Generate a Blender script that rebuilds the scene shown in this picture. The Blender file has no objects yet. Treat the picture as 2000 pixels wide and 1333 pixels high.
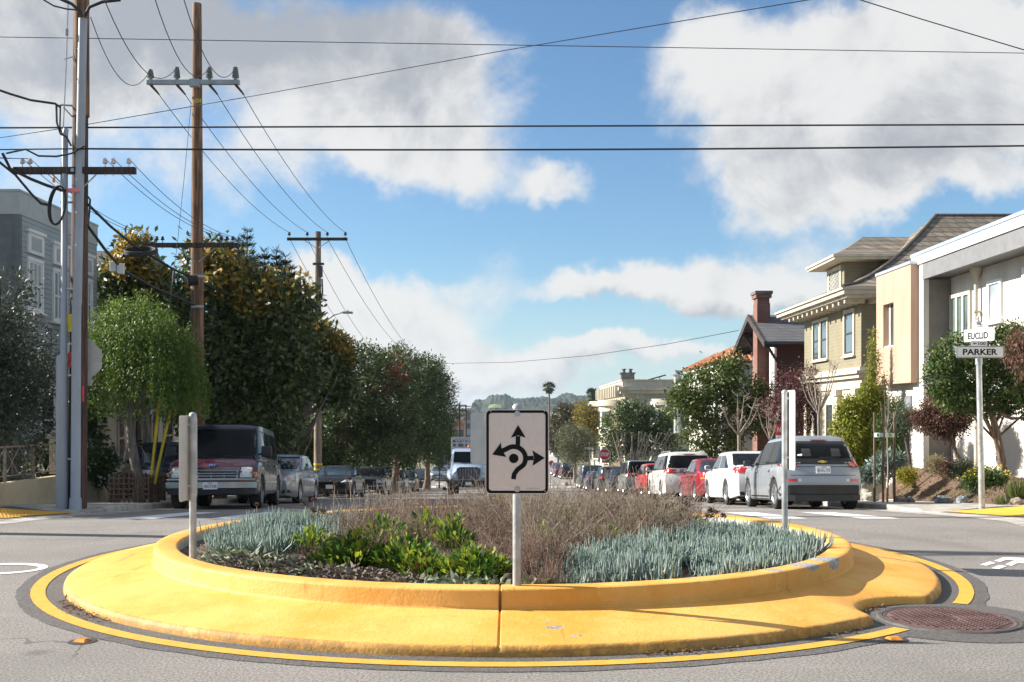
import bpy, bmesh, math, random
import numpy as np
from mathutils import Vector, Matrix, noise as mnoise
from mathutils.bvhtree import BVHTree
R = math.radians
sc = bpy.context.scene
COL = sc.collection
random.seed(7)
rng = np.random.default_rng(7)

# ------------------------------------------------------------------ camera, light, exposure
CAMZ, FPX, HX, HY = 1.55, 2046.0, 1000.0, 810.0
cam = bpy.data.objects.new("camera", bpy.data.cameras.new("camera"))
COL.objects.link(cam)
cam.location = (0, 0, CAMZ)
cam.rotation_euler = (R(90), 0, 0)
cam.data.sensor_width = 36
cam.data.lens = 36 * FPX / 2000
cam.data.shift_y = (HY - 666.5) / 2000
cam.data.clip_end = 9000
sc.camera = cam

SUN_EL, SUN_AZ = R(30), math.atan2(-0.985, 0.17)      # azimuth measured from +Y towards +X
sund = bpy.data.lights.new("sun", 'SUN')
sund.energy = 5.0
sund.angle = R(0.5)
sund.color = (1.0, 0.94, 0.85)
suno = bpy.data.objects.new("sun", sund)
COL.objects.link(suno)
sdir = Vector((math.sin(SUN_AZ) * math.cos(SUN_EL), math.cos(SUN_AZ) * math.cos(SUN_EL), math.sin(SUN_EL)))
suno.rotation_euler = sdir.to_track_quat('Z', 'Y').to_euler()
sc.view_settings.view_transform = 'Standard'
sc.view_settings.look = 'None'
sc.view_settings.gamma = 1
sc.view_settings.exposure = 1.25

def P(px, py, Y):
    "world point seen at that photograph pixel, Y metres away"
    return Vector(((px - HX) / FPX * Y, Y, CAMZ + (HY - py) / FPX * Y))
def PX(px, Y): return (px - HX) / FPX * Y
def PZ(py, Y): return CAMZ + (HY - py) / FPX * Y

# ------------------------------------------------------------------ node helper
class NT:
    def __init__(s, tree):
        s.t = tree
        s.t.nodes.clear()
    def n(s, typ, ins=None, **kw):
        nd = s.t.nodes.new(typ)
        for k, v in kw.items(): setattr(nd, k, v)
        for k, v in (ins or {}).items(): s.put(nd.inputs[k], v)
        return nd
    def put(s, sock, v):
        if isinstance(v, bpy.types.NodeSocket): s.t.links.new(v, sock)
        elif isinstance(v, bpy.types.Node): s.t.links.new(v.outputs[0], sock)
        else:
            if isinstance(v, (tuple, list)) and len(v) == 3 and sock.type == 'RGBA': v = (*v, 1)
            sock.default_value = v
    def math(s, op, a, b=None, c=None, clamp=False):
        nd = s.n('ShaderNodeMath', operation=op, use_clamp=clamp)
        s.put(nd.inputs[0], a)
        if b is not None: s.put(nd.inputs[1], b)
        if c is not None: s.put(nd.inputs[2], c)
        return nd.outputs[0]
    def mix(s, f, a, b, blend='MIX'):
        nd = s.n('ShaderNodeMix', data_type='RGBA', blend_type=blend)
        s.put(nd.inputs['Factor'], f); s.put(nd.inputs[6], a); s.put(nd.inputs[7], b)
        return nd.outputs[2]
    def smooth(s, v, a, b, lo=0., hi=1.):
        nd = s.n('ShaderNodeMapRange', interpolation_type='SMOOTHSTEP')
        for k, x in zip(('Value', 'From Min', 'From Max', 'To Min', 'To Max'), (v, a, b, lo, hi)): s.put(nd.inputs[k], x)
        return nd.outputs[0]
    def noise(s, vec, scale, detail=4., rough=.55, dist=0.):
        nd = s.n('ShaderNodeTexNoise', {'Scale': scale, 'Detail': detail, 'Roughness': rough, 'Distortion': dist})
        s.put(nd.inputs['Vector'], vec)
        return nd.outputs['Fac']
    def ramp(s, fac, stops):
        nd = s.n('ShaderNodeValToRGB')
        e = nd.color_ramp.elements
        while len(e) < len(stops): e.new(.5)
        for k, (p, c) in enumerate(stops):
            e[k].position = p
            e[k].color = (*c, 1) if len(c) == 3 else c
        s.put(nd.inputs[0], fac)
        return nd.outputs[0]

# ------------------------------------------------------------------ sky and clouds
wd = bpy.data.worlds.new("World")
sc.world = wd
wd.use_nodes = True
w = NT(wd.node_tree)
sky = w.n('ShaderNodeTexSky', sky_type='NISHITA', sun_disc=False, sun_elevation=SUN_EL, sun_rotation=SUN_AZ,
          altitude=60, air_density=1.0, dust_density=0.6, ozone_density=2.2)
tc = w.n('ShaderNodeTexCoord').outputs['Generated']
sep = w.n('ShaderNodeSeparateXYZ', {'Vector': tc})
ay = w.math('MAXIMUM', w.math('ABSOLUTE', sep.outputs[1]), .06)
u = w.math('DIVIDE', sep.outputs[0], ay)
v = w.math('DIVIDE', sep.outputs[2], ay)
uv = w.n('ShaderNodeCombineXYZ', {'X': u, 'Y': v}).outputs[0]
warp = w.n('ShaderNodeTexNoise', {'Vector': uv, 'Scale': 3.2, 'Detail': 6, 'Roughness': .62})
wv = w.n('ShaderNodeVectorMath', {0: warp.outputs['Color'], 1: (.5, .5, .5)}, operation='SUBTRACT').outputs[0]
wv = w.n('ShaderNodeVectorMath', {0: wv, 3: .22}, operation='SCALE').outputs[0]
uvw = w.n('ShaderNodeVectorMath', {0: uv, 1: wv}, operation='ADD').outputs[0]
def blob(px, py, rx, ry, amp):
    mp = w.n('ShaderNodeMapping', {'Vector': uvw, 'Location': (-(px - HX) / rx, -(HY - py) / ry, 0), 'Scale': (FPX / rx, FPX / ry, 1)})
    ln = w.n('ShaderNodeVectorMath', {0: mp.outputs[0]}, operation='LENGTH').outputs['Value']
    return w.math('MULTIPLY', w.smooth(ln, 0., 1.25, 1., 0.), amp)
def field(bl):
    acc = None
    for b in bl:
        o = blob(*b)
        acc = o if acc is None else w.math('ADD', acc, o)
    return acc
dens = field([(330, 120, 560, 190, 1.0), (800, 200, 310, 200, .9), (560, 330, 260, 110, .55), (100, 330, 240, 90, .4), (60, 90, 360, 190, .7), (850, 330, 230, 80, .5),
              (1640, 200, 380, 230, 1.0), (1900, 150, 420, 250, 1.0), (1500, 330, 290, 120, .7), (1380, 110, 140, 130, .5), (1850, 380, 300, 70, .6),
              (1420, 515, 240, 90, 1.05), (1250, 552, 230, 62, .85), (1570, 555, 150, 50, .6), (1120, 560, 120, 40, .5), (1090, 365, 105, 55, .75), (940, 540, 170, 55, .42), (760, 590, 220, 75, .62), (690, 640, 240, 110, .8),
              (850, 680, 220, 80, .8), (1060, 692, 300, 42, .75), (1300, 695, 300, 36, .6), (1000, 735, 500, 30, .5), (620, 560, 120, 90, .5), (1620, 470, 120, 70, .35), (930, 480, 120, 50, .3)])
fb = w.noise(uv, 7.0, 9., .62, .3)
fb2 = w.noise(uv, 26.0, 6., .6)
uvs = w.n('ShaderNodeVectorMath', {0: uv, 1: (-.022, .014, 0)}, operation='ADD').outputs[0]
fbs = w.noise(uvs, 7.0, 9., .62, .3)
ovh_fill = w.smooth(v, .55, 1.1, 0., .5)  # extra cloud overhead, out of view, added to neutralise the fill light
dens = w.math('ADD', dens, ovh_fill)
d2 = w.math('ADD', dens, w.math('MULTIPLY', w.math('SUBTRACT', fb, .5), 1.35))
d2 = w.math('ADD', d2, w.math('MULTIPLY', w.math('SUBTRACT', fb2, .5), .5))
mask = w.smooth(d2, .16, .80)
grey = field([(330, 90, 620, 200, 1.15), (820, 210, 250, 140, .55), (640, 50, 420, 120, .5), (1640, 330, 420, 80, .65), (1900, 230, 320, 150, .6), (1500, 250, 200, 90, .3), (1400, 590, 330, 36, .75), (1100, 722, 520, 26, .45),
              (780, 650, 220, 40, .25), (1150, 600, 200, 30, .25)])
gm = w.math('ADD', grey, w.math('MULTIPLY', w.math('SUBTRACT', fb, .5), -.75))
gm = w.math('ADD', gm, w.math('MULTIPLY', w.math('SUBTRACT', fbs, fb), 1.9))
gm = w.math('MULTIPLY', w.smooth(gm, .0, 1.15), .95)
cloud = w.mix(gm, (.97, .965, .955), (.47, .50, .55))
skyc = w.mix(1.0, sky.outputs[0], (.048, .0605, .067), 'MULTIPLY')
haze = w.smooth(v, 0., .16, .5, 0.)
skyc = w.mix(haze, skyc, (.29, .345, .375))
EXPC = 0.375
cloud = w.mix(1.0, cloud, (EXPC, EXPC, EXPC), 'MULTIPLY')
fin = w.mix(w.math('MULTIPLY', mask, .96), skyc, cloud)
bg = w.n('ShaderNodeBackground', {'Color': fin, 'Strength': 1.0})
w.n('ShaderNodeOutputWorld', {'Surface': bg})

# ------------------------------------------------------------------ materials
MATS = {}
def newmat(name):
    m = bpy.data.materials.new(name)
    m.use_nodes = True
    MATS[name] = m
    return m, NT(m.node_tree)
def finish(t, bsdf):
    t.n('ShaderNodeOutputMaterial', {'Surface': bsdf})
ALB = .82
def M(name, c, rough=.6, metal=0., var=.14, sca=4., bump=0., bsc=50., coat=0., c2=None, lo=.35, hi=.65, spec=.5, rvar=.0, alpha=1., zstretch=1.):
    "procedural surface: colour broken up by noise, noise bump"
    m, t = newmat(name)
    o = t.n('ShaderNodeTexCoord').outputs['Object']
    vv = o
    if zstretch != 1.: vv = t.n('ShaderNodeMapping', {'Vector': o, 'Scale': (1, 1, zstretch)}).outputs[0]
    f = t.noise(vv, sca, 6., .6)
    a = tuple(max(0, x * (1 - var)) for x in c); b = tuple(min(1, x * (1 + var)) for x in c)
    if c2 is not None: a, b = c, c2
    if metal < .5: a = tuple(x * ALB for x in a); b = tuple(x * ALB for x in b)
    cc = t.mix(t.smooth(f, lo, hi), a, b)
    p = t.n('ShaderNodeBsdfPrincipled', {'Base Color': cc, 'Roughness': rough, 'Metallic': metal, 'Specular IOR Level': spec, 'Coat Weight': coat, 'Coat Roughness': .04, 'Alpha': alpha})
    if rvar: t.put(p.inputs['Roughness'], t.smooth(f, .2, .8, max(0, rough - rvar), rough + rvar))
    if bump:
        bf = t.noise(o, bsc, 5., .6)
        bn = t.n('ShaderNodeBump', {'Height': bf, 'Strength': min(1, bump), 'Distance': .02})
        t.put(p.inputs['Normal'], bn)
    finish(t, p)
    return m
def leafM(name, cols, trans=.3, rough=.5):
    m, t = newmat(name)
    at = t.n('ShaderNodeAttribute', attribute_name='rnd')
    cc = t.ramp(at.outputs['Fac'], [(k / max(1, len(cols) - 1), tuple(x * ALB for x in c)) for k, c in enumerate(cols)])
    p = t.n('ShaderNodeBsdfPrincipled', {'Base Color': cc, 'Roughness': rough, 'Specular IOR Level': .35})
    tr = t.n('ShaderNodeBsdfTranslucent', {'Color': cc})
    mx = t.n('ShaderNodeMixShader', {'Fac': trans})
    t.put(mx.inputs[1], p.outputs[0]); t.put(mx.inputs[2], tr.outputs[0])
    finish(t, mx)
    return m
def lines_mat(name, c, step, depth=.35, axis=2, rough=.7, var=.08, sharp=.14):
    "horizontal board siding: a thin dark drip edge at each board, boards tilted by bump"
    m, t = newmat(name)
    o = t.n('ShaderNodeTexCoord').outputs['Object']
    s = t.n('ShaderNodeSeparateXYZ', {'Vector': o})
    fr = t.math('FRACT', t.math('DIVIDE', s.outputs[axis], step))
    f = t.noise(o, 2.5, 6, .6); c = tuple(x * ALB for x in c)
    cc = t.mix(t.smooth(f, .3, .7), tuple(x * (1 - var) for x in c), tuple(min(1, x * (1 + var)) for x in c))
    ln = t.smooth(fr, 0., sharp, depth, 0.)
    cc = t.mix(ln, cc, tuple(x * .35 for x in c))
    bn = t.n('ShaderNodeBump', {'Height': t.math('SUBTRACT', 1.0, fr), 'Strength': .5, 'Distance': .02})
    p = t.n('ShaderNodeBsdfPrincipled', {'Base Color': cc, 'Roughness': rough, 'Normal': bn})
    finish(t, p)
    return m
def brick_mat(name, c1, c2, mortar, bw, bh, comb='xy', ms=.012, rough=.85, bump=.4, offs=.5, zs=1.):
    m, t = newmat(name)
    o = t.n('ShaderNodeTexCoord').outputs['Object']
    s = t.n('ShaderNodeSeparateXYZ', {'Vector': o})
    x = {'xy': t.math('ADD', s.outputs[0], s.outputs[1]), 'x': s.outputs[0], 'y': s.outputs[1]}[comb]
    vv = t.n('ShaderNodeCombineXYZ', {'X': x, 'Y': t.math('MULTIPLY', s.outputs[2], zs)})
    br = t.n('ShaderNodeTexBrick', {'Vector': vv, 'Color1': (*c1, 1), 'Color2': (*c2, 1), 'Mortar': (*mortar, 1), 'Scale': 1., 'Mortar Size': ms, 'Brick Width': bw, 'Row Height': bh, 'Bias': 0.}, offset=offs)
    f = t.noise(o, 1.3, 6, .65)
    cc = t.mix(t.smooth(f, .3, .7, .0, .45), br.outputs['Color'], tuple(x * .55 for x in c1))
    bn = t.n('ShaderNodeBump', {'Height': t.math('SUBTRACT', 1.0, br.outputs['Fac']), 'Strength': bump, 'Distance': .02})
    p = t.n('ShaderNodeBsdfPrincipled', {'Base Color': cc, 'Roughness': rough, 'Normal': bn})
    finish(t, p)
    return m

# ------------------------------------------------------------------ mesh helpers
def setmat(o, mats):
    for m in (mats if isinstance(mats, (list, tuple)) else [mats]):
        o.data.materials.append(MATS[m] if isinstance(m, str) else m)
def pinv(o, parent):
    if parent is not None:
        o.parent = parent
        if parent.type == 'EMPTY' and parent.get('wc'):
            o.matrix_parent_inverse = (Matrix.Translation(parent.location) @ parent.rotation_euler.to_matrix().to_4x4()).inverted()
class MB:
    def __init__(s): s.v = []; s.f = []; s.m = []; s.mi = 0
    def add(s, vs, fs):
        b = len(s.v)
        s.v += [tuple(x) for x in vs]
        s.f += [tuple(i + b for i in f) for f in fs]
        s.m += [s.mi] * len(fs)
        return s
    def box(s, c, d, rz=0., mat=None, bev=0.):
        x, y, z = (k / 2 for k in d)
        if bev > 0:
            bm = bmesh.new()
            bmesh.ops.create_cube(bm, size=1)
            for q in bm.verts: q.co = Vector((q.co.x * d[0], q.co.y * d[1], q.co.z * d[2]))
            bmesh.ops.bevel(bm, geom=bm.edges[:], offset=min(bev, .45 * min(d)), segments=2, affect='EDGES', profile=.5)
            vs = [q.co.copy() for q in bm.verts]
            bm.verts.index_update()
            fs = [[q.index for q in f.verts] for f in bm.faces]
            bm.free()
        else:
            vs = [Vector(k) for k in ((-x, -y, -z), (x, -y, -z), (x, y, -z), (-x, y, -z), (-x, -y, z), (x, -y, z), (x, y, z), (-x, y, z))]
            fs = [(0, 3, 2, 1), (4, 5, 6, 7), (0, 1, 5, 4), (1, 2, 6, 5), (2, 3, 7, 6), (3, 0, 4, 7)]
        mt = Matrix.Translation(Vector(c)) @ (mat.to_4x4() if mat is not None else Matrix.Rotation(rz, 4, 'Z'))
        return s.add([mt @ q for q in vs], fs)
    def b2(s, x0, x1, y0, y1, z0, z1, bev=0.):
        return s.box(((x0 + x1) / 2, (y0 + y1) / 2, (z0 + z1) / 2), (abs(x1 - x0), abs(y1 - y0), abs(z1 - z0)), bev=bev)
    def tube(s, pts, rad, n=8, cap=True):
        pts = [Vector(p) for p in pts]
        rad = rad if isinstance(rad, (list, tuple)) else [rad] * len(pts)
        vs = []; fs = []
        up = None
        for i, p in enumerate(pts):
            d = (pts[min(i + 1, len(pts) - 1)] - pts[max(i - 1, 0)])
            d = d.normalized() if d.length > 1e-9 else Vector((0, 0, 1))
            if up is None: up = d.orthogonal().normalized()
            up = (up - d * up.dot(d))
            up = up.normalized() if up.length > 1e-6 else d.orthogonal().normalized()
            sd = d.cross(up)
            for k in range(n):
                a = 2 * math.pi * k / n
                vs.append(p + (up * math.cos(a) + sd * math.sin(a)) * rad[i])
        for i in range(len(pts) - 1):
            for k in range(n):
                fs.append((i * n + k, i * n + (k + 1) % n, (i + 1) * n + (k + 1) % n, (i + 1) * n + k))
        if cap:
            fs.append(tuple(range(n - 1, -1, -1)))
            fs.append(tuple((len(pts) - 1) * n + k for k in range(n)))
        return s.add(vs, fs)
    def lathe(s, prof, n=24, org=(0, 0, 0), axis='Z'):
        vs = []; fs = []
        for r, z in prof:
            for k in range(n):
                a = 2 * math.pi * k / n
                q = (r * math.cos(a), r * math.sin(a), z)
                if axis == 'X': q = (q[2], q[0], q[1])
                if axis == 'Y': q = (q[0], q[2], q[1])
                vs.append((q[0] + org[0], q[1] + org[1], q[2] + org[2]))
        for i in range(len(prof) - 1):
            for k in range(n):
                f = (i * n + k, i * n + (k + 1) % n, (i + 1) * n + (k + 1) % n, (i + 1) * n + k)
                fs.append(f)
        return s.add(vs, fs)
    def prism(s, poly, a, b, axis='Z', closed=True):
        "extrude a 2-D polygon between a and b along axis (x,y | y,z | x,z)"
        def q(p, t): return (p[0], p[1], t) if axis == 'Z' else ((t, p[0], p[1]) if axis == 'X' else (p[0], t, p[1]))
        n = len(poly)
        vs = [q(p, a) for p in poly] + [q(p, b) for p in poly]
        fs = [tuple(range(n - 1, -1, -1)), tuple(range(n, 2 * n))] + [(k, (k + 1) % n, n + (k + 1) % n, n + k) for k in range(n)]
        return s.add(vs, fs)
    def quad(s, *p): return s.add(p, [tuple(range(len(p)))])
    def grid(s, rows):
        n = len(rows[0]); vs = [p for r in rows for p in r]
        return s.add(vs, [(i * n + k, i * n + k + 1, (i + 1) * n + k + 1, (i + 1) * n + k) for i in range(len(rows) - 1) for k in range(n - 1)])
    def build(s, name, mats, parent=None, smooth=0., fix=True):
        me = bpy.data.meshes.new(name)
        me.from_pydata(s.v, [], s.f)
        if any(s.m): me.polygons.foreach_set('material_index', s.m)
        if fix:
            bm = bmesh.new(); bm.from_mesh(me)
            bmesh.ops.recalc_face_normals(bm, faces=bm.faces[:])
            bm.to_mesh(me); bm.free()
        if smooth:
            me.polygons.foreach_set('use_smooth', [True] * len(me.polygons))
            me.set_sharp_from_angle(angle=R(smooth))
        me.update()
        o = bpy.data.objects.new(name, me)
        COL.objects.link(o)
        setmat(o, mats)
        pinv(o, parent)
        return o
def tag(o, label, cat, group=None):
    o['label'] = label; o['category'] = cat
    if group: o['group'] = group
    return o
def thing(name, label, cat, loc=(0, 0, 0), rz=0., group=None, wc=True):
    "an Empty at the thing's base; wc: its parts are given in world coordinates"
    o = bpy.data.objects.new(name, None)
    COL.objects.link(o)
    o.location = loc; o.rotation_euler = (0, 0, rz)
    o.empty_display_size = .2
    if wc: o['wc'] = 1
    return tag(o, label, cat, group)
def struct(o, kind='structure'):
    o['kind'] = kind
    return o
def copy_tree(o, parent=None):
    c = o.copy(); COL.objects.link(c)
    if parent is not None: c.parent = parent
    for ch in list(o.children): copy_tree(ch, c)
    return c
def np_mesh(name, V, F, mat, parent=None, rnd=None, smooth=False):
    V = np.asarray(V, np.float32).reshape(-1, 3); F = np.asarray(F, np.int32); k = F.shape[1]
    me = bpy.data.meshes.new(name)
    me.vertices.add(len(V)); me.vertices.foreach_set('co', V.ravel())
    me.loops.add(F.size); me.loops.foreach_set('vertex_index', F.ravel())
    me.polygons.add(len(F)); me.polygons.foreach_set('loop_start', np.arange(0, F.size, k, dtype=np.int32))
    if smooth: me.polygons.foreach_set('use_smooth', np.ones(len(F), bool))
    if rnd is not None:
        at = me.attributes.new('rnd', 'FLOAT', 'FACE'); at.data.foreach_set('value', np.asarray(rnd, np.float32))
    me.update(calc_edges=True); me.validate()
    o = bpy.data.objects.new(name, me); COL.objects.link(o); setmat(o, mat); pinv(o, parent)
    return o
def unit(a): return a / np.maximum(np.linalg.norm(a, axis=-1, keepdims=True), 1e-9)
def leaf_quads(p, d, nrm, L, W, fold=.25):
    "one folded diamond per leaf: base p, axis d, face normal nrm"
    d = unit(d); s = unit(np.cross(d, nrm)); nn = np.cross(s, d)
    L = np.broadcast_to(np.asarray(L, float), (len(p),))[:, None]; W = np.broadcast_to(np.asarray(W, float), (len(p),))[:, None]
    mid = p + d * L * .5 + nn * L * fold * .3
    V = np.stack([p, mid + s * W / 2, p + d * L - nn * L * fold * .2, mid - s * W / 2], 1)
    F = np.arange(len(p) * 4).reshape(-1, 4)
    return V.reshape(-1, 3), F
def sticks(p0, p1, r0, r1, sides=3):
    "tapered straight sticks from p0 to p1"
    d = unit(p1 - p0); a = unit(np.cross(d, np.where(np.abs(d[:, 2:3]) < .9, [[0, 0, 1.]], [[1., 0, 0]]))); b = np.cross(d, a)
    r0 = np.broadcast_to(np.asarray(r0, float), (len(p0),))[:, None]; r1 = np.broadcast_to(np.asarray(r1, float), (len(p0),))[:, None]
    rings = []
    for q, r in ((p0, r0), (p1, r1)):
        for k in range(sides):
            t = 2 * math.pi * k / sides
            rings.append(q + (a * math.cos(t) + b * math.sin(t)) * r)
    V = np.stack(rings, 1); n = len(p0); base = np.arange(n)[:, None] * (2 * sides)
    F = np.concatenate([np.stack([base[:, 0] + k, base[:, 0] + (k + 1) % sides, base[:, 0] + sides + (k + 1) % sides, base[:, 0] + sides + k], 1) for k in range(sides)])
    return V.reshape(-1, 3), F
def text(s, name, mat, parent, mtx, width=None, height=None, ext=.0015, bold=0.):
    "lettering as a mesh, centred on the matrix' origin, reading along its X, up its Y"
    cu = bpy.data.curves.new(name, 'FONT')
    cu.body = s; cu.align_x = 'CENTER'; cu.align_y = 'CENTER'; cu.size = 1; cu.extrude = 0.; cu.offset = bold; cu.resolution_u = 3
    to = bpy.data.objects.new(name + "_font", cu); COL.objects.link(to)
    bpy.context.view_layer.update()
    me = bpy.data.meshes.new_from_object(to.evaluated_get(bpy.context.evaluated_depsgraph_get()))
    bpy.data.objects.remove(to); bpy.data.curves.remove(cu)
    xs = [q.co.x for q in me.vertices]; ys = [q.co.y for q in me.vertices]
    w0, h0 = max(xs) - min(xs), max(ys) - min(ys); cx, cy = (max(xs) + min(xs)) / 2, (max(ys) + min(ys)) / 2
    sx = width / w0 if width else height / h0; sy = height / h0 if height else sx
    for q in me.vertices: q.co = mtx @ Vector(((q.co.x - cx) * sx, (q.co.y - cy) * sy, ext))
    me.name = name; me.materials.clear()
    o = bpy.data.objects.new(name, me); COL.objects.link(o); setmat(o, mat); pinv(o, parent)
    return o
def frame(o, x, y):
    "4x4 with origin o, X axis x, Y axis y"
    x = Vector(x).normalized(); y = Vector(y).normalized(); z = x.cross(y)
    m = Matrix((x, y, z)).transposed().to_4x4(); m.translation = Vector(o)
    return m
def G(y):
    "height of the road: level at the crossing, then running downhill"
    if y <= 12: return 0.
    if y <= 18: return -.067 * (y - 12) ** 2 / 12
    if y <= 60: return -.201 - .067 * (y - 18)
    if y <= 100:
        t = (y - 60); return -3.015 - .067 * t + .0004625 * t * t
    if y <= 220: return -4.955 - .03 * (y - 100)
    return -8.555
# ------------------------------------------------------------------ ground, road, pavements
def asphalt(name, c, spk=.5, scale=1.):
    m, t = newmat(name)
    o = t.n('ShaderNodeTexCoord').outputs['Object']
    f1 = t.noise(o, 55 * scale, 3., .7); f2 = t.noise(o, 160 * scale, 2., .6); f3 = t.noise(o, .55, 6., .6); f4 = t.noise(t.n('ShaderNodeMapping', {'Vector': o, 'Scale': (.12, 1.4, 1)}).outputs[0], 1.2, 5., .6)
    cc = t.mix(t.smooth(f1, .36, .64), tuple(x * .55 for x in c), tuple(x * 1.35 for x in c))
    cc = t.mix(t.smooth(f2, .60, .72, 0., spk), cc, tuple(min(1, x * 2.4) for x in c))
    cc = t.mix(t.smooth(f2, .40, .28, 0., .75), cc, tuple(x * .25 for x in c))
    cc = t.mix(t.smooth(f3, .42, .70, 0., .45), cc, tuple(x * .62 for x in c))
    cc = t.mix(t.smooth(f4, .52, .75, 0., .35), cc, tuple(x * 1.4 for x in c))
    # oil drips, and the tyre-polished lane round the island
    vs = t.n('ShaderNodeTexVoronoi', {'Vector': o, 'Scale': 1.1, 'Randomness': 1.}); rs = t.noise(o, .4, 2.)
    cc = t.mix(t.math('MULTIPLY', t.smooth(t.math('ADD', vs.outputs['Distance'], t.math('MULTIPLY', f1, .05)), .05, .16, .5, 0.), t.smooth(rs, .5, .56)), cc, tuple(x * .3 for x in c))
    rd = t.n('ShaderNodeVectorMath', {0: t.n('ShaderNodeVectorMath', {0: o, 1: (-.085, 10.87, 0)}, operation='SUBTRACT').outputs[0]}, operation='LENGTH').outputs['Value']
    tr = t.math('ADD', t.smooth(t.math('ABSOLUTE', t.math('SUBTRACT', rd, 5.6)), .0, .35, .3, 0.), t.smooth(t.math('ABSOLUTE', t.math('SUBTRACT', rd, 7.2)), .0, .35, .3, 0.))
    cc = t.mix(t.math('MULTIPLY', tr, t.smooth(f3, .35, .6)), cc, tuple(x * .55 for x in c))
    # cracks: the borders of stretched cells
    vo = t.n('ShaderNodeTexVoronoi', {'Vector': t.n('ShaderNodeVectorMath', {0: o, 1: t.n('ShaderNodeVectorMath', {0: t.n('ShaderNodeTexNoise', {'Vector': o, 'Scale': 1.5, 'Detail': 4}).outputs['Color'], 3: .8}, operation='SCALE').outputs[0]}, operation='ADD').outputs[0], 'Scale': .32}, feature='DISTANCE_TO_EDGE')
    ck = t.math('MULTIPLY', t.smooth(vo.outputs['Distance'], .0015, .005, .6, 0.), t.smooth(t.noise(o, .35, 2.), .56, .62))
    cc = t.mix(ck, cc, tuple(x * .2 for x in c))
    h = t.math('ADD', f1, t.math('MULTIPLY', f2, .6))
    bn = t.n('ShaderNodeBump', {'Height': h, 'Strength': .55, 'Distance': .012})
    p = t.n('ShaderNodeBsdfPrincipled', {'Base Color': cc, 'Roughness': .82, 'Normal': bn, 'Specular IOR Level': .35})
    finish(t, p)
    return m
asphalt('asphalt', (.232, .214, .197))
asphalt('asphalt_patch', (.115, .106, .10), .35)
asphalt('concrete_ramp', (.10, .098, .097), .3)
M('concrete', (.42, .39, .35), .85, var=.22, sca=3., bump=.25, bsc=80)
M('curb_concrete', (.40, .38, .34), .85, var=.3, sca=2.2, bump=.3, bsc=60)
M('moss_curb', (.20, .19, .12), .9, c2=(.36, .33, .27), sca=3)
M('white_paint', (.66, .66, .64), .7, c2=(.80, .80, .79), sca=5., lo=.2, hi=.5, bump=.2, bsc=90)
M('yellow_pad', (.70, .46, .05), .7, c2=(.78, .50, .04), sca=3., bump=.5, bsc=60)
M('orange_pad', (.72, .40, .04), .7, c2=(.66, .34, .04), sca=3., bump=.5, bsc=60)
M('soil', (.10, .065, .04), .95, c2=(.20, .13, .085), sca=22., bump=.8, bsc=45)
M('bark_mulch', (.075, .045, .032), .95, c2=(.20, .125, .08), sca=18., bump=.9, bsc=35)
M('dirt', (.22, .18, .12), .95, c2=(.14, .15, .07), sca=1.2, bump=.5, bsc=14)
M('far_land', (.14, .16, .12), .95, c2=(.28, .26, .23), sca=.03)

LW, RW = -7.9, 8.0
def half(y, side):
    base = RW if side > 0 else -LW
    if y >= 15.5: return base + (.022 * min(41, max(0, y - 20)) if side < 0 else 0)
    return base + 3 - math.sqrt(max(0, 9 - (15.5 - y) ** 2))
ylist = [12.5, 12.6, 12.8, 13.2, 13.8, 14.5, 15, 15.5, 16, 16.5, 17, 17.5, 18, 19, 20, 20.7, 21.3, 22.5, 24, 26, 30, 35, 40, 50, 60, 65, 70, 75, 80, 85, 90, 95, 100, 130, 160, 220, 300, 420]
mb = MB()
mb.grid([[(-70, -25, 0), (70, -25, 0)], [(-70, 12.0, 0), (70, 12.0, 0)], [(-70, 12.5, G(12.5)), (70, 12.5, G(12.5))]])
mb.grid([[(-half(y, -1), y, G(y)), (half(y, 1), y, G(y))] for y in ylist])
struct(mb.build('road', 'asphalt'))
# the ground sheet, out to the horizon
mb = MB()
gy = [-400, -25, 11.9] + [y for y in ylist] + [700, 1500, 4500]
def gz(y): return G(y) - .03
mb.grid([[(x, y, gz(y) - (0 if y > 12.6 else .05)) for x in (-3500, -300, -40, 0, 40, 300, 3500)] for y in gy])
mb.mi = 0
struct(mb.build('ground', 'dirt'))
# pavements and kerbs
KH = .13
def hc(y, side):
    if side > 0: return KH if y > 21.6 else (.015 if y < 20.6 and y > 14.6 else (KH if y < 14 else .07))
    return KH if (y > 20.2 or y < 14.6) else (.015 if y < 19.4 and y > 15.3 else .07)
for side in (1, -1):
    outer = 10.4 if side > 0 else 10.4
    rows = []; krow = []
    for y in ylist[:-1]:
        h = half(y, side); o_ = 70 if y < 14.9 else outer
        k = hc(y, side); g = G(y)
        a, b = h + .16, max(h + 1.7, min(o_ - .2, h + 1.7))
        b = min(b, o_ - .1) if o_ > a + .2 else a + .1
        rows.append([(side * a, y, g + k), (side * b, y, g + KH), (side * max(o_, b + .1), y, g + KH)])
        krow.append([(side * h, y, g - .02), (side * h, y, g + k - .02), (side * (h + .02), y, g + k), (side * (h + .16), y, g + k + .001)])
    mb = MB(); mb.grid(rows)
    # the front edge along the crossing street
    struct(mb.build('pavement', 'concrete'))
    mb = MB(); mb.grid(krow)
    h0 = half(12.5, side)
    mb.b2(side * h0, side * 70, 12.46, 12.62, -.02, G(12.5) + KH + .002)
    struct(mb.build('kerb', 'curb_concrete'))
    # ramp at the corner and its yellow pad
    mb = MB()
    mb.grid([[(side * (abs(RW if side > 0 else LW) + .2), y, G(y) + .021), (side * (abs(RW if side > 0 else LW) + 1.68), y, G(y) + KH + .006)] for y in (15.4, 16.2, 17, 18, 19, 20.0 if side < 0 else 20.5)])
    struct(mb.build('kerb_ramp', 'concrete_ramp'))
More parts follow.
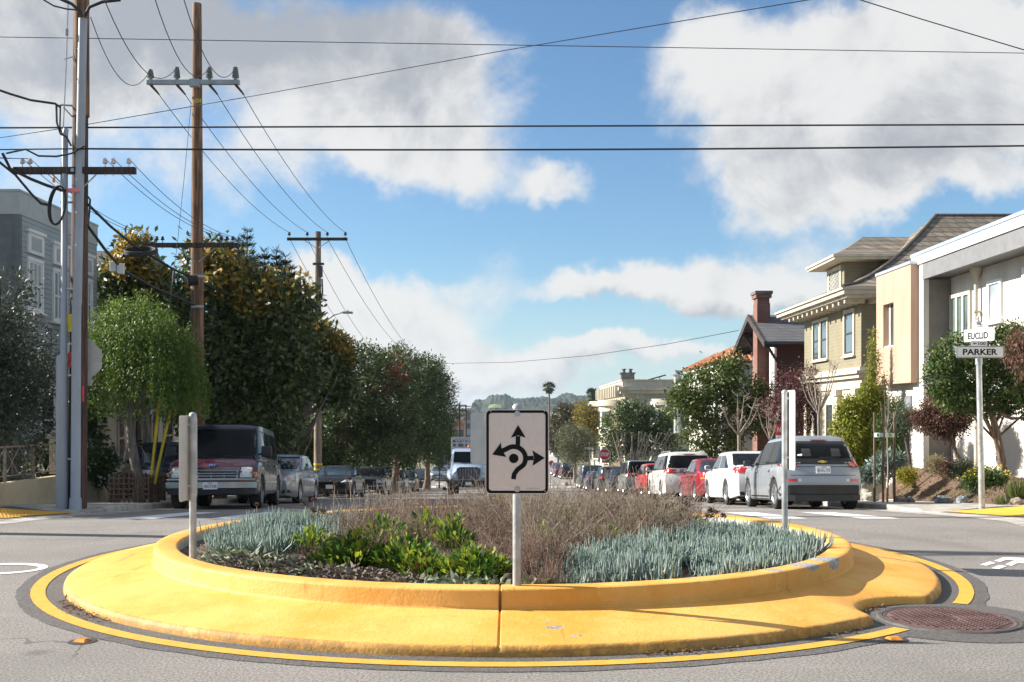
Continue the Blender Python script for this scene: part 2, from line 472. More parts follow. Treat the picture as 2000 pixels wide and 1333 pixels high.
# gutter pan, pale concrete beside the ramp
mb = MB()
mb.grid([[(RW - .45 - .25 * (y < 16), y, G(y) + .005), (RW + .0, y, G(y) + .012)] for y in (14.0, 15, 16, 17, 18, 19, 20, 21, 22, 23.5)])
struct(mb.build('gutter', 'concrete'))
mb = MB()
mb.grid([[(LW, y, G(y) + .012), (LW + .45, y, G(y) + .005)] for y in (14.0, 15, 16, 17, 18, 19, 20, 21, 22, 23.5)])
struct(mb.build('gutter', 'curb_concrete'))
def pad(quad, mat, lab):
    # raised domes in rows on a thin slab
    a, b, c, d = [Vector((x, y, 0)) for x, y in quad]
    def zz(q, side): return G(q.y) + .03 + .115 * min(1, max(0, (abs(q.x) - (RW if side > 0 else -LW) - .2) / 1.5))
    mb = MB(); n = 10; rows = []
    for i in range(n + 1):
        r = []
        for j in range(n + 1):
            q = a.lerp(b, i / n).lerp(d.lerp(c, i / n), j / n); r.append((q.x, q.y, zz(q, 1 if q.x > 0 else -1)))
        rows.append(r)
    mb.grid(rows)
    for i in range(1, 22):
        for j in range(1, 22):
            q = a.lerp(b, i / 22).lerp(d.lerp(c, i / 22), j / 22); z = zz(q, 1 if q.x > 0 else -1)
            mb.lathe([(.022, -.002), (.018, .005), (.001, .007)], 6, (q.x, q.y, z))
    return tag(mb.build('tactile_pad', mat, smooth=40), lab, 'tactile paving')
pad([(8.28, 20.0), (8.2, 17.2), (9.75, 16.9), (9.8, 19.7)], 'yellow_pad', 'bright yellow tactile pad in the kerb ramp beside the street name post')
pad([(-8.05, 19.3), (-8.0, 16.6), (-9.2, 16.3), (-9.25, 19.0)], 'orange_pad', 'orange yellow tactile pad in the kerb ramp in front of the wired corner pole')

# painted markings: zebra bars of the far crossing
for x0 in (-6.35, -4.85, -3.35, -1.85, -.35, 1.15, 2.65, 4.15, 5.65):
    mb = MB(); mb.grid([[(x0, y, G(y) + .005), (x0 + .62, y, G(y) + .005)] for y in (16.9, 17.4, 18, 19, 20, 20.6)])
    struct(mb.build('crosswalk_stripe', 'white_paint'))
for ya, yb, xa, xb in ((86, 89, -7, 7.4), (95, 97, -7, 7.4)):
    mb = MB()
    for k in range(10):
        x = xa + (xb - xa) * k / 10
        mb.grid([[(x, y, G(y) + .006), (x + .7, y, G(y) + .006)] for y in (ya, yb)])
    struct(mb.build('far_crosswalk', 'white_paint'))
mb = MB(); mb.grid([[(-.1, y, G(y) + .005), (7.4, y, G(y) + .005)] for y in (22.2, 22.45)]); struct(mb.build('stop_line', 'white_paint'))
# shared-lane mark: chevrons on the right, a bicycle on the left
def gp(px, py, z=.005): 
    Y = (CAMZ - z) * FPX / (py - HY); return (PX(px, Y), Y, z)
mb = MB()
for q in ([(1913.5, 1103), (1933, 1097), (1945, 1100), (1926, 1105.5)], [(1941, 1096), (1960, 1088.5), (2050, 1092), (2050, 1097), (1966, 1093.5), (1954, 1098)],
          [(1963.5, 1102.5), (1980, 1095), (2060, 1098), (2060, 1103), (1988, 1100), (1976, 1105.5)], [(1936, 1110), (1952, 1104), (1967, 1106), (1950, 1112.5)]):
    mb.quad(*[gp(*k) for k in q])
struct(mb.build('lane_chevron', 'white_paint'))
mb = MB()
def ringp(cx, cy, ax, ay, wd_, n=40):
    rows = []
    for k in range(n + 1):
        a = 2 * math.pi * k / n
        rows.append([(cx + ax * math.cos(a), cy + ay * math.sin(a), .005), (cx + (ax - wd_) * math.cos(a), cy + (ay - wd_ * 1.6) * math.sin(a), .005)])
    mb.grid(rows)
ringp(-5.13, 10.5, .45, .40, .085); ringp(-6.35, 10.5, .45, .40, .085)
mb.quad((-5.2, 10.6, .0055), (-6.3, 10.35, .0055), (-6.3, 10.25, .0055), (-5.2, 10.5, .0055))
struct(mb.build('bicycle_mark', 'white_paint'))
# ------------------------------------------------------------------ the yellow traffic island
IC = Vector((-.085, 10.87, 0)); RA, RWO, RWI = 4.19, 3.447, 3.22
MH = Vector((3.29, 7.89, 0))
def yellow_mat():
    m, t = newmat('yellow_paint')
    o = t.n('ShaderNodeTexCoord').outputs['Object']
    f1 = t.noise(o, 1.1, 7., .65); f2 = t.noise(o, 7., 6., .65); f3 = t.noise(o, 38., 4., .7)
    cc = t.mix(t.smooth(f1, .36, .66), (.75, .41, .105), (.66, .305, .045))
    cc = t.mix(t.smooth(f2, .52, .72, 0., .35), cc, (.74, .50, .18))
    sc_ = t.noise(t.n('ShaderNodeMapping', {'Vector': o, 'Rotation': (0, 0, .5), 'Scale': (.5, 4, 1)}).outputs[0], 3., 8., .7)
    cc = t.mix(t.smooth(sc_, .58, .74, 0., .45), cc, (.30, .16, .04))
    st2 = t.noise(t.n('ShaderNodeMapping', {'Vector': o, 'Rotation': (0, 0, -.9), 'Scale': (7, .45, 1)}).outputs[0], 2.2, 6., .6)
    cc = t.mix(t.math('MULTIPLY', t.smooth(st2, .62, .70, 0., .5), t.smooth(f1, .46, .56)), cc, (.07, .055, .045))
    f4 = t.noise(o, .5, 3., .6); cc = t.mix(t.smooth(f4, .5, .75, 0., .5), cc, (.56, .26, .03))
    # dirt where the sloped paving meets the wall and along the nosing
    s = t.n('ShaderNodeSeparateXYZ', {'Vector': o})
    rr = t.n('ShaderNodeVectorMath', {0: t.n('ShaderNodeVectorMath', {0: o, 1: tuple(IC)}, operation='SUBTRACT').outputs[0], 1: (1, 1, 0)}, operation='MULTIPLY').outputs[0]
    rad = t.n('ShaderNodeVectorMath', {0: rr}, operation='LENGTH').outputs['Value']
    edge = t.math('MULTIPLY', t.smooth(rad, RA - .035, RA - .012), t.smooth(t.math('ADD', f2, t.math('MULTIPLY', f3, .5)), .52, .84))
    cc = t.mix(t.math('MULTIPLY', edge, .55), cc, (.10, .055, .02))
    cc = t.mix(t.math('MULTIPLY', t.smooth(f3, .60, .70), t.smooth(f2, .5, .62, 0., .6)), cc, (.10, .06, .03))
    # chipped spots baring the concrete
    chip = None
    for (x, y, z, r, st) in ((2.42, 8.62, .31, .22, 1.), (2.70, 8.95, .30, .26, 1.25), (2.10, 8.32, .30, .16, .8), (.28, 7.05, .14, .18, .55), (.42, 6.9, .11, .14, .45), (.1, 6.86, .1, .14, .35), (3.12, 9.5, .30, .10, .5)):
        d = t.n('ShaderNodeVectorMath', {0: t.n('ShaderNodeVectorMath', {0: o, 1: (x, y, z)}, operation='SUBTRACT').outputs[0], 1: (1 / r, 1 / r, 2.3 / r if z > .2 else 1 / r)}, operation='MULTIPLY').outputs[0]
        k = t.math('MULTIPLY', t.smooth(t.n('ShaderNodeVectorMath', {0: d}, operation='LENGTH').outputs['Value'], .2, 1., st, 0.), 1.)
        chip = k if chip is None else t.math('MAXIMUM', chip, k)
    cm = t.smooth(t.math('ADD', chip, t.math('MULTIPLY', t.math('SUBTRACT', t.noise(o, 14., 7., .7), .5), 2.2)), .55, .62)
    cm = t.math('MULTIPLY', cm, t.smooth(chip, .02, .15))
    cc = t.mix(cm, cc, t.mix(t.smooth(f3, .4, .6), (.19, .18, .175), (.43, .415, .40)))
    bn = t.n('ShaderNodeBump', {'Height': t.math('SUBTRACT', t.math('ADD', f3, t.math('MULTIPLY', f2, 1.5)), t.math('MULTIPLY', cm, .8)), 'Strength': .35, 'Distance': .012})
    p = t.n('ShaderNodeBsdfPrincipled', {'Base Color': cc, 'Roughness': .62, 'Normal': bn, 'Specular IOR Level': .3})
    finish(t, p)
yellow_mat()
M('yellow_line', (.76, .42, .05), .7, c2=(.68, .36, .04), sca=9, bump=.25, bsc=120)
M('joint_dark', (.05, .03, .02), .95)
M('rim_white', (.62, .60, .55), .8, c2=(.40, .38, .34), sca=5, bump=.3, bsc=40)
M('manhole_iron', (.13, .065, .055), .6, c2=(.19, .12, .11), metal=.3, sca=7., bump=.2, bsc=60)
M('iron_ring', (.12, .11, .10), .6, metal=.4, var=.3)
M('reflector_orange', (.75, .26, .02), .35, var=.25, sca=14)

isl = thing('traffic_island', 'round yellow painted concrete traffic island with a planted bed', 'traffic island', IC)
def ring_pts(th, r, z): return (IC.x + r * math.sin(th), IC.y - r * math.cos(th), z)
jt = [0.0 - .0, ]                                     # the expansion joint at the front
def thetas():
    t_ = list(np.linspace(-math.pi, math.pi, 541))
    ex = [-.0032, -.0016, .0016, .0032]
    return sorted([a for a in t_ if abs(a) > .004] + ex)
def notch(th):
    "outer radius of the paving, cut back around the manhole"
    d = Vector((math.sin(th), -math.cos(th))); m = Vector((MH.x - IC.x, MH.y - IC.y)); r = .66
    b = d.dot(m); q = m.length_squared - r * r
    disc = b * b - q
    if disc > 0 and b > 0:
        e = b - math.sqrt(disc)
        if e < RA: return max(e, 3.62)
    return RA
TH = thetas()
rows = []
for th in TH:
    ro = notch(th); g = .014 if abs(th) < .002 else 0.
    n1 = mnoise.noise((math.sin(th) * 5, math.cos(th) * 5, 0)) * .006
    rows.append([ring_pts(th, ro + .012 + n1, .0), ring_pts(th, ro + .008 + n1, .035), ring_pts(th, ro - .004 + n1 - g, .062), ring_pts(th, ro - .02 + n1 - g, .072 - g * .4), ring_pts(th, ro - .045 - g * 0, .079 - g)] +
                [ring_pts(th, ro - .045 - (ro - .045 - RWO) * k, .079 + (.17 - .079) * k ** .9 - g) for k in (.2, .4, .6, .8, .93)] + [ring_pts(th, RWO - .002, .172 - g)])
mb = MB(); mb.grid(rows); mb.build('apron', 'yellow_paint', isl, smooth=50)
rows = []
for th in TH:
    g = .012 if abs(th) < .002 else 0.
    n1 = mnoise.noise((math.sin(th) * 4, math.cos(th) * 4, 2)) * .007
    rows.append([ring_pts(th, RWO + .014 - g, .166), ring_pts(th, RWO + .005 - g, .175), ring_pts(th, RWO - g, .19), ring_pts(th, RWO - .006 + n1 - g, .292), ring_pts(th, RWO - .010 + n1 - g, .305), ring_pts(th, RWO - .020 + n1 - g, .3125 - g), ring_pts(th, RWO - .06, .315 - g), ring_pts(th, RWI + .03, .313 - g), ring_pts(th, RWI + .008, .306 - g), ring_pts(th, RWI, .292)])
mb = MB(); mb.grid(rows); mb.build('kerb_wall', 'yellow_paint', isl, smooth=55)
mb = MB(); mb.grid([[ring_pts(th, RWI, .292), ring_pts(th, RWI - .006, .15)] for th in TH]); mb.build('inner_face', 'rim_white', isl, smooth=40)
mb = MB(); rows = []
def soilz(r, th=0.): return .225 + .10 * max(0, 1 - (r / 2.9) ** 2) + .02 * mnoise.noise((r * 3 * math.sin(th), r * 3 * math.cos(th), 5))
for k in range(22):
    r = RWI * k / 21 - (.004 if k == 21 else 0)
    rows.append([ring_pts(a, r, soilz(r, a)) for a in np.linspace(-math.pi, math.pi, 97)])
mb.grid(rows); mb.build('planting_bed', 'soil', isl, smooth=60)
# joint filler
mb = MB()
mb.b2(IC.x - .0035, IC.x + .0035, IC.y - RWO - .01, IC.y - RWO + .004, .165, .30); mb.build('joint', 'joint_dark', isl)
# asphalt patch and the yellow line round it
mb = MB(); rows = []
for a in np.linspace(-math.pi, math.pi, 361):
    n1 = mnoise.noise((math.sin(a) * 14, math.cos(a) * 14, 0)) * .022 + mnoise.noise((math.sin(a) * 60, math.cos(a) * 60, 3)) * .012
    rows.append([ring_pts(a, 4.0, .004), ring_pts(a, 4.58 + n1, .004)])
mb.grid(rows); struct(mb.build('asphalt_patch', 'asphalt_patch'))
mb = MB()
mb.lathe([(.001, .0045), (.66, .0045), (.74, .0045), (.80, .004)], 64, tuple(MH)); struct(mb.build('asphalt_patch', 'asphalt_patch'))
am = math.atan2(MH.x - IC.x, -(MH.y - IC.y))
mb = MB()
seg = [a for a in np.linspace(am + .165, am + 2 * math.pi - .13, 340)]
mb.grid([[ring_pts(a, 4.345, .009), ring_pts(a, 4.465 + .004 * mnoise.noise((a * 30, 0, 0)), .009)] for a in seg])
struct(mb.build('edge_line', 'yellow_line'))
# manhole
mh = thing('manhole_cover', 'round rusty brown iron manhole cover in the road beside the yellow island', 'manhole cover', MH)
mb = MB(); mb.lathe([(.475, .0), (.475, .016), (.505, .018), (.515, .010), (.52, .004)], 64, tuple(MH)); mb.build('frame', 'iron_ring', mh, smooth=40)
mb = MB(); mb.lathe([(.001, .012), (.06, .012), (.065, .016), (.43, .016), (.435, .012), (.445, .012), (.45, .016), (.468, .016), (.47, .002)], 64, tuple(MH))
for i in range(-9, 10):
    for j in range(-9, 10):
        x, y = i * .046, j * .046
        if .08 < math.hypot(x, y) < .42: mb.box((MH.x + x, MH.y + y, .0175), (.026, .026, .008))
mb.build('cover', 'manhole_iron', mh, smooth=40)
mb = MB(); mb.lathe([(.001, .013), (.058, .0165), (.052, .019), (.035, .014)], 24, tuple(MH)); mb.build('pick_hole', 'joint_dark', mh)
# raised pavement markers
for (px, py, rz, lab) in ((161, 1251, R(-16), 'orange raised road marker on a bitumen pad, in the road left of the island'), (1746, 1247, R(12), 'orange raised road marker just in front of the manhole cover')):
    q = gp(px, py, .01); t_ = thing('road_marker', lab, 'road marker', (q[0], q[1], 0), rz, 'raised road markers', wc=False); t_.scale = (.85, .85, .85)
    mb = MB(); mb.prism([(-.062, -.05), (.062, -.05), (.055, .05), (-.055, .05)], .004, .006); 
    mb.add([(-.055, -.05, .006), (.055, -.05, .006), (.055, .05, .006), (-.055, .05, .006), (-.036, -.022, .026), (.036, -.022, .026), (.036, .022, .026), (-.036, .022, .026)], [(4, 5, 6, 7), (0, 1, 5, 4), (1, 2, 6, 5), (2, 3, 7, 6), (3, 0, 4, 7)])
    o = mb.build('lens', 'reflector_orange', t_, smooth=20); 
    mb = MB(); mb.lathe([(.001, .0065), (.10, .0065), (.115, .003)], 24); o2 = mb.build('bitumen_pad', 'joint_dark', t_)
# leaf litter lying in the gutter
mbv = []; 
n = 260; a = rng.choice([-.82, .30, -.95, .62, am], n, p=[.2, .2, .25, .1, .25]) + rng.normal(0, .045, n); rr_ = RA + .03 + np.abs(rng.normal(0, .05, n)); rr_ = np.where(np.abs(a - am) < .2, rng.uniform(3.66, 3.95, n), rr_)
p = np.stack([IC.x + rr_ * np.sin(a), IC.y - rr_ * np.cos(a), np.full(n, .012) + rng.uniform(0, .01, n)], 1)
leafM('dead_leaf', [(.16, .08, .035), (.24, .13, .06), (.10, .06, .04), (.34, .22, .12)], .1, .8)
V, F = leaf_quads(p, np.concatenate([rng.normal(0, 1, (n, 2)), rng.normal(0, .25, (n, 1))], 1), np.tile([[0, 0, 1.]], (n, 1)), rng.uniform(.025, .06, n), rng.uniform(.012, .025, n))
struct(np_mesh('leaf_litter', V, F, 'dead_leaf', rnd=rng.random(n)), 'stuff')
# ------------------------------------------------------------------ houses
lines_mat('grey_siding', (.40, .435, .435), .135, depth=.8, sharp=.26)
M('grey_stucco_shaded', (.19, .20, .20), .85, var=.1, bump=.15)  # the house front's shade is put into this darker grey
M('grey_trim', (.50, .52, .50), .7, var=.06)
M('cream_trim', (.60, .54, .42), .65, var=.10, zstretch=.3, sca=3)
M('white_trim', (.93, .915, .88), .6, var=.05, sca=2)
lines_mat('olive_siding', (.255, .225, .145), .12, depth=.4)
M('white_stucco', (.69, .65, .585), .85, var=.09, zstretch=.2, sca=2.6, bump=.12, bsc=90)
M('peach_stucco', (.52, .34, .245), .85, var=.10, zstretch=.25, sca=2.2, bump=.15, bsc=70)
M('recess_grey', (.20, .185, .17), .85, var=.08)  # grey, darker than the white stucco around it
M('metal_cap', (.50, .58, .66), .35, metal=.4, var=.1)
M('grey_fascia', (.20, .20, .205), .6, var=.08)
M('cream_wall', (.60, .54, .42), .8, var=.08, sca=1.2)
M('beige_wall', (.64, .52, .34), .85, var=.1, sca=1.5, bump=.15)
M('dark_timber', (.045, .035, .032), .75, var=.3)
M('vent_metal', (.45, .46, .47), .4, metal=.7, var=.1)
M('chimney_stone', (.16, .155, .15), .9, var=.25, sca=3)
M('blind', (.50, .50, .47), .8, var=.08)
M('curtain', (.62, .60, .54), .9, var=.12, sca=2)
M('sash_dark', (.05, .05, .055), .5)
brick_mat('shingle_brown', (.27, .225, .175), (.135, .11, .085), (.06, .05, .04), .36, .20, 'xy', .022, bump=.5)
brick_mat('shingle_grey', (.125, .125, .135), (.085, .085, .095), (.04, .04, .045), .3, .15, 'xy', .012, bump=.4)
brick_mat('red_brick', (.24, .085, .055), (.17, .06, .045), (.20, .16, .13), .24, .085, 'xy', .014)
brick_mat('dark_brick', (.14, .055, .045), (.10, .042, .036), (.07, .05, .045), .24, .085, 'xy', .012)
M('terracotta', (.42, .165, .075), .8, var=.35, sca=5, bump=.2)
M('solar_frame', (.05, .05, .06), .4, var=.1)
def glass_mat(name, tint, rough=.03, spec=.9, ior=1.6):
    "window pane: mirror-like coat over a tinted base"
    m, t = newmat(name)
    o = t.n('ShaderNodeTexCoord').outputs['Object']
    f = t.noise(o, .9, 3., .5)
    cc = t.mix(t.smooth(f, .4, .6), tuple(x * .6 for x in tint), tint)
    bn = t.n('ShaderNodeBump', {'Height': t.noise(o, 1.8, 2.), 'Strength': .05, 'Distance': .03})
    p = t.n('ShaderNodeBsdfPrincipled', {'Base Color': cc, 'Roughness': rough, 'Specular IOR Level': spec, 'IOR': ior, 'Normal': bn})
    finish(t, p)
glass_mat('pane', (.055, .065, .07)); glass_mat('pane_pale_sky', (.40, .44, .46)); glass_mat('pane_blue_sky', (.10, .135, .16)); glass_mat('pane_green', (.13, .18, .17))  # pale and blue tints put reflected sky into the glass colour
def wface(side):
    "map (along, out, z) to world for a wall whose outside looks along side"
    if side == '-x': return lambda a, o_, z, c: (c - o_, a, z)
    if side == '+x': return lambda a, o_, z, c: (c + o_, a, z)
    return lambda a, o_, z, c: (a, c - o_, z)              # '-y'
def wbox(mb, side, c, a0, a1, o0, o1, z0, z1):
    f = wface(side); p = f(a0, o0, z0, c); q = f(a1, o1, z1, c)
    mb.b2(min(p[0], q[0]), max(p[0], q[0]), min(p[1], q[1]), max(p[1], q[1]), z0, z1)
def window(root, side, c, a0, a1, z0, z1, trim='cream_trim', pane='pane', fw=.12, sash=True, mull=(), blind=0., sill=True, head=.0, sashmat=None):
    "casing and sill proud of the wall, a sash set back in it, a pane behind"
    mb = MB()
    wbox(mb, side, c, a0, a0 + fw, .002, .05, z0, z1); wbox(mb, side, c, a1 - fw, a1, .002, .05, z0, z1)
    wbox(mb, side, c, a0, a1, .002, .055, z1, z1 + fw + head); wbox(mb, side, c, a0, a1, .002, .052, z0 - fw * .6, z0)
    if sill: wbox(mb, side, c, a0 - .06, a1 + .06, .003, .11, z0 - fw * .6 - .05, z0 - fw * .6)
    fr = mb.build('window', trim, root)
    mb = MB(); x0, x1 = a0 + fw, a1 - fw
    for b0, b1 in ((x0, x0 + .045), (x1 - .045, x1)): wbox(mb, side, c, b0, b1, .004, .03, z0, z1)
    for b0, b1 in ((z0, z0 + .06), (z1 - .05, z1)): wbox(mb, side, c, x0 + .045, x1 - .045, .004, .03, b0, b1)
    if sash: wbox(mb, side, c, x0 + .045, x1 - .045, .004, .034, (z0 + z1) / 2 - .03, (z0 + z1) / 2 + .03)
    for k in mull: wbox(mb, side, c, x0 + (x1 - x0) * k - .025, x0 + (x1 - x0) * k + .025, .004, .038, z0 + .06, z1 - .05)
    mb.build('sash', sashmat or trim, fr)
    mb = MB(); wbox(mb, side, c, x0 + .04, x1 - .04, .0025, .012, z0 + .05, z1 - .04); mb.build('pane', pane, fr)
    if blind:
        mb = MB(); wbox(mb, side, c, x0 + .07, x1 - .07, .013, .0155, z1 - .05 - (z1 - z0 - .1) * blind, z1 - .05); mb.build('blind', 'blind', fr)
    return fr

# --- left: grey clapboard house ------------------------------------------------
X0 = -12.8
gh = thing('clapboard_house', 'grey flat-roofed clapboard house with tall white framed windows behind the corner pole', 'house', (X0 - 4, 29.5, G(29)))
ya, yb = 27.2, 32.3
mb = MB(); mb.b2(X0 - 9, X0, ya, yb, -1.6, 6.75)
# re-face: street side gets clapboards, the front stucco with shade in its darker grey
o = mb.build('wall', ['grey_siding', 'grey_stucco_shaded'], gh)
for p in o.data.polygons:
    p.material_index = 1 if abs(p.normal.y) > .5 else 0
mb = MB(); mb.b2(X0 - 9, X0 + .02, ya - .02, yb + .02, 6.752, 7.34); mb.b2(X0 - 9, X0 + .04, ya - .04, yb + .04, 7.342, 7.40); mb.build('parapet', 'grey_trim', gh)
mb = MB(); mb.b2(X0 - .002, X0 + .035, ya - .04, ya + .10, -1.6, 6.75); mb.b2(X0 - .1, X0 + .033, ya - .038, ya - .003, -1.6, 6.74); mb.build('corner_board', 'grey_stucco_shaded', gh)
for k, (a0, a1, z0, z1) in enumerate(((27.62, 28.55, 4.35, 6.38), (29.15, 30.1, 4.2, 6.3), (30.95, 31.9, 4.2, 6.3))):
    window(gh, '+x', X0, a0, a1, z0, z1 - .75, 'white_trim', 'pane_pale_sky', .10, True, (.33, .66), .0 if k == 1 else .45)
    mb = MB(); wbox(mb, '+x', X0, a0, a1, .003, .06, z1 - .55, z1); wbox(mb, '+x', X0, a0 - .06, a1 + .06, .003, .10, z1, z1 + .08)
    mb.build('transom_panel', 'white_trim', gh)
    mb = MB(); wbox(mb, '+x', X0, a0 + .16, a1 - .16, .061, .066, z1 - .46, z1 - .1); mb.build('panel', 'grey_trim', gh)
window(gh, '+x', X0, 28.3, 29.4, .6, 2.2, 'white_trim', 'pane', .14)
# --- left: cream house behind the weeping tree ----------------------------------
ch = thing('cream_house', 'cream house with shuttered window and slate roof behind the weeping tree', 'house', (-17, 38, G(38)))
mb = MB(); mb.b2(-21, -13.2, 34.2, 42.6, -3, 4.6); mb.build('wall', 'cream_wall', ch)
mb = MB(); mb.prism([(34.0, 4.602), (42.8, 4.602), (38.4, 7.55)], -21.2, -13.0, 'X'); mb.build('roof', 'shingle_grey', ch)
for a in (35.0, 37.2, 39.6):
    wf = window(ch, '+x', -13.2, a, a + 1.2, -.1, 1.6, 'cream_trim', 'pane', .1)
window(ch, '-y', 34.2, -15.6, -14.4, -.1, 1.5, 'white_trim', 'pane', .1)
for sx in (-.45, 1.3):
    mb = MB(); wbox(mb, '+x', -13.2, 37.2 + sx, 37.2 + sx + .38, .003, .04, -.15, 1.65)
    for k in range(14): wbox(mb, '+x', -13.2, 37.24 + sx, 37.2 + sx + .34, .041, .052, -.1 + k * .123, -.04 + k * .123)
    mb.build('shutter', 'dark_timber', ch)
mb = MB(); wbox(mb, '+x', -13.2, 41.0, 42.0, .003, .05, -2.6, .1); mb.build('door', 'white_trim', ch)
# --- left: fence on a low wall ---------------------------------------------------
fx = -10.45
lw = thing('garden_wall', 'low beige garden wall beside the pavement at the wired corner', 'wall', (fx, 20, G(20)))
mb = MB(); n_ = 12
ys_ = np.linspace(13.6, 26.2, n_)
mb.grid([[(fx + .1, y, G(y) - .1), (fx + .1, y, .12), (fx + .08, y, .15), (fx - .08, y, .15), (fx - .1, y, .12), (fx - .1, y, G(y) - .1)] for y in ys_])
mb.quad((fx + .1, 26.2, G(26) - .1), (fx + .1, 26.2, .15), (fx - .1, 26.2, .15), (fx - .1, 26.2, G(26) - .1))
mb.build('wall', 'beige_wall', lw)
mb = MB(); mb.b2(fx - .2, fx + .16, 26.21, 26.6, G(26) - .1, .20); mb.build('end_pier', 'beige_wall', lw)
rl = thing('lattice_railing', 'rusty beige metal railing with crossed bars on the low garden wall', 'railing', (fx, 19, .15))
M('railing_metal', (.42, .33, .26), .6, metal=.3, var=.25, sca=9)
mb = MB(); mb.b2(fx - .025, fx + .025, 13.6, 24.2, .86, .90); mb.b2(fx - .015, fx + .015, 13.6, 24.2, .26, .285); mb.build('rail', 'railing_metal', rl)
for y in np.arange(13.9, 24.3, 1.28):
    mb = MB(); mb.b2(fx - .024, fx + .024, y - .024, y + .024, .152, .862); mb.build('post', 'railing_metal', rl)
mb = MB()
for y in np.arange(13.9, 23.8, .64):
    for s_ in (1, -1):
        a, b = (y + .02, y + .62) if s_ > 0 else (y + .62, y + .02)
        mb.tube([(fx + .006 * s_, a, .285), (fx + .006 * s_, b, .86)], .009, 5)
    mb.tube([(fx, y + .32, .285), (fx, y + .32, .86)], .006, 4)
mb.build('lattice', 'railing_metal', rl)
pr = thing('gate_pier', 'square stucco gate pier with a capped top beside the corner pole', 'pier', (fx - .1, 24.9, G(24.9)))
mb = MB(); mb.b2(fx - .42, fx + .1, 24.6, 25.1, .152, .98); mb.build('shaft', 'cream_wall', pr)
mb = MB(); mb.box((fx - .16, 24.85, 1.03), (.66, .62, .1), bev=.02); mb.box((fx - .16, 24.85, 1.11), (.52, .48, .06), bev=.02); mb.build('cap', 'curb_concrete', pr)

# --- right: white modern house ---------------------------------------------------
wh = thing('modern_house', 'white flat-roofed modern house with a peach box bay and metal roof edge', 'house', (14, 27, G(27)))
XW, XF, YR = 12.2, 11.42, 29.4
mb = MB(); mb.b2(XW, 22, 16, YR, -1.2, 5.35); mb.b2(XF + .12, 22, YR, 32.3, -1.6, 5.6); mb.build('wall', 'white_stucco', wh)
mb = MB(); mb.b2(XF + .16, XW, YR - .30, YR - .003, -1.2, 5.3); mb.build('recess_wall', 'recess_grey', wh)
mb = MB(); mb.b2(XF, XF + .155, YR - .32, YR + .42, -1.2, 5.75); mb.build('frame_post', 'white_stucco', wh)
mb = MB(); mb.b2(XF, 22, 15.6, YR - .322, 5.36, 5.56); mb.b2(XF - .02, XF + .1, 15.6, YR - .322, 5.30, 5.72); mb.build('roof_overhang', 'grey_fascia', wh)
mb = MB(); mb.b2(XF - .05, XF + .2, 15.5, YR + .42, 5.752, 6.0); mb.build('fascia', 'white_trim', wh)
mb = MB(); mb.b2(XF - .08, 22, 15.4, YR + .45, 6.002, 6.09); mb.build('roof_cap', 'metal_cap', wh)
BX = 11.2
mb = MB()
y0, y1, z0, z1 = YR + .02, 32.2, 2.45, 5.78
wy0, wy1, wz0, wz1 = 30.75, 31.6, 3.55, 4.85
mb.b2(BX, XF + .4, y0, wy0, z0, z1); mb.b2(BX, XF + .4, wy1, y1, z0, z1); mb.b2(BX, XF + .4, wy0, wy1, z0, wz0); mb.b2(BX, XF + .4, wy0, wy1, wz1, z1)
bay = mb.build('box_bay', 'peach_stucco', wh)
mb = MB(); mb.b2(BX - .03, XF + .4, y0 - .02, y1 + .03, z1 + .002, z1 + .09); mb.build('cap', 'metal_cap', bay)
mb = MB(); mb.b2(XF + .0, XF + .03, wy0 + .1, wy1 - .02, wz0, wz1); mb.b2(XF - .06, XF - .02, wy0 + .12, wy0 + .22, wz0, wz1); mb.b2(XF - .06, XF - .02, wy1 - .14, wy1 - .04, wz0, wz1); mb.b2(BX + .03, XF - .02, wy0 + .1, wy1 - .02, wz0, wz0 + .05); mb.build('window', 'white_trim', bay)
mb = MB(); mb.b2(XF - .055, XF - .035, wy0 + .22, wy1 - .14, wz0 + .05, wz1 - .04); mb.build('pane', 'pane', bay)
def win3(a0, a1, z0, z1, n, pane, tr='white_trim'):
    mb = MB()
    k = (a1 - a0) / n
    for i in range(n + 1): wbox(mb, '-x', XW, a0 + i * k - .06, a0 + i * k + .06, .002, .06, z0, z1)
    wbox(mb, '-x', XW, a0 - .06, a1 + .06, .002, .062, z1, z1 + .1); wbox(mb, '-x', XW, a0 - .1, a1 + .1, .002, .09, z0 - .12, z0)
    f = mb.build('window', tr, wh)
    for i in range(n):
        mb = MB(); wbox(mb, '-x', XW, a0 + i * k + .06, a0 + (i + 1) * k - .06, .003, .02, z0, z1); mb.build('pane', pane, f)
win3(27.85, 29.05, 2.9, 4.75, 3, 'pane_green', 'cream_trim'); win3(26.1, 26.75, 3.95, 4.85, 1, 'pane_pale_sky'); win3(23.9, 24.9, 3.9, 4.95, 1, 'pane')
win3(23.2, 24.2, .6, 1.7, 1, 'pane')
mb = MB(); mb.b2(XF + .12 - .03, XF + .119, 30.2, 30.8, 1.35, 2.1); f = mb.build('window', 'grey_fascia', wh)
mb = MB(); mb.b2(XF + .12 - .045, XF + .12 - .031, 30.27, 30.73, 1.42, 2.03); mb.build('pane', 'pane_pale_sky', f)
mb = MB(); yd = 27.25; mb.lathe([(.17, 5.36), (.16, 5.3), (.055, 5.02), (.05, 5.0), (.05, .0)], 12, (XW - .13, yd, 0)); mb.build('downspout', 'cream_trim', wh, smooth=40)
for y in (4.2, 2.6, 1.2):
    mb = MB(); mb.b2(XW - .2, XW - .002, yd - .07, yd + .07, y, y + .05); mb.build('pipe_bracket', 'cream_trim', wh)

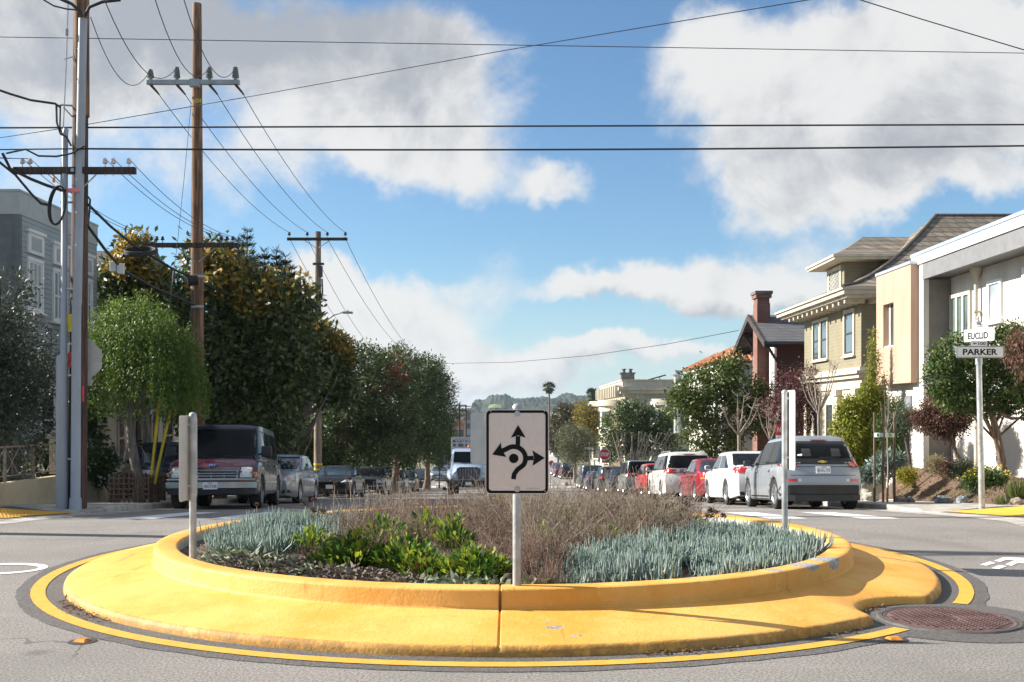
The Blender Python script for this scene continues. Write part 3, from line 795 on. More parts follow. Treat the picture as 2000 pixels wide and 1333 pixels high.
# --- right: olive house ----------------------------------------------------------
oh = thing('olive_house', 'olive clapboard house with brown shingled hip roof, dormer and cream eaves brackets', 'house', (15, 38, G(38)))
OX, OY0, OY1 = 11.5, 34.5, 41.2
mb = MB(); mb.b2(OX, 24, OY0, OY1, 3.05, 5.32); mb.build('upper_wall', 'olive_siding', oh)
mb = MB(); mb.b2(OX + .02, 24, OY0 + .02, OY1 - .02, -2.6, 2.75); mb.build('lower_wall', 'cream_trim', oh)
mb = MB(); mb.b2(OX - .12, 24, OY0 - .12, OY1 + .1, 2.76, 2.9); mb.b2(OX - .22, 24, OY0 - .22, OY1 + .15, 2.902, 3.0); mb.b2(OX - .08, 24, OY0 - .08, OY1 + .08, 3.002, 3.12); mb.b2(OX - .05, 24, OY0 - .05, OY1 + .05, 2.42, 2.6); mb.build('belt_course', 'cream_trim', oh)
EX, EY0, EY1 = OX - .85, OY0 - .95, OY1 + .85
mb = MB(); mb.b2(EX + .12, 24, EY0 + .12, EY1 - .12, 5.33, 5.42); mb.build('soffit', 'cream_trim', oh)
mb = MB(); mb.b2(EX - .02, 24, EY0 - .02, EY1 + .02, 5.422, 5.56); mb.b2(EX - .09, 24, EY0 - .09, EY1 + .09, 5.562, 5.64); mb.build('gutter', 'cream_trim', oh)
for y in np.arange(OY0 - .3, OY1 + .4, .62):
    mb = MB(); mb.b2(EX + .2, OX - .003, y - .07, y + .07, 5.18, 5.329); mb.build('bracket', 'cream_trim', oh)
for x in np.arange(OX + .3, 15, .8):
    mb = MB(); mb.b2(x - .07, x + .07, EY0 + .2, OY0 - .003, 5.18, 5.329); mb.build('bracket', 'cream_trim', oh)
# hip roof with a kick at the eaves
def hip(x0, x1, y0, y1, z0, zr, xr0, xr1, kick=.22, mat='shingle_brown', name='roof', parent=None, steps=8):
    yr = (y0 + y1) / 2; mb = MB(); rows = []
    for k in range(steps + 1):
        s_ = k / steps; h = s_ ** (1 + kick * 2)
        a = x0 + (xr0 - x0) * s_; b = x1 + (xr1 - x1) * s_; c = y0 + (yr - y0) * s_; d = y1 + (yr - y1) * s_; z = z0 + (zr - z0) * h
        rows.append([(a, c, z), (b, c, z), (b, d, z), (a, d, z), (a, c, z)])
    mb.grid(rows); mb.quad(*rows[0][:4])
    return mb.build(name, mat, parent)
rf = hip(EX - .1, 24.5, EY0 - .1, EY1 + .1, 5.642, 8.74, 15.3, 20.5, .22, 'shingle_brown', 'roof', oh)
M('ridge_cap', (.10, .085, .072), .85, var=.3, sca=8)
mb = MB(); mb.tube([(15.3, (EY0 + EY1) / 2, 8.74), (20.5, (EY0 + EY1) / 2, 8.74)], .06, 6)
pts = [];
for k in range(9):
    s_ = k / 8; h = s_ ** 1.44; pts.append((EX - .1 + (15.3 - EX + .1) * s_, EY0 - .1 + ((EY0 + EY1) / 2 - EY0 + .1) * s_, 5.642 + 3.098 * h + .01))
mb.tube(pts, .06, 6); mb.build('ridge_tiles', 'ridge_cap', rf)
# dormer
dm = MB(); DX, dy0, dy1 = 11.75, 37.05, 39.1
dm.b2(DX, 14.5, dy0, dy1, 5.7, 6.95); d_ = dm.build('dormer', 'olive_siding', oh)
mb = MB(); mb.b2(DX - .55, 14.6, dy0 - .65, dy1 + .65, 6.952, 7.04); mb.b2(DX - .6, 14.6, dy0 - .7, dy1 + .7, 7.042, 7.12); mb.build('eaves', 'cream_trim', d_)
hip(DX - .6, 15.2, dy0 - .7, dy1 + .7, 7.122, 8.0, 12.75, 14.6, .12, 'shingle_brown', 'roof', d_, 5)
mb = MB(); wbox(mb, '-x', DX, dy0 + .25, dy0 + .4, .002, .05, 5.85, 6.75); wbox(mb, '-x', DX, dy1 - .4, dy1 - .25, .002, .05, 5.85, 6.75); wbox(mb, '-x', DX, dy0 + .25, dy1 - .25, .002, .055, 6.75, 6.88); wbox(mb, '-x', DX, dy0 + .2, dy1 - .2, .002, .08, 5.75, 5.85); mb.build('window_casing', 'cream_trim', d_)
mb = MB(); wbox(mb, '-x', DX, dy0 + .4, dy1 - .4, .002, .02, 5.85, 6.75); mb.build('pane', 'pane', d_)
mb = MB()
for k in range(-5, 12):
    for s_ in (1, -1):
        p0 = Vector((DX - .028, dy0 + .4 + k * .16, 5.87)); p1 = Vector((DX - .028, dy0 + .4 + k * .16 + .85 * s_, 6.74))
        a, b = dy0 + .42, dy1 - .42
        def clipy(p, q):
            t0, t1 = 0., 1.
            dy = q.y - p.y
            for lim, sg in ((a, 1), (b, -1)):
                f0, f1 = (p.y - lim) * sg, (q.y - lim) * sg
                if f0 < 0 and f1 < 0: return None
                if f0 < 0: t0 = max(t0, -f0 / (f1 - f0))
                elif f1 < 0: t1 = min(t1, f0 / (f0 - f1))
            return (p.lerp(q, t0), p.lerp(q, t1)) if t1 > t0 + .02 else None
        c_ = clipy(p0, p1)
        if c_: mb.tube(c_, .012, 4)
mb.build('lattice', 'curtain', d_)
window(oh, '-x', OX, 38.05, 39.0, 3.62, 5.0, 'cream_trim', 'pane_blue_sky', .1, sashmat='sash_dark'); window(oh, '-x', OX, 39.05, 40.0, 3.62, 5.0, 'cream_trim', 'pane_blue_sky', .1, sashmat='sash_dark')
window(oh, '-x', OX, 35.1, 36.25, 3.62, 5.0, 'cream_trim', 'pane_blue_sky', .13, sashmat='sash_dark')
window(oh, '-y', OY0, OX + .85, OX + 1.75, 3.5, 4.85, 'cream_trim', 'pane', .12, sashmat='sash_dark')
for a in (35.2, 37.4, 38.9):
    window(oh, '-x', OX + .02, a, a + 1.0, -.9, 1.9, 'cream_trim', 'pane', .12, sashmat='sash_dark')
for a in (34.75, 36.8, 40.6):
    mb = MB(); mb.b2(OX - .14, OX + .018, a - .18, a + .18, -2.4, 2.2); mb.b2(OX - .2, OX + .016, a - .24, a + .24, 2.202, 2.4); mb.build('pilaster', 'cream_trim', oh)

# --- right: brick house with steep gable -------------------------------------------
bh = thing('brick_house', 'dark brick house with a steep grey gable roof and timber brackets', 'house', (14, 48.5, G(48)))
GX = 11.0; yc_ = 48.5; hw = 3.15; ze = 4.72; zp = 6.15
mb = MB(); mb.prism([(yc_ - 2.35, -3), (yc_ + 2.35, -3), (yc_ + 2.35, 4.95), (yc_, 5.85), (yc_ - 2.35, 4.95)], GX + .65, 22, 'X'); mb.build('wall', 'dark_brick', bh)
mb = MB()
for s_ in (1, -1):
    mb.prism([(yc_, zp), (yc_ + s_ * hw, ze), (yc_ + s_ * hw, ze - .12), (yc_, zp - .14)], GX, 23, 'X')
mb.build('roof', 'shingle_grey', bh)
mb = MB()
for s_ in (1, -1):
    mb.prism([(yc_, zp + .03), (yc_ + s_ * (hw + .06), ze + .0), (yc_ + s_ * (hw + .06), ze - .28), (yc_, zp - .27)], GX - .1, GX - .003, 'X')
mb.build('bargeboard', 'dark_timber', bh)
for s_ in (1, -1):
    for f_ in (.42, .9):
        mb = MB(); y = yc_ + s_ * hw * f_; z = zp - (zp - ze) * f_ - .3
        mb.b2(GX + .02, GX + .68, y - .09, y + .09, z - .08, z + .1)
        mb.tube([(GX + .15, y, z - .05), (GX + .62, y, z - .8)], .075, 4); mb.build('bracket', 'dark_timber', bh)
mb = MB(); mb.b2(GX + .13, GX + .72, 47.55, 48.35, -3, 6.6); mb.b2(GX + .15, GX + .70, 47.6, 48.3, 6.602, 6.85); mb.b2(GX + .07, GX + .78, 47.5, 48.4, 6.852, 7.02); mb.build('chimney', 'red_brick', bh)
mb = MB(); mb.b2(GX + .02, GX + .82, 47.45, 48.45, 7.022, 7.16); mb.build('chimney_cap', 'chimney_stone', bh)
window(bh, '-x', GX + .65, 46.35, 47.2, 2.4, 4.5, 'white_trim', 'pane_pale_sky', .09, True, (.5,))
window(bh, '-x', GX + .65, 49.2, 50.4, 2.4, 4.2, 'white_trim', 'pane', .09, True, (.5,))
# bird on the ridge
M('bird_black', (.02, .02, .024), .5)
bird = MB(); bc = Vector((13.45, yc_, zp + .10))
for c, r in ((bc, (.16, .07, .075)), (bc + Vector((-.13, 0, .09)), (.055, .045, .05))):
    bird.lathe([(max(.001, math.sin(math.pi * k / 8)), -math.cos(math.pi * k / 8)) for k in range(9)], 10)
    nv = 90
    for i in range(len(bird.v) - nv, len(bird.v)):
        x, y, z = bird.v[i]; bird.v[i] = (c.x + x * r[0], c.y + y * r[1], c.z + z * r[2])
bird.add([bc + Vector((.1, .03, .02)), bc + Vector((.1, -.03, .02)), bc + Vector((.3, -.035, -.06)), bc + Vector((.3, .035, -.06)), bc + Vector((.1, 0, -.03))], [(0, 1, 2, 3), (4, 3, 2), (4, 0, 3), (4, 2, 1)])
bird.add([bc + Vector((-.17, .015, .09)), bc + Vector((-.17, -.015, .09)), bc + Vector((-.25, 0, .075)), bc + Vector((-.17, 0, .11))], [(0, 1, 2), (0, 2, 3), (1, 3, 2)])
for s_ in (.02, -.02): bird.tube([bc + Vector((.01, s_, -.05)), bc + Vector((0, s_, -.12))], .006, 4)
tag(bird.build('bird', 'bird_black', smooth=60), 'black bird standing on the ridge of the grey gable roof', 'bird')

# --- right: white house with clay tile roof ----------------------------------------
th_ = thing('tiled_house', 'white house with a low terracotta tiled roof beyond the brick house', 'house', (13, 60, G(60)))
mb = MB(); mb.b2(11.0, 20, 54.5, 65, -4, 4.1); mb.build('wall', 'white_stucco', th_)
def tileroof(x0, x1, y0, y1, z0, zr, xr, name):
    rows = []; n = 46; yr = (y0 + y1) / 2
    mb = MB()
    hip(x0, x1, y0, y1, z0, zr, xr, x1 - (xr - x0), 0., 'terracotta', name, th_, 3)
    # rounded tile courses up the two visible slopes
    for k in np.arange(x0 + .15, x1, .30):
        t = min(1., (k - x0) / (xr - x0)) if k < xr else 1.
        mb.tube([(k, y0 - .02, z0 + .03), (k, y0 + (yr - y0) * t, z0 + (zr - z0) * t + .03)], .09, 6)
    for k in np.arange(y0 + .15, y1, .30):
        t = 1 - abs(k - yr) / (yr - y0)
        mb.tube([(x0 - .02, k, z0 + .03), (x0 + (xr - x0) * t, k, z0 + (zr - z0) * t + .03)], .09, 6)
    mb.build('tile_courses', 'terracotta', th_, smooth=50)
tileroof(10.6, 20, 60.2, 65.4, 4.25, 5.2, 12.4, 'roof')
tileroof(10.5, 20, 54.2, 59.6, 4.3, 5.35, 12.4, 'roof')
mb = MB(); mb.b2(10.75, 20, 54.4, 65.2, 4.1, 4.24); mb.build('cornice', 'white_trim', th_)
for a in (55.5, 58, 61.5): window(th_, '-x', 11.0, a, a + 1.2, 1.2, 3.2, 'white_trim', 'pane', .1)
mb = MB(); q = P(1322, 738, 66); mb.lathe([(.2, -3.5), (.2, .15), (.36, .16), (.05, .45), (.001, .46)], 14, (q.x, q.y, q.z)); mb.build('flue', 'vent_metal', th_, smooth=40)

# --- right: cream ornate flats with round bays ----------------------------------------
of = thing('cream_flats', 'ornate cream flats with round bays and a heavy cornice', 'building', (13, 108, G(108)))
FX, fy = 10.6, 98.
mb = MB(); mb.b2(FX, 24, fy, 122, -6, 4.0); mb.build('wall', 'cream_trim', of)
mb = MB(); mb.b2(FX - .5, 24, fy - .5, 122.5, 3.5, 3.8); mb.b2(FX - .7, 24, fy - .7, 122.7, 3.802, 4.1); mb.b2(FX - .3, 24, fy - .3, 122.3, 4.102, 4.7); mb.b2(FX - .4, 24, fy - .4, 122.4, 4.702, 4.82); mb.build('cornice', 'cream_trim', of)
for y in np.arange(fy + .2, 122, 2.0):
    mb = MB(); mb.b2(FX - .95, FX - .301, y, y + .5, 3.2, 4.3); mb.build('bracket', 'cream_trim', of)
for cx, cy in ((FX, 105.), (FX, 116.), (14.6, fy)):
    mb = MB(); mb.lathe([(1.9, -6), (1.9, 2.4), (2.15, 2.42), (2.15, 2.75), (2.0, 2.76), (2.0, 3.0), (.01, 3.02)], 20, (cx, cy, 0)); b_ = mb.build('round_bay', 'cream_trim', of, smooth=30)
    for zz in (.3, -3.2):
        for a in (-1., 0, 1.):
            d0 = Vector((-1, 0, 0)) if cy > fy else Vector((0, -1, 0)); d0 = Matrix.Rotation(a * .8, 3, 'Z') @ d0
            q = Vector((cx, cy, zz + .75)) + d0 * 1.9
            mb = MB(); mb.box(q, (.9, .1, 1.6), mat=d0.to_track_quat('Y', 'Z').to_matrix()); f = mb.build('window', 'pane', of)
            mb = MB(); mb.box(q - Vector((0, 0, .85)), (1.05, .2, .12), mat=d0.to_track_quat('Y', 'Z').to_matrix()); mb.build('sill', 'white_trim', f)
mb = MB(); q = P(1225, 748, 104); mb.b2(q.x - .65, q.x + .65, q.y - .6, q.y + .6, 4.5, q.z + .85); mb.b2(q.x - .75, q.x + .75, q.y - .7, q.y + .7, q.z + .852, q.z + 1.0)
for s_ in (-.33, .33): mb.lathe([(.16, q.z + 1.0), (.13, q.z + 1.25), (.24, q.z + 1.27), (.22, q.z + 1.38), (.001, q.z + 1.4)], 10, (q.x + s_, q.y, 0))
mb.build('chimney', 'chimney_stone', of)
mb = MB(); a, b = P(1243, 749, 100), P(1300, 733, 100); mb.tube([a, b], .09, 4); mb.tube([a + Vector((.0, 1.4, 0)), b + Vector((0, 1.4, 0))], .09, 4); mb.tube([b, b + Vector((0, 1.4, 0))], .06, 4); mb.tube([(a + b) / 2, (a + b) / 2 + Vector((0, 1.4, 0))], .06, 4)
for t in (.55, .8): mb.tube([a.lerp(b, t), Vector((a.lerp(b, t).x, a.y, 4.7))], .05, 4)
mb.add([a, b, b + Vector((0, 1.4, 0)), a + Vector((0, 1.4, 0))], [(0, 1, 2, 3)]); mb.build('solar_panel', 'solar_frame', of)

# --- far houses at the foot of the street --------------------------------------------
M('far_pink', (.42, .30, .26), .9, var=.15); M('far_blue', (.30, .36, .42), .9, var=.15); M('far_white', (.62, .60, .56), .9, var=.1); M('far_tan', (.44, .38, .28), .9, var=.1)
farh = [(862, 884, 868, 834, 205, 'far_white', 'white'), (884, 906, 880, 822, 226, 'far_pink', 'pale pink'), (900, 926, 862, 806, 300, 'far_white', 'flat white'), (845, 872, 872, 838, 240, 'far_blue', 'slate blue'),
        (925, 960, 850, 812, 330, 'far_tan', 'tan'), (1080, 1104, 862, 824, 250, 'far_white', 'cream white'), (1108, 1130, 846, 818, 320, 'far_tan', 'sandy'), (1132, 1160, 838, 808, 360, 'far_white', 'pale'), (905, 925, 842, 812, 270, 'far_blue', 'grey blue')]
for (xa, xb, yb_, yt, Y, mt, cn) in farh:
    x0, x1 = PX(xa, Y), PX(xb, Y); zt = PZ(yt, Y); zb = G(Y) - 1
    t_ = thing('distant_house', f'distant {cn} house at the bottom of the street, ' + ('left of the truck' if xb < 930 else 'behind the turning sign' if xb < 1000 else 'below the palms'), 'house', ((x0 + x1) / 2, Y + 5, zb))
    mb = MB(); mb.b2(x0, x1, Y, Y + 10, zb, zt - 1.2); mb.build('wall', mt, t_)
    mb = MB(); mb.prism([(x0 - .3, zt - 1.198), (x1 + .3, zt - 1.198), ((x0 + x1) / 2, zt + .4)], Y - .3, Y + 10.3, 'Y'); mb.build('roof', 'chimney_stone' if mt != 'far_pink' else 'terracotta', t_)
    for k in range(2):
        for j in range(2):
            mb = MB(); a = x0 + (x1 - x0) * (.2 + .4 * k); mb.b2(a, a + .9, Y - .05, Y - .01, zt - 3.4 - 3 * j, zt - 2.0 - 3 * j); mb.build('window', 'pane', t_)

# --- hills -------------------------------------------------------------------------
def hillmat():
    m, t = newmat('wooded_hill')
    o = t.n('ShaderNodeTexCoord').outputs['Object']
    f = t.noise(o, .022, 6., .65); f2 = t.noise(o, .004, 4., .6)
    cc = t.mix(t.smooth(f, .35, .65), (.016, .026, .022), (.05, .066, .046))
    p = t.n('ShaderNodeBsdfPrincipled', {'Base Color': cc, 'Roughness': 1., 'Specular IOR Level': .1})
    finish(t, p)
hillmat(); M('hill_meadow', (.17, .26, .07), .95, var=.2, sca=.02)
def hill(prof, Y, depth, name):
    "a wooded ridge: its skyline follows the photograph, its slopes run down to the plain"
    xs = np.linspace(prof[0][0], prof[-1][0], 700); zs = np.interp(xs, [p[0] for p in prof], [p[1] for p in prof])
    rows = []
    for j in range(31):
        s_ = j / 30; r = []
        k = math.sin(math.pi * min(1, s_ * 1.05 + .0)) if s_ > .5 else math.sin(math.pi * s_)
        for i, (px, py) in enumerate(zip(xs, zs)):
            X = PX(px, Y); H = PZ(py, Y) - G(Y)
            n1 = mnoise.fractal((X * .02, s_ * 9, 1.), 1., 2., 4) * 5. + mnoise.noise((X * .08, s_ * 40, 3.)) * 3.2 + abs(mnoise.noise((X * .16, s_ * 80, 6.))) * 5. - 2.5
            r.append((X, Y - depth * (.5 - s_), G(Y) - 1 + max(0, (H + n1) * max(0, k))))
        rows.append(r)
    mb = MB(); mb.grid(rows)
    return struct(mb.build(name, 'wooded_hill', smooth=35))
hill([(400, 800), (700, 812), (860, 802), (905, 800), (925, 795), (929, 778), (945, 782), (960, 772), (985, 770), (1005, 775), (1030, 772), (1060, 774), (1085, 777), (1110, 770), (1135, 774), (1160, 772), (1185, 780), (1230, 782), (1300, 795), (1400, 806), (1500, 812)], 1500, 520, 'hill')
hill([(500, 800), (800, 798), (880, 794), (930, 800), (1000, 802), (1200, 800), (1500, 800)], 2600, 500, 'hill')
q = P(968, 796, 1300)
mb = MB(); mb.grid([[(PX(a, 1310) , 1310 + 20 * s_, PZ(798 - s_ * 7 - 2 * math.sin((a - 955) / 7), 1310)) for a in np.linspace(954, 979, 9)] for s_ in (0, .5, 1)]); struct(mb.build('meadow', 'hill_meadow'))
# far-off town and woods on the plain
M('town_wall', (.50, .46, .41), .9, c2=(.32, .30, .30), sca=.05)
mb = MB(); random.seed(5)
for k in range(420):
    Y = random.uniform(430, 1150); X = random.uniform(-.32, .30) * Y
    if abs(X) < 9: continue
    w_, d_, h_ = random.uniform(7, 13), random.uniform(8, 14), random.uniform(6, 11); z = G(Y) - .2
    mb.b2(X - w_ / 2, X + w_ / 2, Y, Y + d_, z, z + h_)
    if k % 3: mb.prism([(X - w_ / 2 - .3, z + h_ + .01), (X + w_ / 2 + .3, z + h_ + .01), (X, z + h_ + w_ * .28)], Y - .3, Y + d_ + .3, 'Y')
struct(mb.build('distant_town', 'town_wall', fix=False), 'stuff')
# ------------------------------------------------------------------ poles, wires, signs
def wood(name, c1, c2):
    m, t = newmat(name)
    o = t.n('ShaderNodeTexCoord').outputs['Object']
    v1 = t.n('ShaderNodeMapping', {'Vector': o, 'Scale': (11, 11, .4)}).outputs[0]
    f = t.noise(v1, 2.6, 7., .7); f2 = t.noise(o, .8, 4.)
    cc = t.mix(t.smooth(f, .40, .62), tuple(x * .7 for x in c1), c2)
    cc = t.mix(t.smooth(f2, .45, .65, 0., .65), cc, tuple(x * .5 for x in c1))
    bn = t.n('ShaderNodeBump', {'Height': f, 'Strength': .5, 'Distance': .02})
    p = t.n('ShaderNodeBsdfPrincipled', {'Base Color': cc, 'Roughness': .85, 'Normal': bn}); finish(t, p)
wood('pole_wood', (.13, .065, .035), (.30, .17, .095)); wood('pole_wood_grey', (.20, .15, .115), (.36, .29, .23)); wood('pole_wood_dark', (.05, .026, .018), (.13, .07, .045)); wood('arm_wood', (.035, .022, .017), (.085, .055, .042))
M('conduit_grey', (.36, .39, .43), .5, var=.1, sca=3., zstretch=.2)
M('galvanised', (.42, .43, .43), .42, metal=.55, var=.2, sca=9., bump=.05)
M('sign_back', (.72, .69, .64), .55, metal=.08, var=.08, sca=6)
M('arm_grey', (.36, .41, .44), .55, var=.1)
M('porcelain_grey', (.20, .235, .24), .3); M('porcelain_white', (.62, .60, .58), .3); M('porcelain_brown', (.05, .035, .03), .3)
M('wire_black', (.012, .012, .013), .6, var=.0); M('wire_grey', (.06, .062, .066), .6, var=.0)
M('tag_yellow', (.80, .62, .03), .6, var=.08); M('tag_red', (.62, .05, .04), .6, var=.15); M('tag_pink', (.75, .22, .22), .6)
M('guard_yellow', (.80, .56, .02), .5, var=.08); M('box_white', (.66, .68, .68), .5, var=.05)
M('sign_white', (.80, .69, .625), .45, var=.03, sca=40); M('sign_black', (.010, .009, .009), .6, var=.0, spec=.15); M('sign_red', (.55, .025, .03), .45, var=.05); M('street_white', (.78, .78, .76), .45, var=.04)

def pole_obj(root, pts, rad, mat): 
    mb = MB(); mb.tube(pts, rad, 18); return mb.build('shaft', mat, root, smooth=50)
def pin_insulator(mb, x, y, z, s=1., h=0.):
    mb.lathe([(.008, 0), (.008, .07 * s), (.035 * s, .07 * s), (.05 * s, .09 * s), (.05 * s, .105 * s), (.03 * s, .115 * s), (.042 * s, .14 * s), (.03 * s, .165 * s), (.02 * s, .175 * s), (.001, .18 * s)], 10, (x, y, z))
def post_insulator(mb, x, y, z, h=.36):
    pr = [(.05, 0), (.05, .04)]
    for k in range(6):
        b = .05 + k * (h - .1) / 6
        pr += [(.055, b), (.095 - k * .004, b + .018), (.095 - k * .004, b + .026), (.055, b + .04)]
    pr += [(.05, h - .04), (.06, h - .03), (.06, h), (.001, h + .01)]
    mb.lathe(pr, 14, (x, y, z))

# corner pole with conduits (left)
YP = 20.2; xp = PX(153, YP)
cp = thing('utility_pole', 'dark wooden corner pole flanked by two grey conduits, with octagonal sign back and coiled cable', 'utility pole', (xp, YP, G(YP) + KH), group='wooden utility poles')
pole_obj(cp, [(xp - .02, YP, G(YP)), (xp + .03, YP, 5.5), (xp + .06, YP, 12.)], [.175, .15, .125], 'pole_wood_dark')
mb = MB(); mb.tube([(xp + .06, YP - .005, 7.3), (xp + .065, YP - .005, 12.01)], [.15, .13], 18); mb.build('upper_shaft', 'pole_wood', cp, smooth=50)
mb = MB(); a = PX(131, YP); mb.tube([(a, YP - .22, G(YP)), (a, YP - .22, 2.52), (a + .01, YP - .22, 2.62), (a + .03, YP - .22, 2.7), (a + .05, YP - .21, 6.9), (a + .06, YP - .19, 7.0)], [.11, .11, .12, .062, .055, .05], 14); mb.build('conduit', 'conduit_grey', cp, smooth=50)
mb = MB(); a = PX(158, YP); mb.tube([(a, YP - .25, G(YP)), (a, YP - .25, G(YP) + .3), (a + .0, YP - .25, G(YP) + .32), (a + .02, YP - .25, 3.6), (a + .02, YP - .25, 3.72), (a + .03, YP - .24, 3.74), (a + .12, YP - .2, 9.1)], [.12, .11, .09, .085, .10, .082, .08], 14); mb.build('conduit', 'conduit_grey', cp, smooth=50)
mb = MB()
for z in (.7, 2.3, 2.9, 3.95, 5.6):
    mb.box((PX(145, YP), YP - .2, z), (.34, .06, .03))
for z in np.arange(-.2, 9, .62):
    for a in (PX(157, YP) + .012 * z, ):
        mb.lathe([(.012, -.345), (.001, -.352)], 6, (a, YP, z), 'Y')
mb.build('bracket', 'galvanised', cp)
for (py0, py1, mt) in ((616, 650, 'tag_yellow'), (690, 718, 'tag_red')):
    mb = MB(); z0, z1 = PZ(py1, YP), PZ(py0, YP); mb.box((PX(145.5, YP), YP - .19, (z0 + z1) / 2), (.09, .02, z1 - z0)); mb.build('tag', mt, cp)
mb = MB(); z0, z1 = PZ(785, YP), PZ(755, YP); mb.box((PX(166.5, YP), YP - .12, (z0 + z1) / 2), (.02, .09, z1 - z0)); mb.build('tag', 'tag_red', cp)
# crossarm, braces
za = PZ(339, YP); xa0, xa1 = PX(38, YP), PX(273, YP)
mb = MB(); mb.box(((xa0 + xa1) / 2, YP - .22, za), (xa1 - xa0, .10, .125)); arm = mb.build('crossarm', 'arm_wood', cp)
mb = MB(); mb.box((xp, YP - .275, za), (.06, .02, .06))
for s_ in (-1, 1): mb.tube([(xp + .42 * s_, YP - .18, za - .06), (xp + .05 * s_, YP - .18, za - .42)], .014, 5)
mb.build('brace', 'galvanised', arm)
INS = []
for px in (54, 69, 214, 230, 260):
    mb = MB(); x = PX(px, YP); pin_insulator(mb, x, YP - .22, za + .062, 1.); mb.tube([(x, YP - .22, za - .1), (x, YP - .22, za + .07)], .008, 5); mb.build('insulator', 'porcelain_white', arm, smooth=40); INS.append((x, YP - .22, za + .23))
# rods, loops and the coil on the pole
mb = MB(); mb.tube([P(134, -30, YP - .2), P(130, 110, YP - .2), P(126, 200, YP - .2), P(121, 300, YP - .2), P(118, 375, YP - .2)], .011, 6)
mb.box(P(130.5, 63, YP - .2), (.05, .05, .13), bev=.01); mb.tube([P(126, 116, YP - .2), P(146, 110, YP)], .012, 5); mb.tube([P(118, 205, YP - .2), P(146, 207, YP)], .02, 5); mb.tube([P(124, 210, YP - .2), P(146, 234, YP)], .014, 5)
mb.build('riser_rod', 'arm_grey', cp)
mb = MB()
for pts, r in (([(-420, 60), (-200, 120), (-20, 170), (20, 184), (60, 196), (108, 203), (118, 210)], .022), ([(110, 205), (111, 240), (118, 262), (130, 268), (139, 285)], .02), ([(118, 205), (117, 250), (122, 262)], .015),
               ([(5, 300), (20, 330), (60, 350), (90, 362), (120, 372), (140, 374)], .03), ([(-420, 120), (-200, 200), (-10, 310), (30, 342), (62, 380), (80, 398), (100, 402)], .026), ([(12, 300), (30, 296), (50, 292), (75, 305), (110, 306), (140, 300), (165, 285)], .018),
               ([(165, 376), (176, 390), (175, 410), (172, 440)], .02), ([(110, -5), (140, 8), (155, 22), (160, 32)], .03), ([(235, 0), (200, 4), (175, 14), (166, 32)], .03), ([(85, 0), (105, 12), (130, 18), (152, 20)], .015)):
    mb = MB(); mb.tube([P(a, b, YP - .34) for a, b in pts], r, 6); mb.build('cable', 'wire_black', cp, smooth=50)
mb = MB()
c0 = P(113, 402, YP - .36)
for k in range(3):
    mb.tube([c0 + Vector((math.cos(t) * (.13 + .012 * k) + math.sin(t) * .06, -.02 * k, math.sin(t) * .36 - math.cos(t) * .05)) for t in np.linspace(0, 2 * math.pi, 25)], .018, 6)
mb.build('cable_coil', 'wire_black', cp, smooth=50)
mb = MB(); mb.box(P(143, 372, YP - .36), (.26, .03, .075), bev=.01); mb.build('tag', 'tag_pink', cp)
mb = MB(); mb.box(P(105, 352, YP - .38), (.05, .03, .1), bev=.01); mb.build('tag', 'reflector_orange', cp)
# octagon sign seen from behind, and a small plate under it
mb = MB(); q = P(158, 702, YP + .22); rr_ = 41 * YP / FPX / math.cos(math.pi / 8)
mb.prism([(q.x + rr_ * math.cos(math.pi / 8 + k * math.pi / 4), q.z + rr_ * math.sin(math.pi / 8 + k * math.pi / 4)) for k in range(8)], q.y, q.y + .006, 'Y'); mb.build('stop_sign', 'sign_back', cp)
mb = MB(); q = P(172, 747, YP + .22); mb.box(q, (.16, .005, .14), bev=.002); mb.build('plate', 'sign_back', cp)

# tall pole (second)
Y1 = 27.5; x1_ = PX(388, Y1)
p1 = thing('utility_pole', 'tall brown wooden pole with a grey steel crossarm of ribbed insulators near its top', 'utility pole', (x1_, Y1, G(Y1) + KH), group='wooden utility poles')
pole_obj(p1, [(x1_, Y1, G(Y1)), (PX(385, Y1), Y1, 5.), (PX(385, Y1), Y1, PZ(8, Y1))], [.185, .165, .115], 'pole_wood')
z = PZ(166, Y1); xa0, xa1 = PX(292, Y1), PX(472, Y1)
mb = MB(); mb.box(((xa0 + xa1) / 2, Y1 - .2, z), (xa1 - xa0, .10, .12), bev=.008)
for px in (385,): mb.box((PX(px, Y1), Y1 - .2, z - .02), (.26, .14, .2), bev=.01)
for px in (300, 346, 420, 464): mb.box((PX(px, Y1), Y1 - .26, z), (.06, .02, .1))
a1 = mb.build('steel_crossarm', 'arm_grey', p1)
TOP1 = []; BOT1 = []
for px, h in ((299, .27), (350, .33), (413, .33), (464, .33)):
    mb = MB(); x = PX(px, Y1); post_insulator(mb, x, Y1 - .2, z + .06, h); mb.build('insulator', 'porcelain_grey', a1, smooth=40); TOP1.append(Vector((x, Y1 - .2, z + .06 + h)))
    mb = MB(); mb.tube([(x, Y1 - .2, z - .06), (x + .12, Y1 - .1, z - .2), (x + .17, Y1 - .02, z - .27)], [.04, .03, .02], 8); mb.build('dead_end', 'porcelain_brown', a1, smooth=40); BOT1.append(Vector((x + .17, Y1, z - .28)))
z = PZ(482, Y1); xa0, xa1 = PX(291, Y1), PX(469, Y1)
mb = MB(); mb.box(((xa0 + xa1) / 2, Y1 - .22, z), (xa1 - xa0, .10, .115)); a2 = mb.build('crossarm', 'arm_wood', p1)
mb = MB()
for s_ in (-1, 1): mb.tube([(x1_ + .48 * s_, Y1 - .17, z - .06), (x1_ + .05 * s_, Y1 - .17, z - .42)], .014, 5)
mb.build('brace', 'galvanised', a2)
SEC1 = []
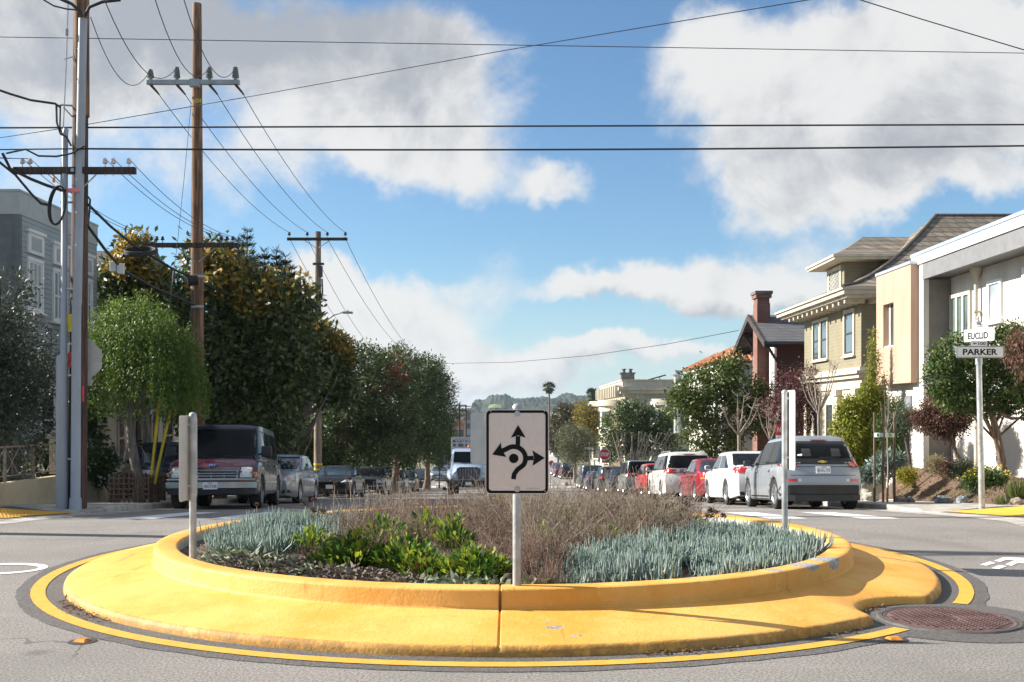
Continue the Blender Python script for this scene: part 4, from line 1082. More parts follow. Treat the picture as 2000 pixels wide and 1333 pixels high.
for px in (301, 312, 323, 437, 448, 459):
    mb = MB(); x = PX(px, Y1); pin_insulator(mb, x, Y1 - .22, z + .058, 1.0); mb.tube([(x, Y1 - .22, z - .1), (x, Y1 - .22, z + .07)], .008, 5); mb.build('insulator', 'porcelain_brown', a2, smooth=40); SEC1.append(Vector((x, Y1 - .22, z + .22)))
mb = MB(); mb.tube([P(366, 549, Y1 - .3), P(386, 547, Y1 - .22)], [.15, .13], 14); mb.build('splice_drum', 'wire_black', p1, smooth=40)
for py_, w_, h_ in ((540, .42, .07), (599, .3, .06)):
    mb = MB(); mb.box(P(386, py_, Y1 - .2), (w_, .06, h_)); mb.build('bracket', 'galvanised', p1)
mb = MB()
for k in range(9): zz = .2 + .42 * k; s_ = 1 if k % 2 else -1; mb.tube([(x1_ + .16 * s_, Y1, zz), (x1_ + .3 * s_, Y1 - .02, zz)], .011, 5)
mb.build('pole_steps', 'galvanised', p1)
q = P(385.5, 197, Y1 - .135); text("1004", 'lettering', 'tag_yellow', p1, frame(q, (1, 0, 0), (0, 0, 1)), width=.20, height=.13, bold=.02)
mb = MB(); mb.tube([P(373, 205, Y1), P(360, 345, Y1 - .8), P(346, 480, Y1 - 1.6), P(335, 560, Y1 - 2.0), P(318, 740, Y1 - 2.6), P(306, 880, Y1 - 3.0), P(300, 930, Y1 - 3.2)], .007, 5); mb.tube([P(380, 560, Y1), P(350, 740, Y1 - 1.8), P(312, 940, Y1 - 3.0)], .007, 5)
mb.tube([P(340, 530, Y1 - 1.8), P(338, 552, Y1 - 1.9)], .03, 8); mb.build('guy_wire', 'wire_grey', p1)
for (a, b) in (((311, 780), (294, 946)), ((333, 800), (302, 946))):
    mb = MB(); mb.tube([P(*a, Y1 - 2.8), P(*b, Y1 - 3.2)], .035, 10); mb.build('guy_guard', 'guard_yellow', p1, smooth=50)

# third pole with street lamp
Y2 = 47.5; x2_ = PX(621, Y2)
p2 = thing('utility_pole', 'greyish wooden pole carrying a curved street lamp arm, yellow bands at its foot', 'utility pole', (x2_, Y2, G(Y2) + KH), group='wooden utility poles')
pole_obj(p2, [(x2_, Y2, G(Y2)), (x2_, Y2, PZ(453, Y2))], [.19, .135], 'pole_wood_grey')
z = PZ(469, Y2); xa0, xa1 = PX(563, Y2), PX(680, Y2)
mb = MB(); mb.box(((xa0 + xa1) / 2, Y2 - .22, z), (xa1 - xa0, .11, .125)); a2 = mb.build('crossarm', 'arm_wood', p2)
mb = MB()
for s_ in (-1, 1): mb.tube([(x2_ + .55 * s_, Y2 - .17, z - .06), (x2_ + .05 * s_, Y2 - .17, z - .4)], .018, 5)
mb.build('brace', 'galvanised', a2)
TOP2 = []
for px in (567, 602, 641, 676):
    mb = MB(); x = PX(px, Y2); pin_insulator(mb, x, Y2 - .22, z + .06, 1.5); mb.build('insulator', 'porcelain_brown', a2, smooth=40); TOP2.append(Vector((x, Y2 - .22, z + .3)))
z = PZ(659, Y2); xa0, xa1 = PX(622, Y2), PX(674, Y2)
mb = MB(); mb.box(((xa0 + xa1) / 2, Y2 - .22, z), (xa1 - xa0, .11, .11))
for px in (655, 662, 668): pin_insulator(mb, PX(px, Y2), Y2 - .22, z + .05, 1.2)
mb.build('crossarm', 'arm_wood', p2)
mb = MB(); mb.box(P(622, 516, Y2 - .25), (.5, .12, .1)); mb.box(P(627, 531, Y2 - .2), (.14, .16, .5)); mb.tube([P(629, 545, Y2 - .2), P(630, 570, Y2 - .2), P(628, 585, Y2 - .2)], .04, 6); mb.build('cutout', 'porcelain_brown', p2)
mb = MB(); mb.tube([P(627, 626, Y2 - .2), P(640, 625, Y2 - .3), P(652, 616, Y2 - .4), P(668, 611, Y2 - .5)], .032, 8); lm = mb.build('lamp_arm', 'galvanised', p2, smooth=50)
mb = MB(); q = P(679, 611, Y2 - .5); mb.box(q, (.46, .26, .09), bev=.03); mb.box(q + Vector((.0, 0, .07)), (.08, .08, .07), bev=.02); mb.build('lamp_head', 'arm_grey', p2, smooth=40)
for py in (907, 917):
    mb = MB(); q = P(621, py, Y2); mb.lathe([(.196, -.04), (.199, -.03), (.199, .03), (.196, .04)], 18, (x2_, Y2, q.z)); mb.build('yellow_band', 'tag_yellow', p2)
# fourth and fifth
Y3 = 76.; x3_ = PX(757, Y3)
p3 = thing('utility_pole', 'distant wooden pole whose crossarm shows just above the clipped round trees', 'utility pole', (x3_, Y3, G(Y3)), group='wooden utility poles')
pole_obj(p3, [(x3_, Y3, G(Y3)), (x3_, Y3, PZ(688, Y3))], [.18, .14], 'pole_wood_grey')
z = PZ(694, Y3); mb = MB(); mb.box((PX(756, Y3), Y3 - .2, z), (3.5, .12, .14)); TOP3 = []
for px in (707, 730, 785, 803): pin_insulator(mb, PX(px, Y3), Y3 - .2, z + .07, 2.); TOP3.append(Vector((PX(px, Y3), Y3 - .2, z + .4)))
mb.build('crossarm', 'arm_wood', p3)
Y4 = 98.; x4_ = PX(809, Y4)
p4 = thing('utility_pole', 'farthest wooden pole of the row, with the back of a stop sign at its foot', 'utility pole', (x4_, Y4, G(Y4)), group='wooden utility poles')
pole_obj(p4, [(x4_, Y4, G(Y4)), (PX(816, Y4), Y4, PZ(702, Y4))], [.19, .14], 'pole_wood_grey')
z = PZ(707, Y4); mb = MB(); mb.box((PX(817, Y4), Y4 - .2, z), (1.6, .12, .14))
for px in (806, 812, 828): pin_insulator(mb, PX(px, Y4), Y4 - .2, z + .07, 2.)
mb.build('crossarm', 'arm_wood', p4)
mb = MB(); q = P(814, 877, Y4 - .4); r_ = .38
mb.prism([(q.x + r_ * math.cos(math.pi / 8 + k * math.pi / 4), q.z + r_ * math.sin(math.pi / 8 + k * math.pi / 4)) for k in range(8)], q.y, q.y + .01, 'Y'); mb.build('stop_sign', 'sign_back', p4)
mb = MB(); q2 = P(806, 900, Y4 - .35); mb.tube([(q2.x, q2.y, G(Y4)), (q2.x, q2.y, q.z)], .04, 6); mb.build('sign_post', 'galvanised', p4)
for (px, top, Y, w_) in ((897, 789, 150, 26), (910, 791, 190, 20), (881, 820, 140, 16)):
    t_ = thing('utility_pole', {897: 'distant pole with crossarms over the roofs left of the white truck', 910: 'thin distant pole just left of the blank sign back', 881: 'short distant pole beside the clipped trees'}[px], 'utility pole', (PX(px, Y), Y, G(Y)), group='wooden utility poles')
    pole_obj(t_, [(PX(px, Y), Y, G(Y)), (PX(px, Y), Y, PZ(top, Y))], [.2, .14], 'pole_wood_dark')
    for k in (3, 12):
        mb = MB(); mb.box((PX(px, Y), Y - .2, PZ(top + k, Y)), (w_ / FPX * Y, .12, .14)); mb.build('crossarm', 'arm_wood', t_)
# the pole whose shadow crosses the road comes from outside the frame
t_ = thing('utility_pole', 'wooden pole outside the frame whose long shadow crosses the road', 'utility pole', (-11.2, 14.55, 0), group='wooden utility poles')
pole_obj(t_, [(-11.2, 14.55, 0), (-11.2, 14.55, 11.6)], [.17, .12], 'pole_wood_dark'); mb = MB(); mb.box((-11.2, 14.4, 9.6), (2.3, .1, .12)); mb.build('crossarm', 'arm_wood', t_)

# ------------------------------------------------------------------ wires
def wire(pts, r, label, group='overhead wires', mat='wire_black', n=14, sag=0.):
    pts = [Vector(p) for p in pts]
    if len(pts) == 2:
        a, b = pts; pts = [a.lerp(b, k / n) - Vector((0, 0, sag * 4 * (k / n) * (1 - k / n))) for k in range(n + 1)]
    mb = MB(); mb.tube(pts, r, 5, cap=False)
    return tag(mb.build('power_line', mat, smooth=60), label, 'wire', group)
wire([P(-300, 68, YP), P(2300, 109, YP)], .0075, 'thin wire nearly level across the sky, highest of the long crossing wires')
wire([P(-300, 251, YP), P(2300, 243, YP)], .017, 'thick black cable level across the whole sky, upper of the close pair')
wire([P(-300, 296, YP - .3), P(150, 291, YP - .3)], .014, 'short black cable reaching the corner pole just above its crossarm')
wire([P(150, 291, YP - .3), P(2300, 281, YP - .3)], .018, 'thick black cable level across the whole sky, lower of the close pair', sag=.06)
wire([P(-700, 375, YP), P(150, 247, YP), P(500, 187, YP - 1), P(985, 99, YP - 3), P(1280, 50, YP - 4), P(1700, -20, YP - 5), P(2700, -190, YP - 7)], .007, 'thin wire climbing steadily from the corner pole to the top edge')
wire([P(600, -330, 15.), P(1600, -25, 15.), P(1800, 38, 15.), P(2100, 128, 15.), P(3000, 385, 15.)], .008, 'thin wire falling across the upper right corner of the sky')
wire([P(832, 711, Y4), P(1000, 708, 78), P(1150, 695, 68), P(1300, 673, 59), P(1442, 646, 49.)], .016, 'slack service wire from the far pole to the brick gable house')
L4 = 'black power line between the two tall poles, running from ribbed insulators to the lamp pole'
for k in range(4): wire([BOT1[k], TOP2[k]], .010, L4, 'lines to the lamp pole', sag=.45)
for k, e in enumerate(TOP3): wire([TOP2[k] - Vector((0, -.2, .3)), e], .012, 'black power line from the lamp pole down to the crossarm above the clipped trees', 'lines beyond the lamp pole', sag=.5)
for k, (pp, Yq) in enumerate((((177, 34), YP), ((188, -40), 16.5), ((285, -60), 16.5), ((345, -50), 16.5))):
    wire([P(*pp, Yq), TOP1[k]], .009, 'thin line swooping down to a ribbed insulator on the grey steel crossarm', 'lines down to the steel crossarm', sag=.8)
for k, (i, j) in enumerate(((0, 0), (1, 1), (2, 3), (3, 4), (4, 5))):
    wire([INS[i], SEC1[j]], .007, 'thin service line between the crossarms of the corner pole and the tall pole', 'lines between the lower crossarms', 'wire_grey', sag=.25)
for k, (a, b) in enumerate(((SEC1[3], P(655, 655, Y2)), (SEC1[4], P(662, 655, Y2)), (SEC1[5], P(668, 655, Y2)))):
    wire([a, b], .008, 'thin service line from the tall pole to the lower arm of the lamp pole', 'lines to the lower lamp pole arm', 'wire_grey', sag=.3)
for k, (a, b) in enumerate(((-620, 245), (-620, 262))):
    wire([P(a, b, YP - 2), INS[k]], .007, 'thin service line reaching the left tip of the dark crossarm', 'lines left of the dark crossarm', 'wire_grey', sag=.1)
wire([P(172, 400, YP), P(215, 442, 22.), P(262, 480, 24), P(340, 527, 26.5), P(385, 547, Y1)], .03, 'thick black telephone cable from the corner pole to the splice drum')
wire([P(170, 440, YP), P(205, 488, 21.4), P(240, 528, 23), P(300, 562, 25), P(386, 599, Y1)], .032, 'lower thick telephone cable carrying two white boxes')
wire([P(386, 547, Y1), P(455, 584, 31), P(530, 622, 36), P(622, 660, Y2)], .03, 'thick telephone cable passing into the magnolia crown')
wire([P(386, 599, Y1), P(430, 612, 30), P(520, 640, 36), P(621, 690, Y2)], .03, 'lowest telephone cable passing through the magnolia crown')
for (px, py) in ((222, 522), (236, 526)):
    mb = MB(); q = P(px, py, 22.6); mb.box(q, (.14, .2, .22), R(14), bev=.02); tag(mb.build('cable_box', 'box_white'), 'white cable box clipped to the lower telephone cable', 'cable box', 'white cable boxes')
mb = MB(); q = P(274, 494, 24.4)
for k in range(3): mb.tube([q + Vector((math.cos(t) * .36, math.sin(t) * .2, math.sin(t) * .10 + .03 * k)) for t in np.linspace(0, 2 * math.pi, 21)], .03, 6)
tag(mb.build('cable_loop', 'wire_black', smooth=60), 'flat black loop of spare cable hanging from the upper telephone cable', 'cable loop')

# ------------------------------------------------------------------ signs
def rrect(w_, h_, r, n=6):
    pts = []
    for cx, cy, a0 in ((w_ / 2 - r, h_ / 2 - r, 0), (-w_ / 2 + r, h_ / 2 - r, 90), (-w_ / 2 + r, -h_ / 2 + r, 180), (w_ / 2 - r, -h_ / 2 + r, 270)):
        for k in range(n + 1): a = R(a0 + 90 * k / n); pts.append((cx + r * math.cos(a), cy + r * math.sin(a)))
    return pts
def plate(polys, name, mat, parent, mtx, z0, z1):
    mb = MB()
    for p in polys: mb.prism(p, z0, z1, 'Z')
    mb.v = [tuple(mtx @ Vector(q)) for q in mb.v]
    return mb.build(name, mat, parent)
def ringplate(o_, i_, name, mat, parent, mtx, z):
    mb = MB(); n = len(o_); mb.add([(*p, z) for p in o_] + [(*p, z) for p in i_], [(k, (k + 1) % n, n + (k + 1) % n, n + k) for k in range(n)])
    mb.v = [tuple(mtx @ Vector(q)) for q in mb.v]
    return mb.build(name, mat, parent)
def signpost(root, x, y, z0, z1, r=.0305, cap=True):
    mb = MB(); mb.lathe([(r, z0), (r, z1 - .03)] + [(r * 1.12 * math.cos(t), z1 - .03 + r * 1.1 * math.sin(t)) for t in np.linspace(0, 1.5, 6)] + [(.001, z1 - .03 + r * 1.1)], 16, (x, y, 0))
    return mb.build('post', 'galvanised', root, smooth=50)
# 1: the roundabout direction sign
SX, SY = .035, 7.58
s1 = thing('traffic_sign', 'white roundabout sign with three black curved arrows on a galvanised post in the planted bed', 'traffic sign', (SX, SY, .22), group='island signs')
signpost(s1, SX, SY, .16, PZ(789, SY))
cz = (PZ(800, SY) + PZ(965, SY)) / 2; W_, H_ = .457, .610
mt = frame((SX + .002, SY - .036, cz), (1, 0, 0), (0, 0, 1))
plate([rrect(W_, H_, .035)], 'panel', 'sign_white', s1, mt, -.003, .0)
ringplate(rrect(W_ - .012, H_ - .012, .031), rrect(W_ - .05, H_ - .05, .022), 'border', 'sign_black', s1, mt, .0012)
def sp(px, py): return ((px - 1008.7) / 271., (882.5 - py) / 271.)     # sign-face metres from photograph pixels
def band(pts, w_):
    v = [Vector((*p, 0)) for p in pts]; L_ = []; R_ = []
    for i, p in enumerate(v):
        d = (v[min(i + 1, len(v) - 1)] - v[max(0, i - 1)]).normalized(); nrm = Vector((-d.y, d.x, 0)); h = (w_[i] if isinstance(w_, list) else w_) / 2
        L_.append(p + nrm * h); R_.append(p - nrm * h)
    return L_, R_
mb = MB()
def addband(pts, w_, z):
    L_, R_ = band(pts, w_); mb.grid([[(a.x, a.y, z), (b.x, b.y, z)] for a, b in zip(L_, R_)])
cx_, cy_ = sp(1002, 895.5)
rc = 23.0 / 271
def arc(a0, a1, n, r=rc): return [(cx_ + r * math.cos(R(a)), cy_ + r * math.sin(R(a))) for a in np.linspace(a0, a1, n)]
addband([sp(1001.5, 936), sp(1003, 926), sp(1009, 917.5)] + [sp(1017, 911.5)] + arc(-32, 122, 26) + [sp(985, 878.5), sp(977, 881.5)], 9.3 / 271, .0012)
addband([sp(1010, 872), sp(1010.5, 852)], 8.8 / 271, .0016)
addband([sp(1024, 895.5), sp(1041, 894.5)], 8.6 / 271, .0016)
for tri in ([sp(1010.5, 830), sp(996.5, 855), sp(1010.5, 850.5), sp(1025.5, 855)], [sp(960, 888), sp(977, 864.5), sp(978.5, 878), sp(987.5, 892.5)], [sp(1062.5, 894.5), sp(1038.5, 880), sp(1042, 894.5), sp(1038.5, 910)]):
    mb.add([(*p, .0019) for p in tri], [(0, 1, 2, 3)])
n_ = 28; mb.add([(cx_ + 9.3 / 271 * math.cos(2 * math.pi * k / n_), cy_ + 9.3 / 271 * math.sin(2 * math.pi * k / n_), .0012) for k in range(n_)], [tuple(range(n_))])
mb.v = [tuple(mt @ Vector(q)) for q in mb.v]; mb.build('arrows', 'sign_black', s1)
for py in (808, 955.5):
    mb = MB(); q = mt @ Vector((*sp(1009, py), 0)); mb.lathe([(.022, 0), (.020, -.003), (.012, -.0035), (.011, -.009), (.001, -.0095)], 16, tuple(q), 'Y'); mb.build('bolt', 'galvanised', s1, smooth=40)
for px, py in ((957, 803), (1062, 803), (1063, 959)):
    mb = MB(); q = mt @ Vector((*sp(px, py), 0)); mb.lathe([(.005, 0), (.004, -.002), (.001, -.0025)], 8, tuple(q), 'Y'); mb.build('rivet', 'sign_white', s1)
text("R6-5 18X24 CA 06-14", 'lettering', 'sign_black', s1, mt @ Matrix.Translation((.115, -.262, .0005)), width=.095, height=.0055)
# 2-4: the other island signs
def sidesign(x, y, ztop, z0, z1, w_, face, label):
    s_ = thing('traffic_sign', label, 'traffic sign', (x, y, .22), group='island signs')
    signpost(s_, x, y, .16, ztop)
    X_ = {'-x': (0, -1, 0), '+x': (0, 1, 0), '+y': (-1, 0, 0)}[face]
    off = {'-x': (-.04, 0, 0), '+x': (.04, 0, 0), '+y': (0, .04, 0)}[face]
    mtx = frame((x + off[0], y + off[1], (z0 + z1) / 2), X_, (0, 0, 1))
    plate([rrect(w_, z1 - z0, .04)], 'panel', ['sign_back'], s_, mtx, -.003, .0)
    plate([rrect(w_ - .004, z1 - z0 - .004, .038)], 'face', ['sign_white'], s_, mtx, .0005, .0015)
    for zz in (z1 - .08, z0 + .12):
        mb = MB(); mb.box((x + off[0] * .6, y + off[1] * .6, zz), (.05, .05, .025)); mb.build('clamp', 'galvanised', s_)
    return s_
sidesign(-2.76, 9.06, PZ(806, 9.06), PZ(979, 8.95), PZ(812, 8.95), .50, '-x', 'sign turned edge-on, grey back half hidden by its post, in front of the dark van')
sidesign(2.76, 10.6, PZ(762, 10.6), PZ(917, 10.6), PZ(763, 10.6), .50, '+x', 'sign turned edge-on on a thin post in front of the silver hatchback')
sidesign(-.26, 12.3, 1.56, PZ(908, 12.3), PZ(806, 12.3), .457, '+y', 'blank grey back of a sign standing behind the roundabout arrow sign')
# yellow stub marker
ym = thing('marker_panel', 'small bright yellow speckled marker low behind the arrow sign', 'marker', (PX(979, 12.62), 12.62, .3))
M('marker_yellow', (.02, .02, .01), .6, c2=(.85, .80, .02), sca=34, lo=.40, hi=.44)
q = P(978.5, 972, 12.62); mb = MB(); mb.prism([(q.x - .08, q.z + .11), (q.x + .08, q.z + .11), (q.x + .055, q.z - .01), (q.x + .02, q.z - .06), (q.x - .02, q.z - .07), (q.x - .06, q.z - .03)], q.y, q.y + .004, 'Y'); mb.build('panel', 'marker_yellow', ym)
mb = MB(); mb.tube([(q.x, q.y + .02, .2), (q.x, q.y + .02, q.z + .09)], .018, 8); mb.build('post', 'galvanised', ym)
# street-name post on the right
NX, NY = PX(1918, 20.), 20.
sn = thing('street_sign', 'street name post with crossed black and white PARKER and EUCLID blades', 'street sign', (NX, NY, G(NY) + .1))
mb = MB(); mb.tube([(NX, NY, G(NY)), (NX - .06, NY, 2.50)], [.058, .052], 14); mb.tube([(NX - .06, NY, 2.50), (NX - .06, NY, 2.62)], .065, 12); mb.tube([(NX - .06, NY + .03, 2.62), (NX - .06, NY + .03, 3.2)], .02, 8); mb.build('post', 'galvanised', sn, smooth=50)
c_ = P(1913, 688, NY); mt = frame(c_ + Vector((0, -.03, 0)), (1, 0, 0), (0, 0, 1)); w_, h_ = .915, .225
b_ = plate([rrect(w_, h_, .03)], 'blade', 'street_white', sn, mt, -.006, 0)
ringplate(rrect(w_ - .015, h_ - .015, .026), rrect(w_ - .035, h_ - .035, .02), 'border', 'sign_black', b_, mt, .001)
text("PARKER", 'lettering', 'sign_black', b_, mt @ Matrix.Translation((0, 0, .0006)), width=.66, height=.115, bold=.028)
c2_ = P(1911, 671.5, NY); mt = frame(c2_ + Vector((0, -.03, 0)), (1, 0, 0), (0, 0, 1))
b_ = plate([rrect(.31, .10, .01)], 'number_plate', 'street_white', sn, mt, -.006, 0)
text("100", 'lettering', 'sign_black', b_, mt @ Matrix.Translation((.055, 0, .0006)), width=.14, height=.066, bold=.01)
a_ = [(-.115, 0), (-.085, .022), (-.085, .007), (-.045, .007), (-.045, -.007), (-.085, -.007), (-.085, -.022)]; plate([a_], 'arrow', 'sign_black', b_, mt, .0005, .0012)
dx = Vector((math.cos(R(52)), -math.sin(R(52)), 0))
c3_ = P(1911.5, 655, NY); mt = frame(c3_ + Vector((0, -.01, 0)), dx, (0, 0, 1))
b_ = plate([rrect(.60, .235, .02)], 'blade', 'street_white', sn, mt, -.006, 0)
text("EUCLID", 'lettering', 'sign_black', b_, mt @ Matrix.Translation((-.02, -.01, .0006)), width=.40, height=.13, bold=.03)
c4_ = P(1910, 637, NY); mt = frame(c4_, dx, (0, 0, 1)); b_ = plate([rrect(.24, .12, .01)], 'number_plate', 'street_white', sn, mt, -.006, 0)
text("500", 'lettering', 'sign_black', b_, mt @ Matrix.Translation((.04, 0, .0006)), width=.11, height=.07, bold=.01)
mb = MB(); mb.lathe([(.04, 0), (.05, .03), (.02, .07), (.03, .1), (.001, .16)], 10, (c4_.x, c4_.y, c4_.z + .05)); mb.build('finial', 'galvanised', sn, smooth=40)
# far stop sign on the right, a second one beyond, and a name post
def stop(px, py, rpx, Y, label, txt=True):
    q = P(px, py, Y); r_ = rpx / FPX * Y / math.cos(math.pi / 8); s_ = thing('stop_sign', label, 'stop sign', (q.x, Y, G(Y)), group='stop signs facing the camera')
    mb = MB(); mb.tube([(q.x, Y + .05, G(Y)), (q.x, Y + .05, q.z + r_ * .8)], .035, 8); mb.build('post', 'galvanised', s_)
    oc = lambda k_: [(q.x + k_ * math.cos(math.pi / 8 + k * math.pi / 4), q.z + k_ * math.sin(math.pi / 8 + k * math.pi / 4)) for k in range(8)]
    mb = MB(); mb.prism(oc(r_), Y - .01, Y, 'Y'); mb.build('rim', 'street_white', s_)
    mb = MB(); mb.prism(oc(r_ * .92), Y - .016, Y - .011, 'Y'); f = mb.build('face', 'sign_red', s_)
    if txt: text("STOP", 'lettering', 'street_white', f, frame((q.x, Y - .017, q.z), (1, 0, 0), (0, 0, 1)), width=r_ * 1.42, height=r_ * .62, bold=.03)
    mb = MB(); mb.box((q.x, Y - .01, q.z - r_ * 1.25), (r_ * 1.0, .01, r_ * .3)); mb.build('plate', 'sign_red', s_)
stop(1181, 888, 11, 86., 'red STOP sign at the far crossing, in front of the many-stemmed tree')
stop(1077, 905, 5.2, 170., 'tiny red stop sign far down the street beside the arrow sign', False)
q = P(1151, 876, 96.); fs = thing('street_sign', 'far thin street name post in front of the pale olive tree', 'street sign', (q.x, 96, G(96)))
mb = MB(); mb.tube([(q.x, 96, G(96)), (q.x, 96, q.z + .6)], .045, 8); mb.build('post', 'galvanised', fs)
mb = MB(); mb.box((q.x, 95.9, q.z), (.86, .02, .2)); mb.build('blade', 'street_white', fs)
q = P(1526, 850, 31.5); ns = thing('parking_sign', 'red and white no parking sign half hidden behind the edge-on sign', 'parking sign', (q.x, 31.5, G(31.5)))
mb = MB(); mb.box((q.x - .12, 31.55, (q.z + .4 + G(31.5)) / 2), (.05, .05, q.z + .4 - G(31.5))); mb.build('post', 'dark_timber', ns)
mb = MB(); mb.box((q.x, 31.5, q.z + .16), (.32, .012, .30), bev=.005); a = mb.build('panel', 'sign_red', ns); text("NO", 'lettering', 'street_white', a, frame((q.x, 31.49, q.z + .16), (1, 0, 0), (0, 0, 1)), width=.24, height=.16, bold=.02)
mb = MB(); mb.box((q.x, 31.5, q.z - .13), (.32, .012, .24), bev=.005); a = mb.build('panel', 'street_white', ns); text("7AM", 'lettering', 'sign_black', a, frame((q.x, 31.49, q.z - .13), (1, 0, 0), (0, 0, 1)), width=.22, height=.1)
# ------------------------------------------------------------------ trees and planting
leafM('olive_leaf', [(.045, .060, .040), (.075, .095, .065), (.10, .12, .085), (.15, .17, .13)], .2)
leafM('pepper_leaf', [(.05, .10, .014), (.09, .17, .022), (.17, .27, .036), (.32, .40, .10)], .35)
leafM('magnolia_leaf', [(.032, .058, .018), (.050, .085, .024), (.075, .115, .03), (.10, .14, .035), (.14, .16, .04), (.22, .18, .045)], .18, .32)
leafM('magnolia_gold', [(.10, .13, .03), (.22, .20, .04), (.40, .28, .05), (.55, .36, .06), (.56, .30, .05)], .35, .4)
leafM('pine_needle', [(.025, .04, .025), (.045, .065, .035)], .1, .6)
leafM('gum_leaf', [(.040, .066, .024), (.064, .098, .032), (.10, .145, .045), (.19, .24, .065)], .2, .45)
leafM('red_flower', [(.45, .035, .02), (.30, .03, .02)], .2)
leafM('hedge_leaf', [(.04, .075, .02), (.07, .12, .03), (.13, .19, .045)], .25)
leafM('pale_olive', [(.11, .12, .055), (.16, .17, .085), (.22, .22, .12)], .25)
leafM('bush_leaf', [(.045, .075, .025), (.075, .115, .035), (.13, .18, .05), (.22, .25, .07)], .22, .35)
leafM('laurel_leaf', [(.055, .085, .02), (.085, .13, .028), (.14, .19, .04), (.26, .28, .06)], .25, .35)
leafM('yellow_leaf', [(.16, .14, .02), (.28, .22, .03), (.20, .20, .05)], .3)
leafM('brown_leaf', [(.07, .06, .03), (.11, .09, .045), (.06, .075, .03)], .2)
leafM('plum_leaf', [(.075, .028, .032), (.11, .04, .042), (.16, .07, .06), (.10, .055, .05)], .25)
leafM('bamboo_leaf', [(.17, .22, .02), (.28, .32, .03), (.40, .42, .06), (.20, .27, .03)], .4)
leafM('topiary_leaf', [(.07, .09, .05), (.11, .135, .075), (.15, .17, .10)], .2)
leafM('purple_leaf', [(.08, .04, .032), (.13, .06, .045), (.18, .09, .06), (.13, .10, .05)], .25)
leafM('juniper_leaf', [(.035, .065, .018), (.055, .10, .022), (.09, .15, .03), (.19, .21, .04)], .2)
leafM('palm_leaf', [(.05, .075, .035), (.09, .12, .05)], .2)
leafM('palm_dead', [(.14, .11, .07), (.10, .08, .05)], .1)
leafM('yellow_bush', [(.20, .20, .02), (.40, .34, .03), (.12, .15, .02)], .3)
leafM('tan_bush', [(.26, .22, .12), (.36, .30, .17), (.20, .19, .09)], .25)
leafM('agave_leaf', [(.13, .18, .15), (.20, .27, .23), (.28, .35, .30)], .15)
leafM('white_petal', [(.75, .75, .70), (.62, .62, .55)], .3)
leafM('yellow_petal', [(.75, .55, .02), (.62, .48, .04)], .3)
leafM('grass_blade', [(.09, .14, .03), (.16, .20, .05), (.24, .24, .09)], .3)
leafM('bare_twig', [(.30, .22, .17), (.38, .30, .24)], .0, .8)
wood('bark_dark', (.05, .04, .033), (.12, .095, .075)); wood('bark_pale', (.20, .165, .135), (.36, .31, .26)); wood('bark_brown', (.13, .08, .055), (.24, .16, .11))
def rball(n): return unit(rng.normal(size=(n, 3)))
def leaves_in(blobs, n, clump, sd, jitter=.35, up=.3, droop=0., shell=.55):
    "leaf bases, axes and normals gathered in clumps through the outer part of each blob"
    blobs = np.asarray(blobs, float); c, r = blobs[:, :3], blobs[:, 3:6]
    wgt = (r[:, 0] * r[:, 1] + r[:, 1] * r[:, 2] + r[:, 0] * r[:, 2]); wgt = wgt / wgt.sum()
    nc = max(8, n // clump)
    bi = rng.choice(len(blobs), nc, p=wgt); d = rball(nc); rad = rng.uniform(shell, 1.03, nc) ** .7
    cc = c[bi] + d * r[bi] * rad[:, None]
    k = rng.integers(0, nc, n); off = rng.normal(size=(n, 3)) * sd
    p = cc[k] + off
    out = unit((p - c[bi[k]]) / r[bi[k]])
    axis = unit(out * .6 + rng.normal(size=(n, 3)) * jitter * 1.6 + np.array([0, 0, -droop]))
    nrm = unit(out * .5 + rng.normal(size=(n, 3)) * .55 + np.array([0, 0, up]))
    return p, axis, nrm, out, rng.random(nc)[k]
def limbs(mb, base, top, blobs, r0, n_tw=3, bend=.15, frac=.75):
    base, top = Vector(base), Vector(top)
    pts = [base.lerp(top, k / 5) + Vector((random.uniform(-1, 1), random.uniform(-1, 1), 0)) * bend * (top - base).length * .18 * math.sin(math.pi * k / 5) for k in range(6)]
    mb.tube(pts, [r0 * (1.35 if k == 0 else 1 - .35 * k / 5) for k in range(6)], 9)
    for b in blobs:
        e = Vector(b[:3]); st = pts[random.choice((3, 4, 5))]
        m = st.lerp(e, .5) + Vector((random.uniform(-1, 1), random.uniform(-1, 1), random.uniform(-.2, .8))) * .15 * (e - st).length
        mb.tube([st, st.lerp(m, .5), m, e.lerp(m, .2)], [r0 * .55, r0 * .45, r0 * .36, r0 * .16], 6)
        for _ in range(n_tw):
            q = e + Vector(rball(1)[0]) * max(b[3:6]) * frac
            mb.tube([m, m.lerp(q, .5) + Vector((0, 0, .05)), q], [r0 * .26, r0 * .16, r0 * .05], 4)
def tree(name, label, cat, base, top, blobs, n, L, W_, leaf, bark='bark_dark', r0=.12, clump=28, sd=.16, group=None, droop=0., up=.3, shell=.5, jitter=.35, trunk=True, fold=.25, extra=None, rbias=0.):
    t_ = thing(name, label, cat, base, group=group)
    if trunk:
        mb = MB(); limbs(mb, Vector(base) - Vector((0, 0, .05)), top, blobs, r0); mb.build('trunk', bark, t_, smooth=50)
    p, ax, nr, out, cr = leaves_in(blobs, n, clump, sd, jitter, up, droop, shell)
    V, F = leaf_quads(p, ax, nr, L * rng.uniform(.65, 1.3, n), W_ * rng.uniform(.7, 1.25, n), fold)
    rnd = np.clip(.55 * cr + .45 * rng.random(n) + rbias, 0, 1)
    np_mesh('crown', V, F, leaf, t_, rnd)
    return t_, p, out
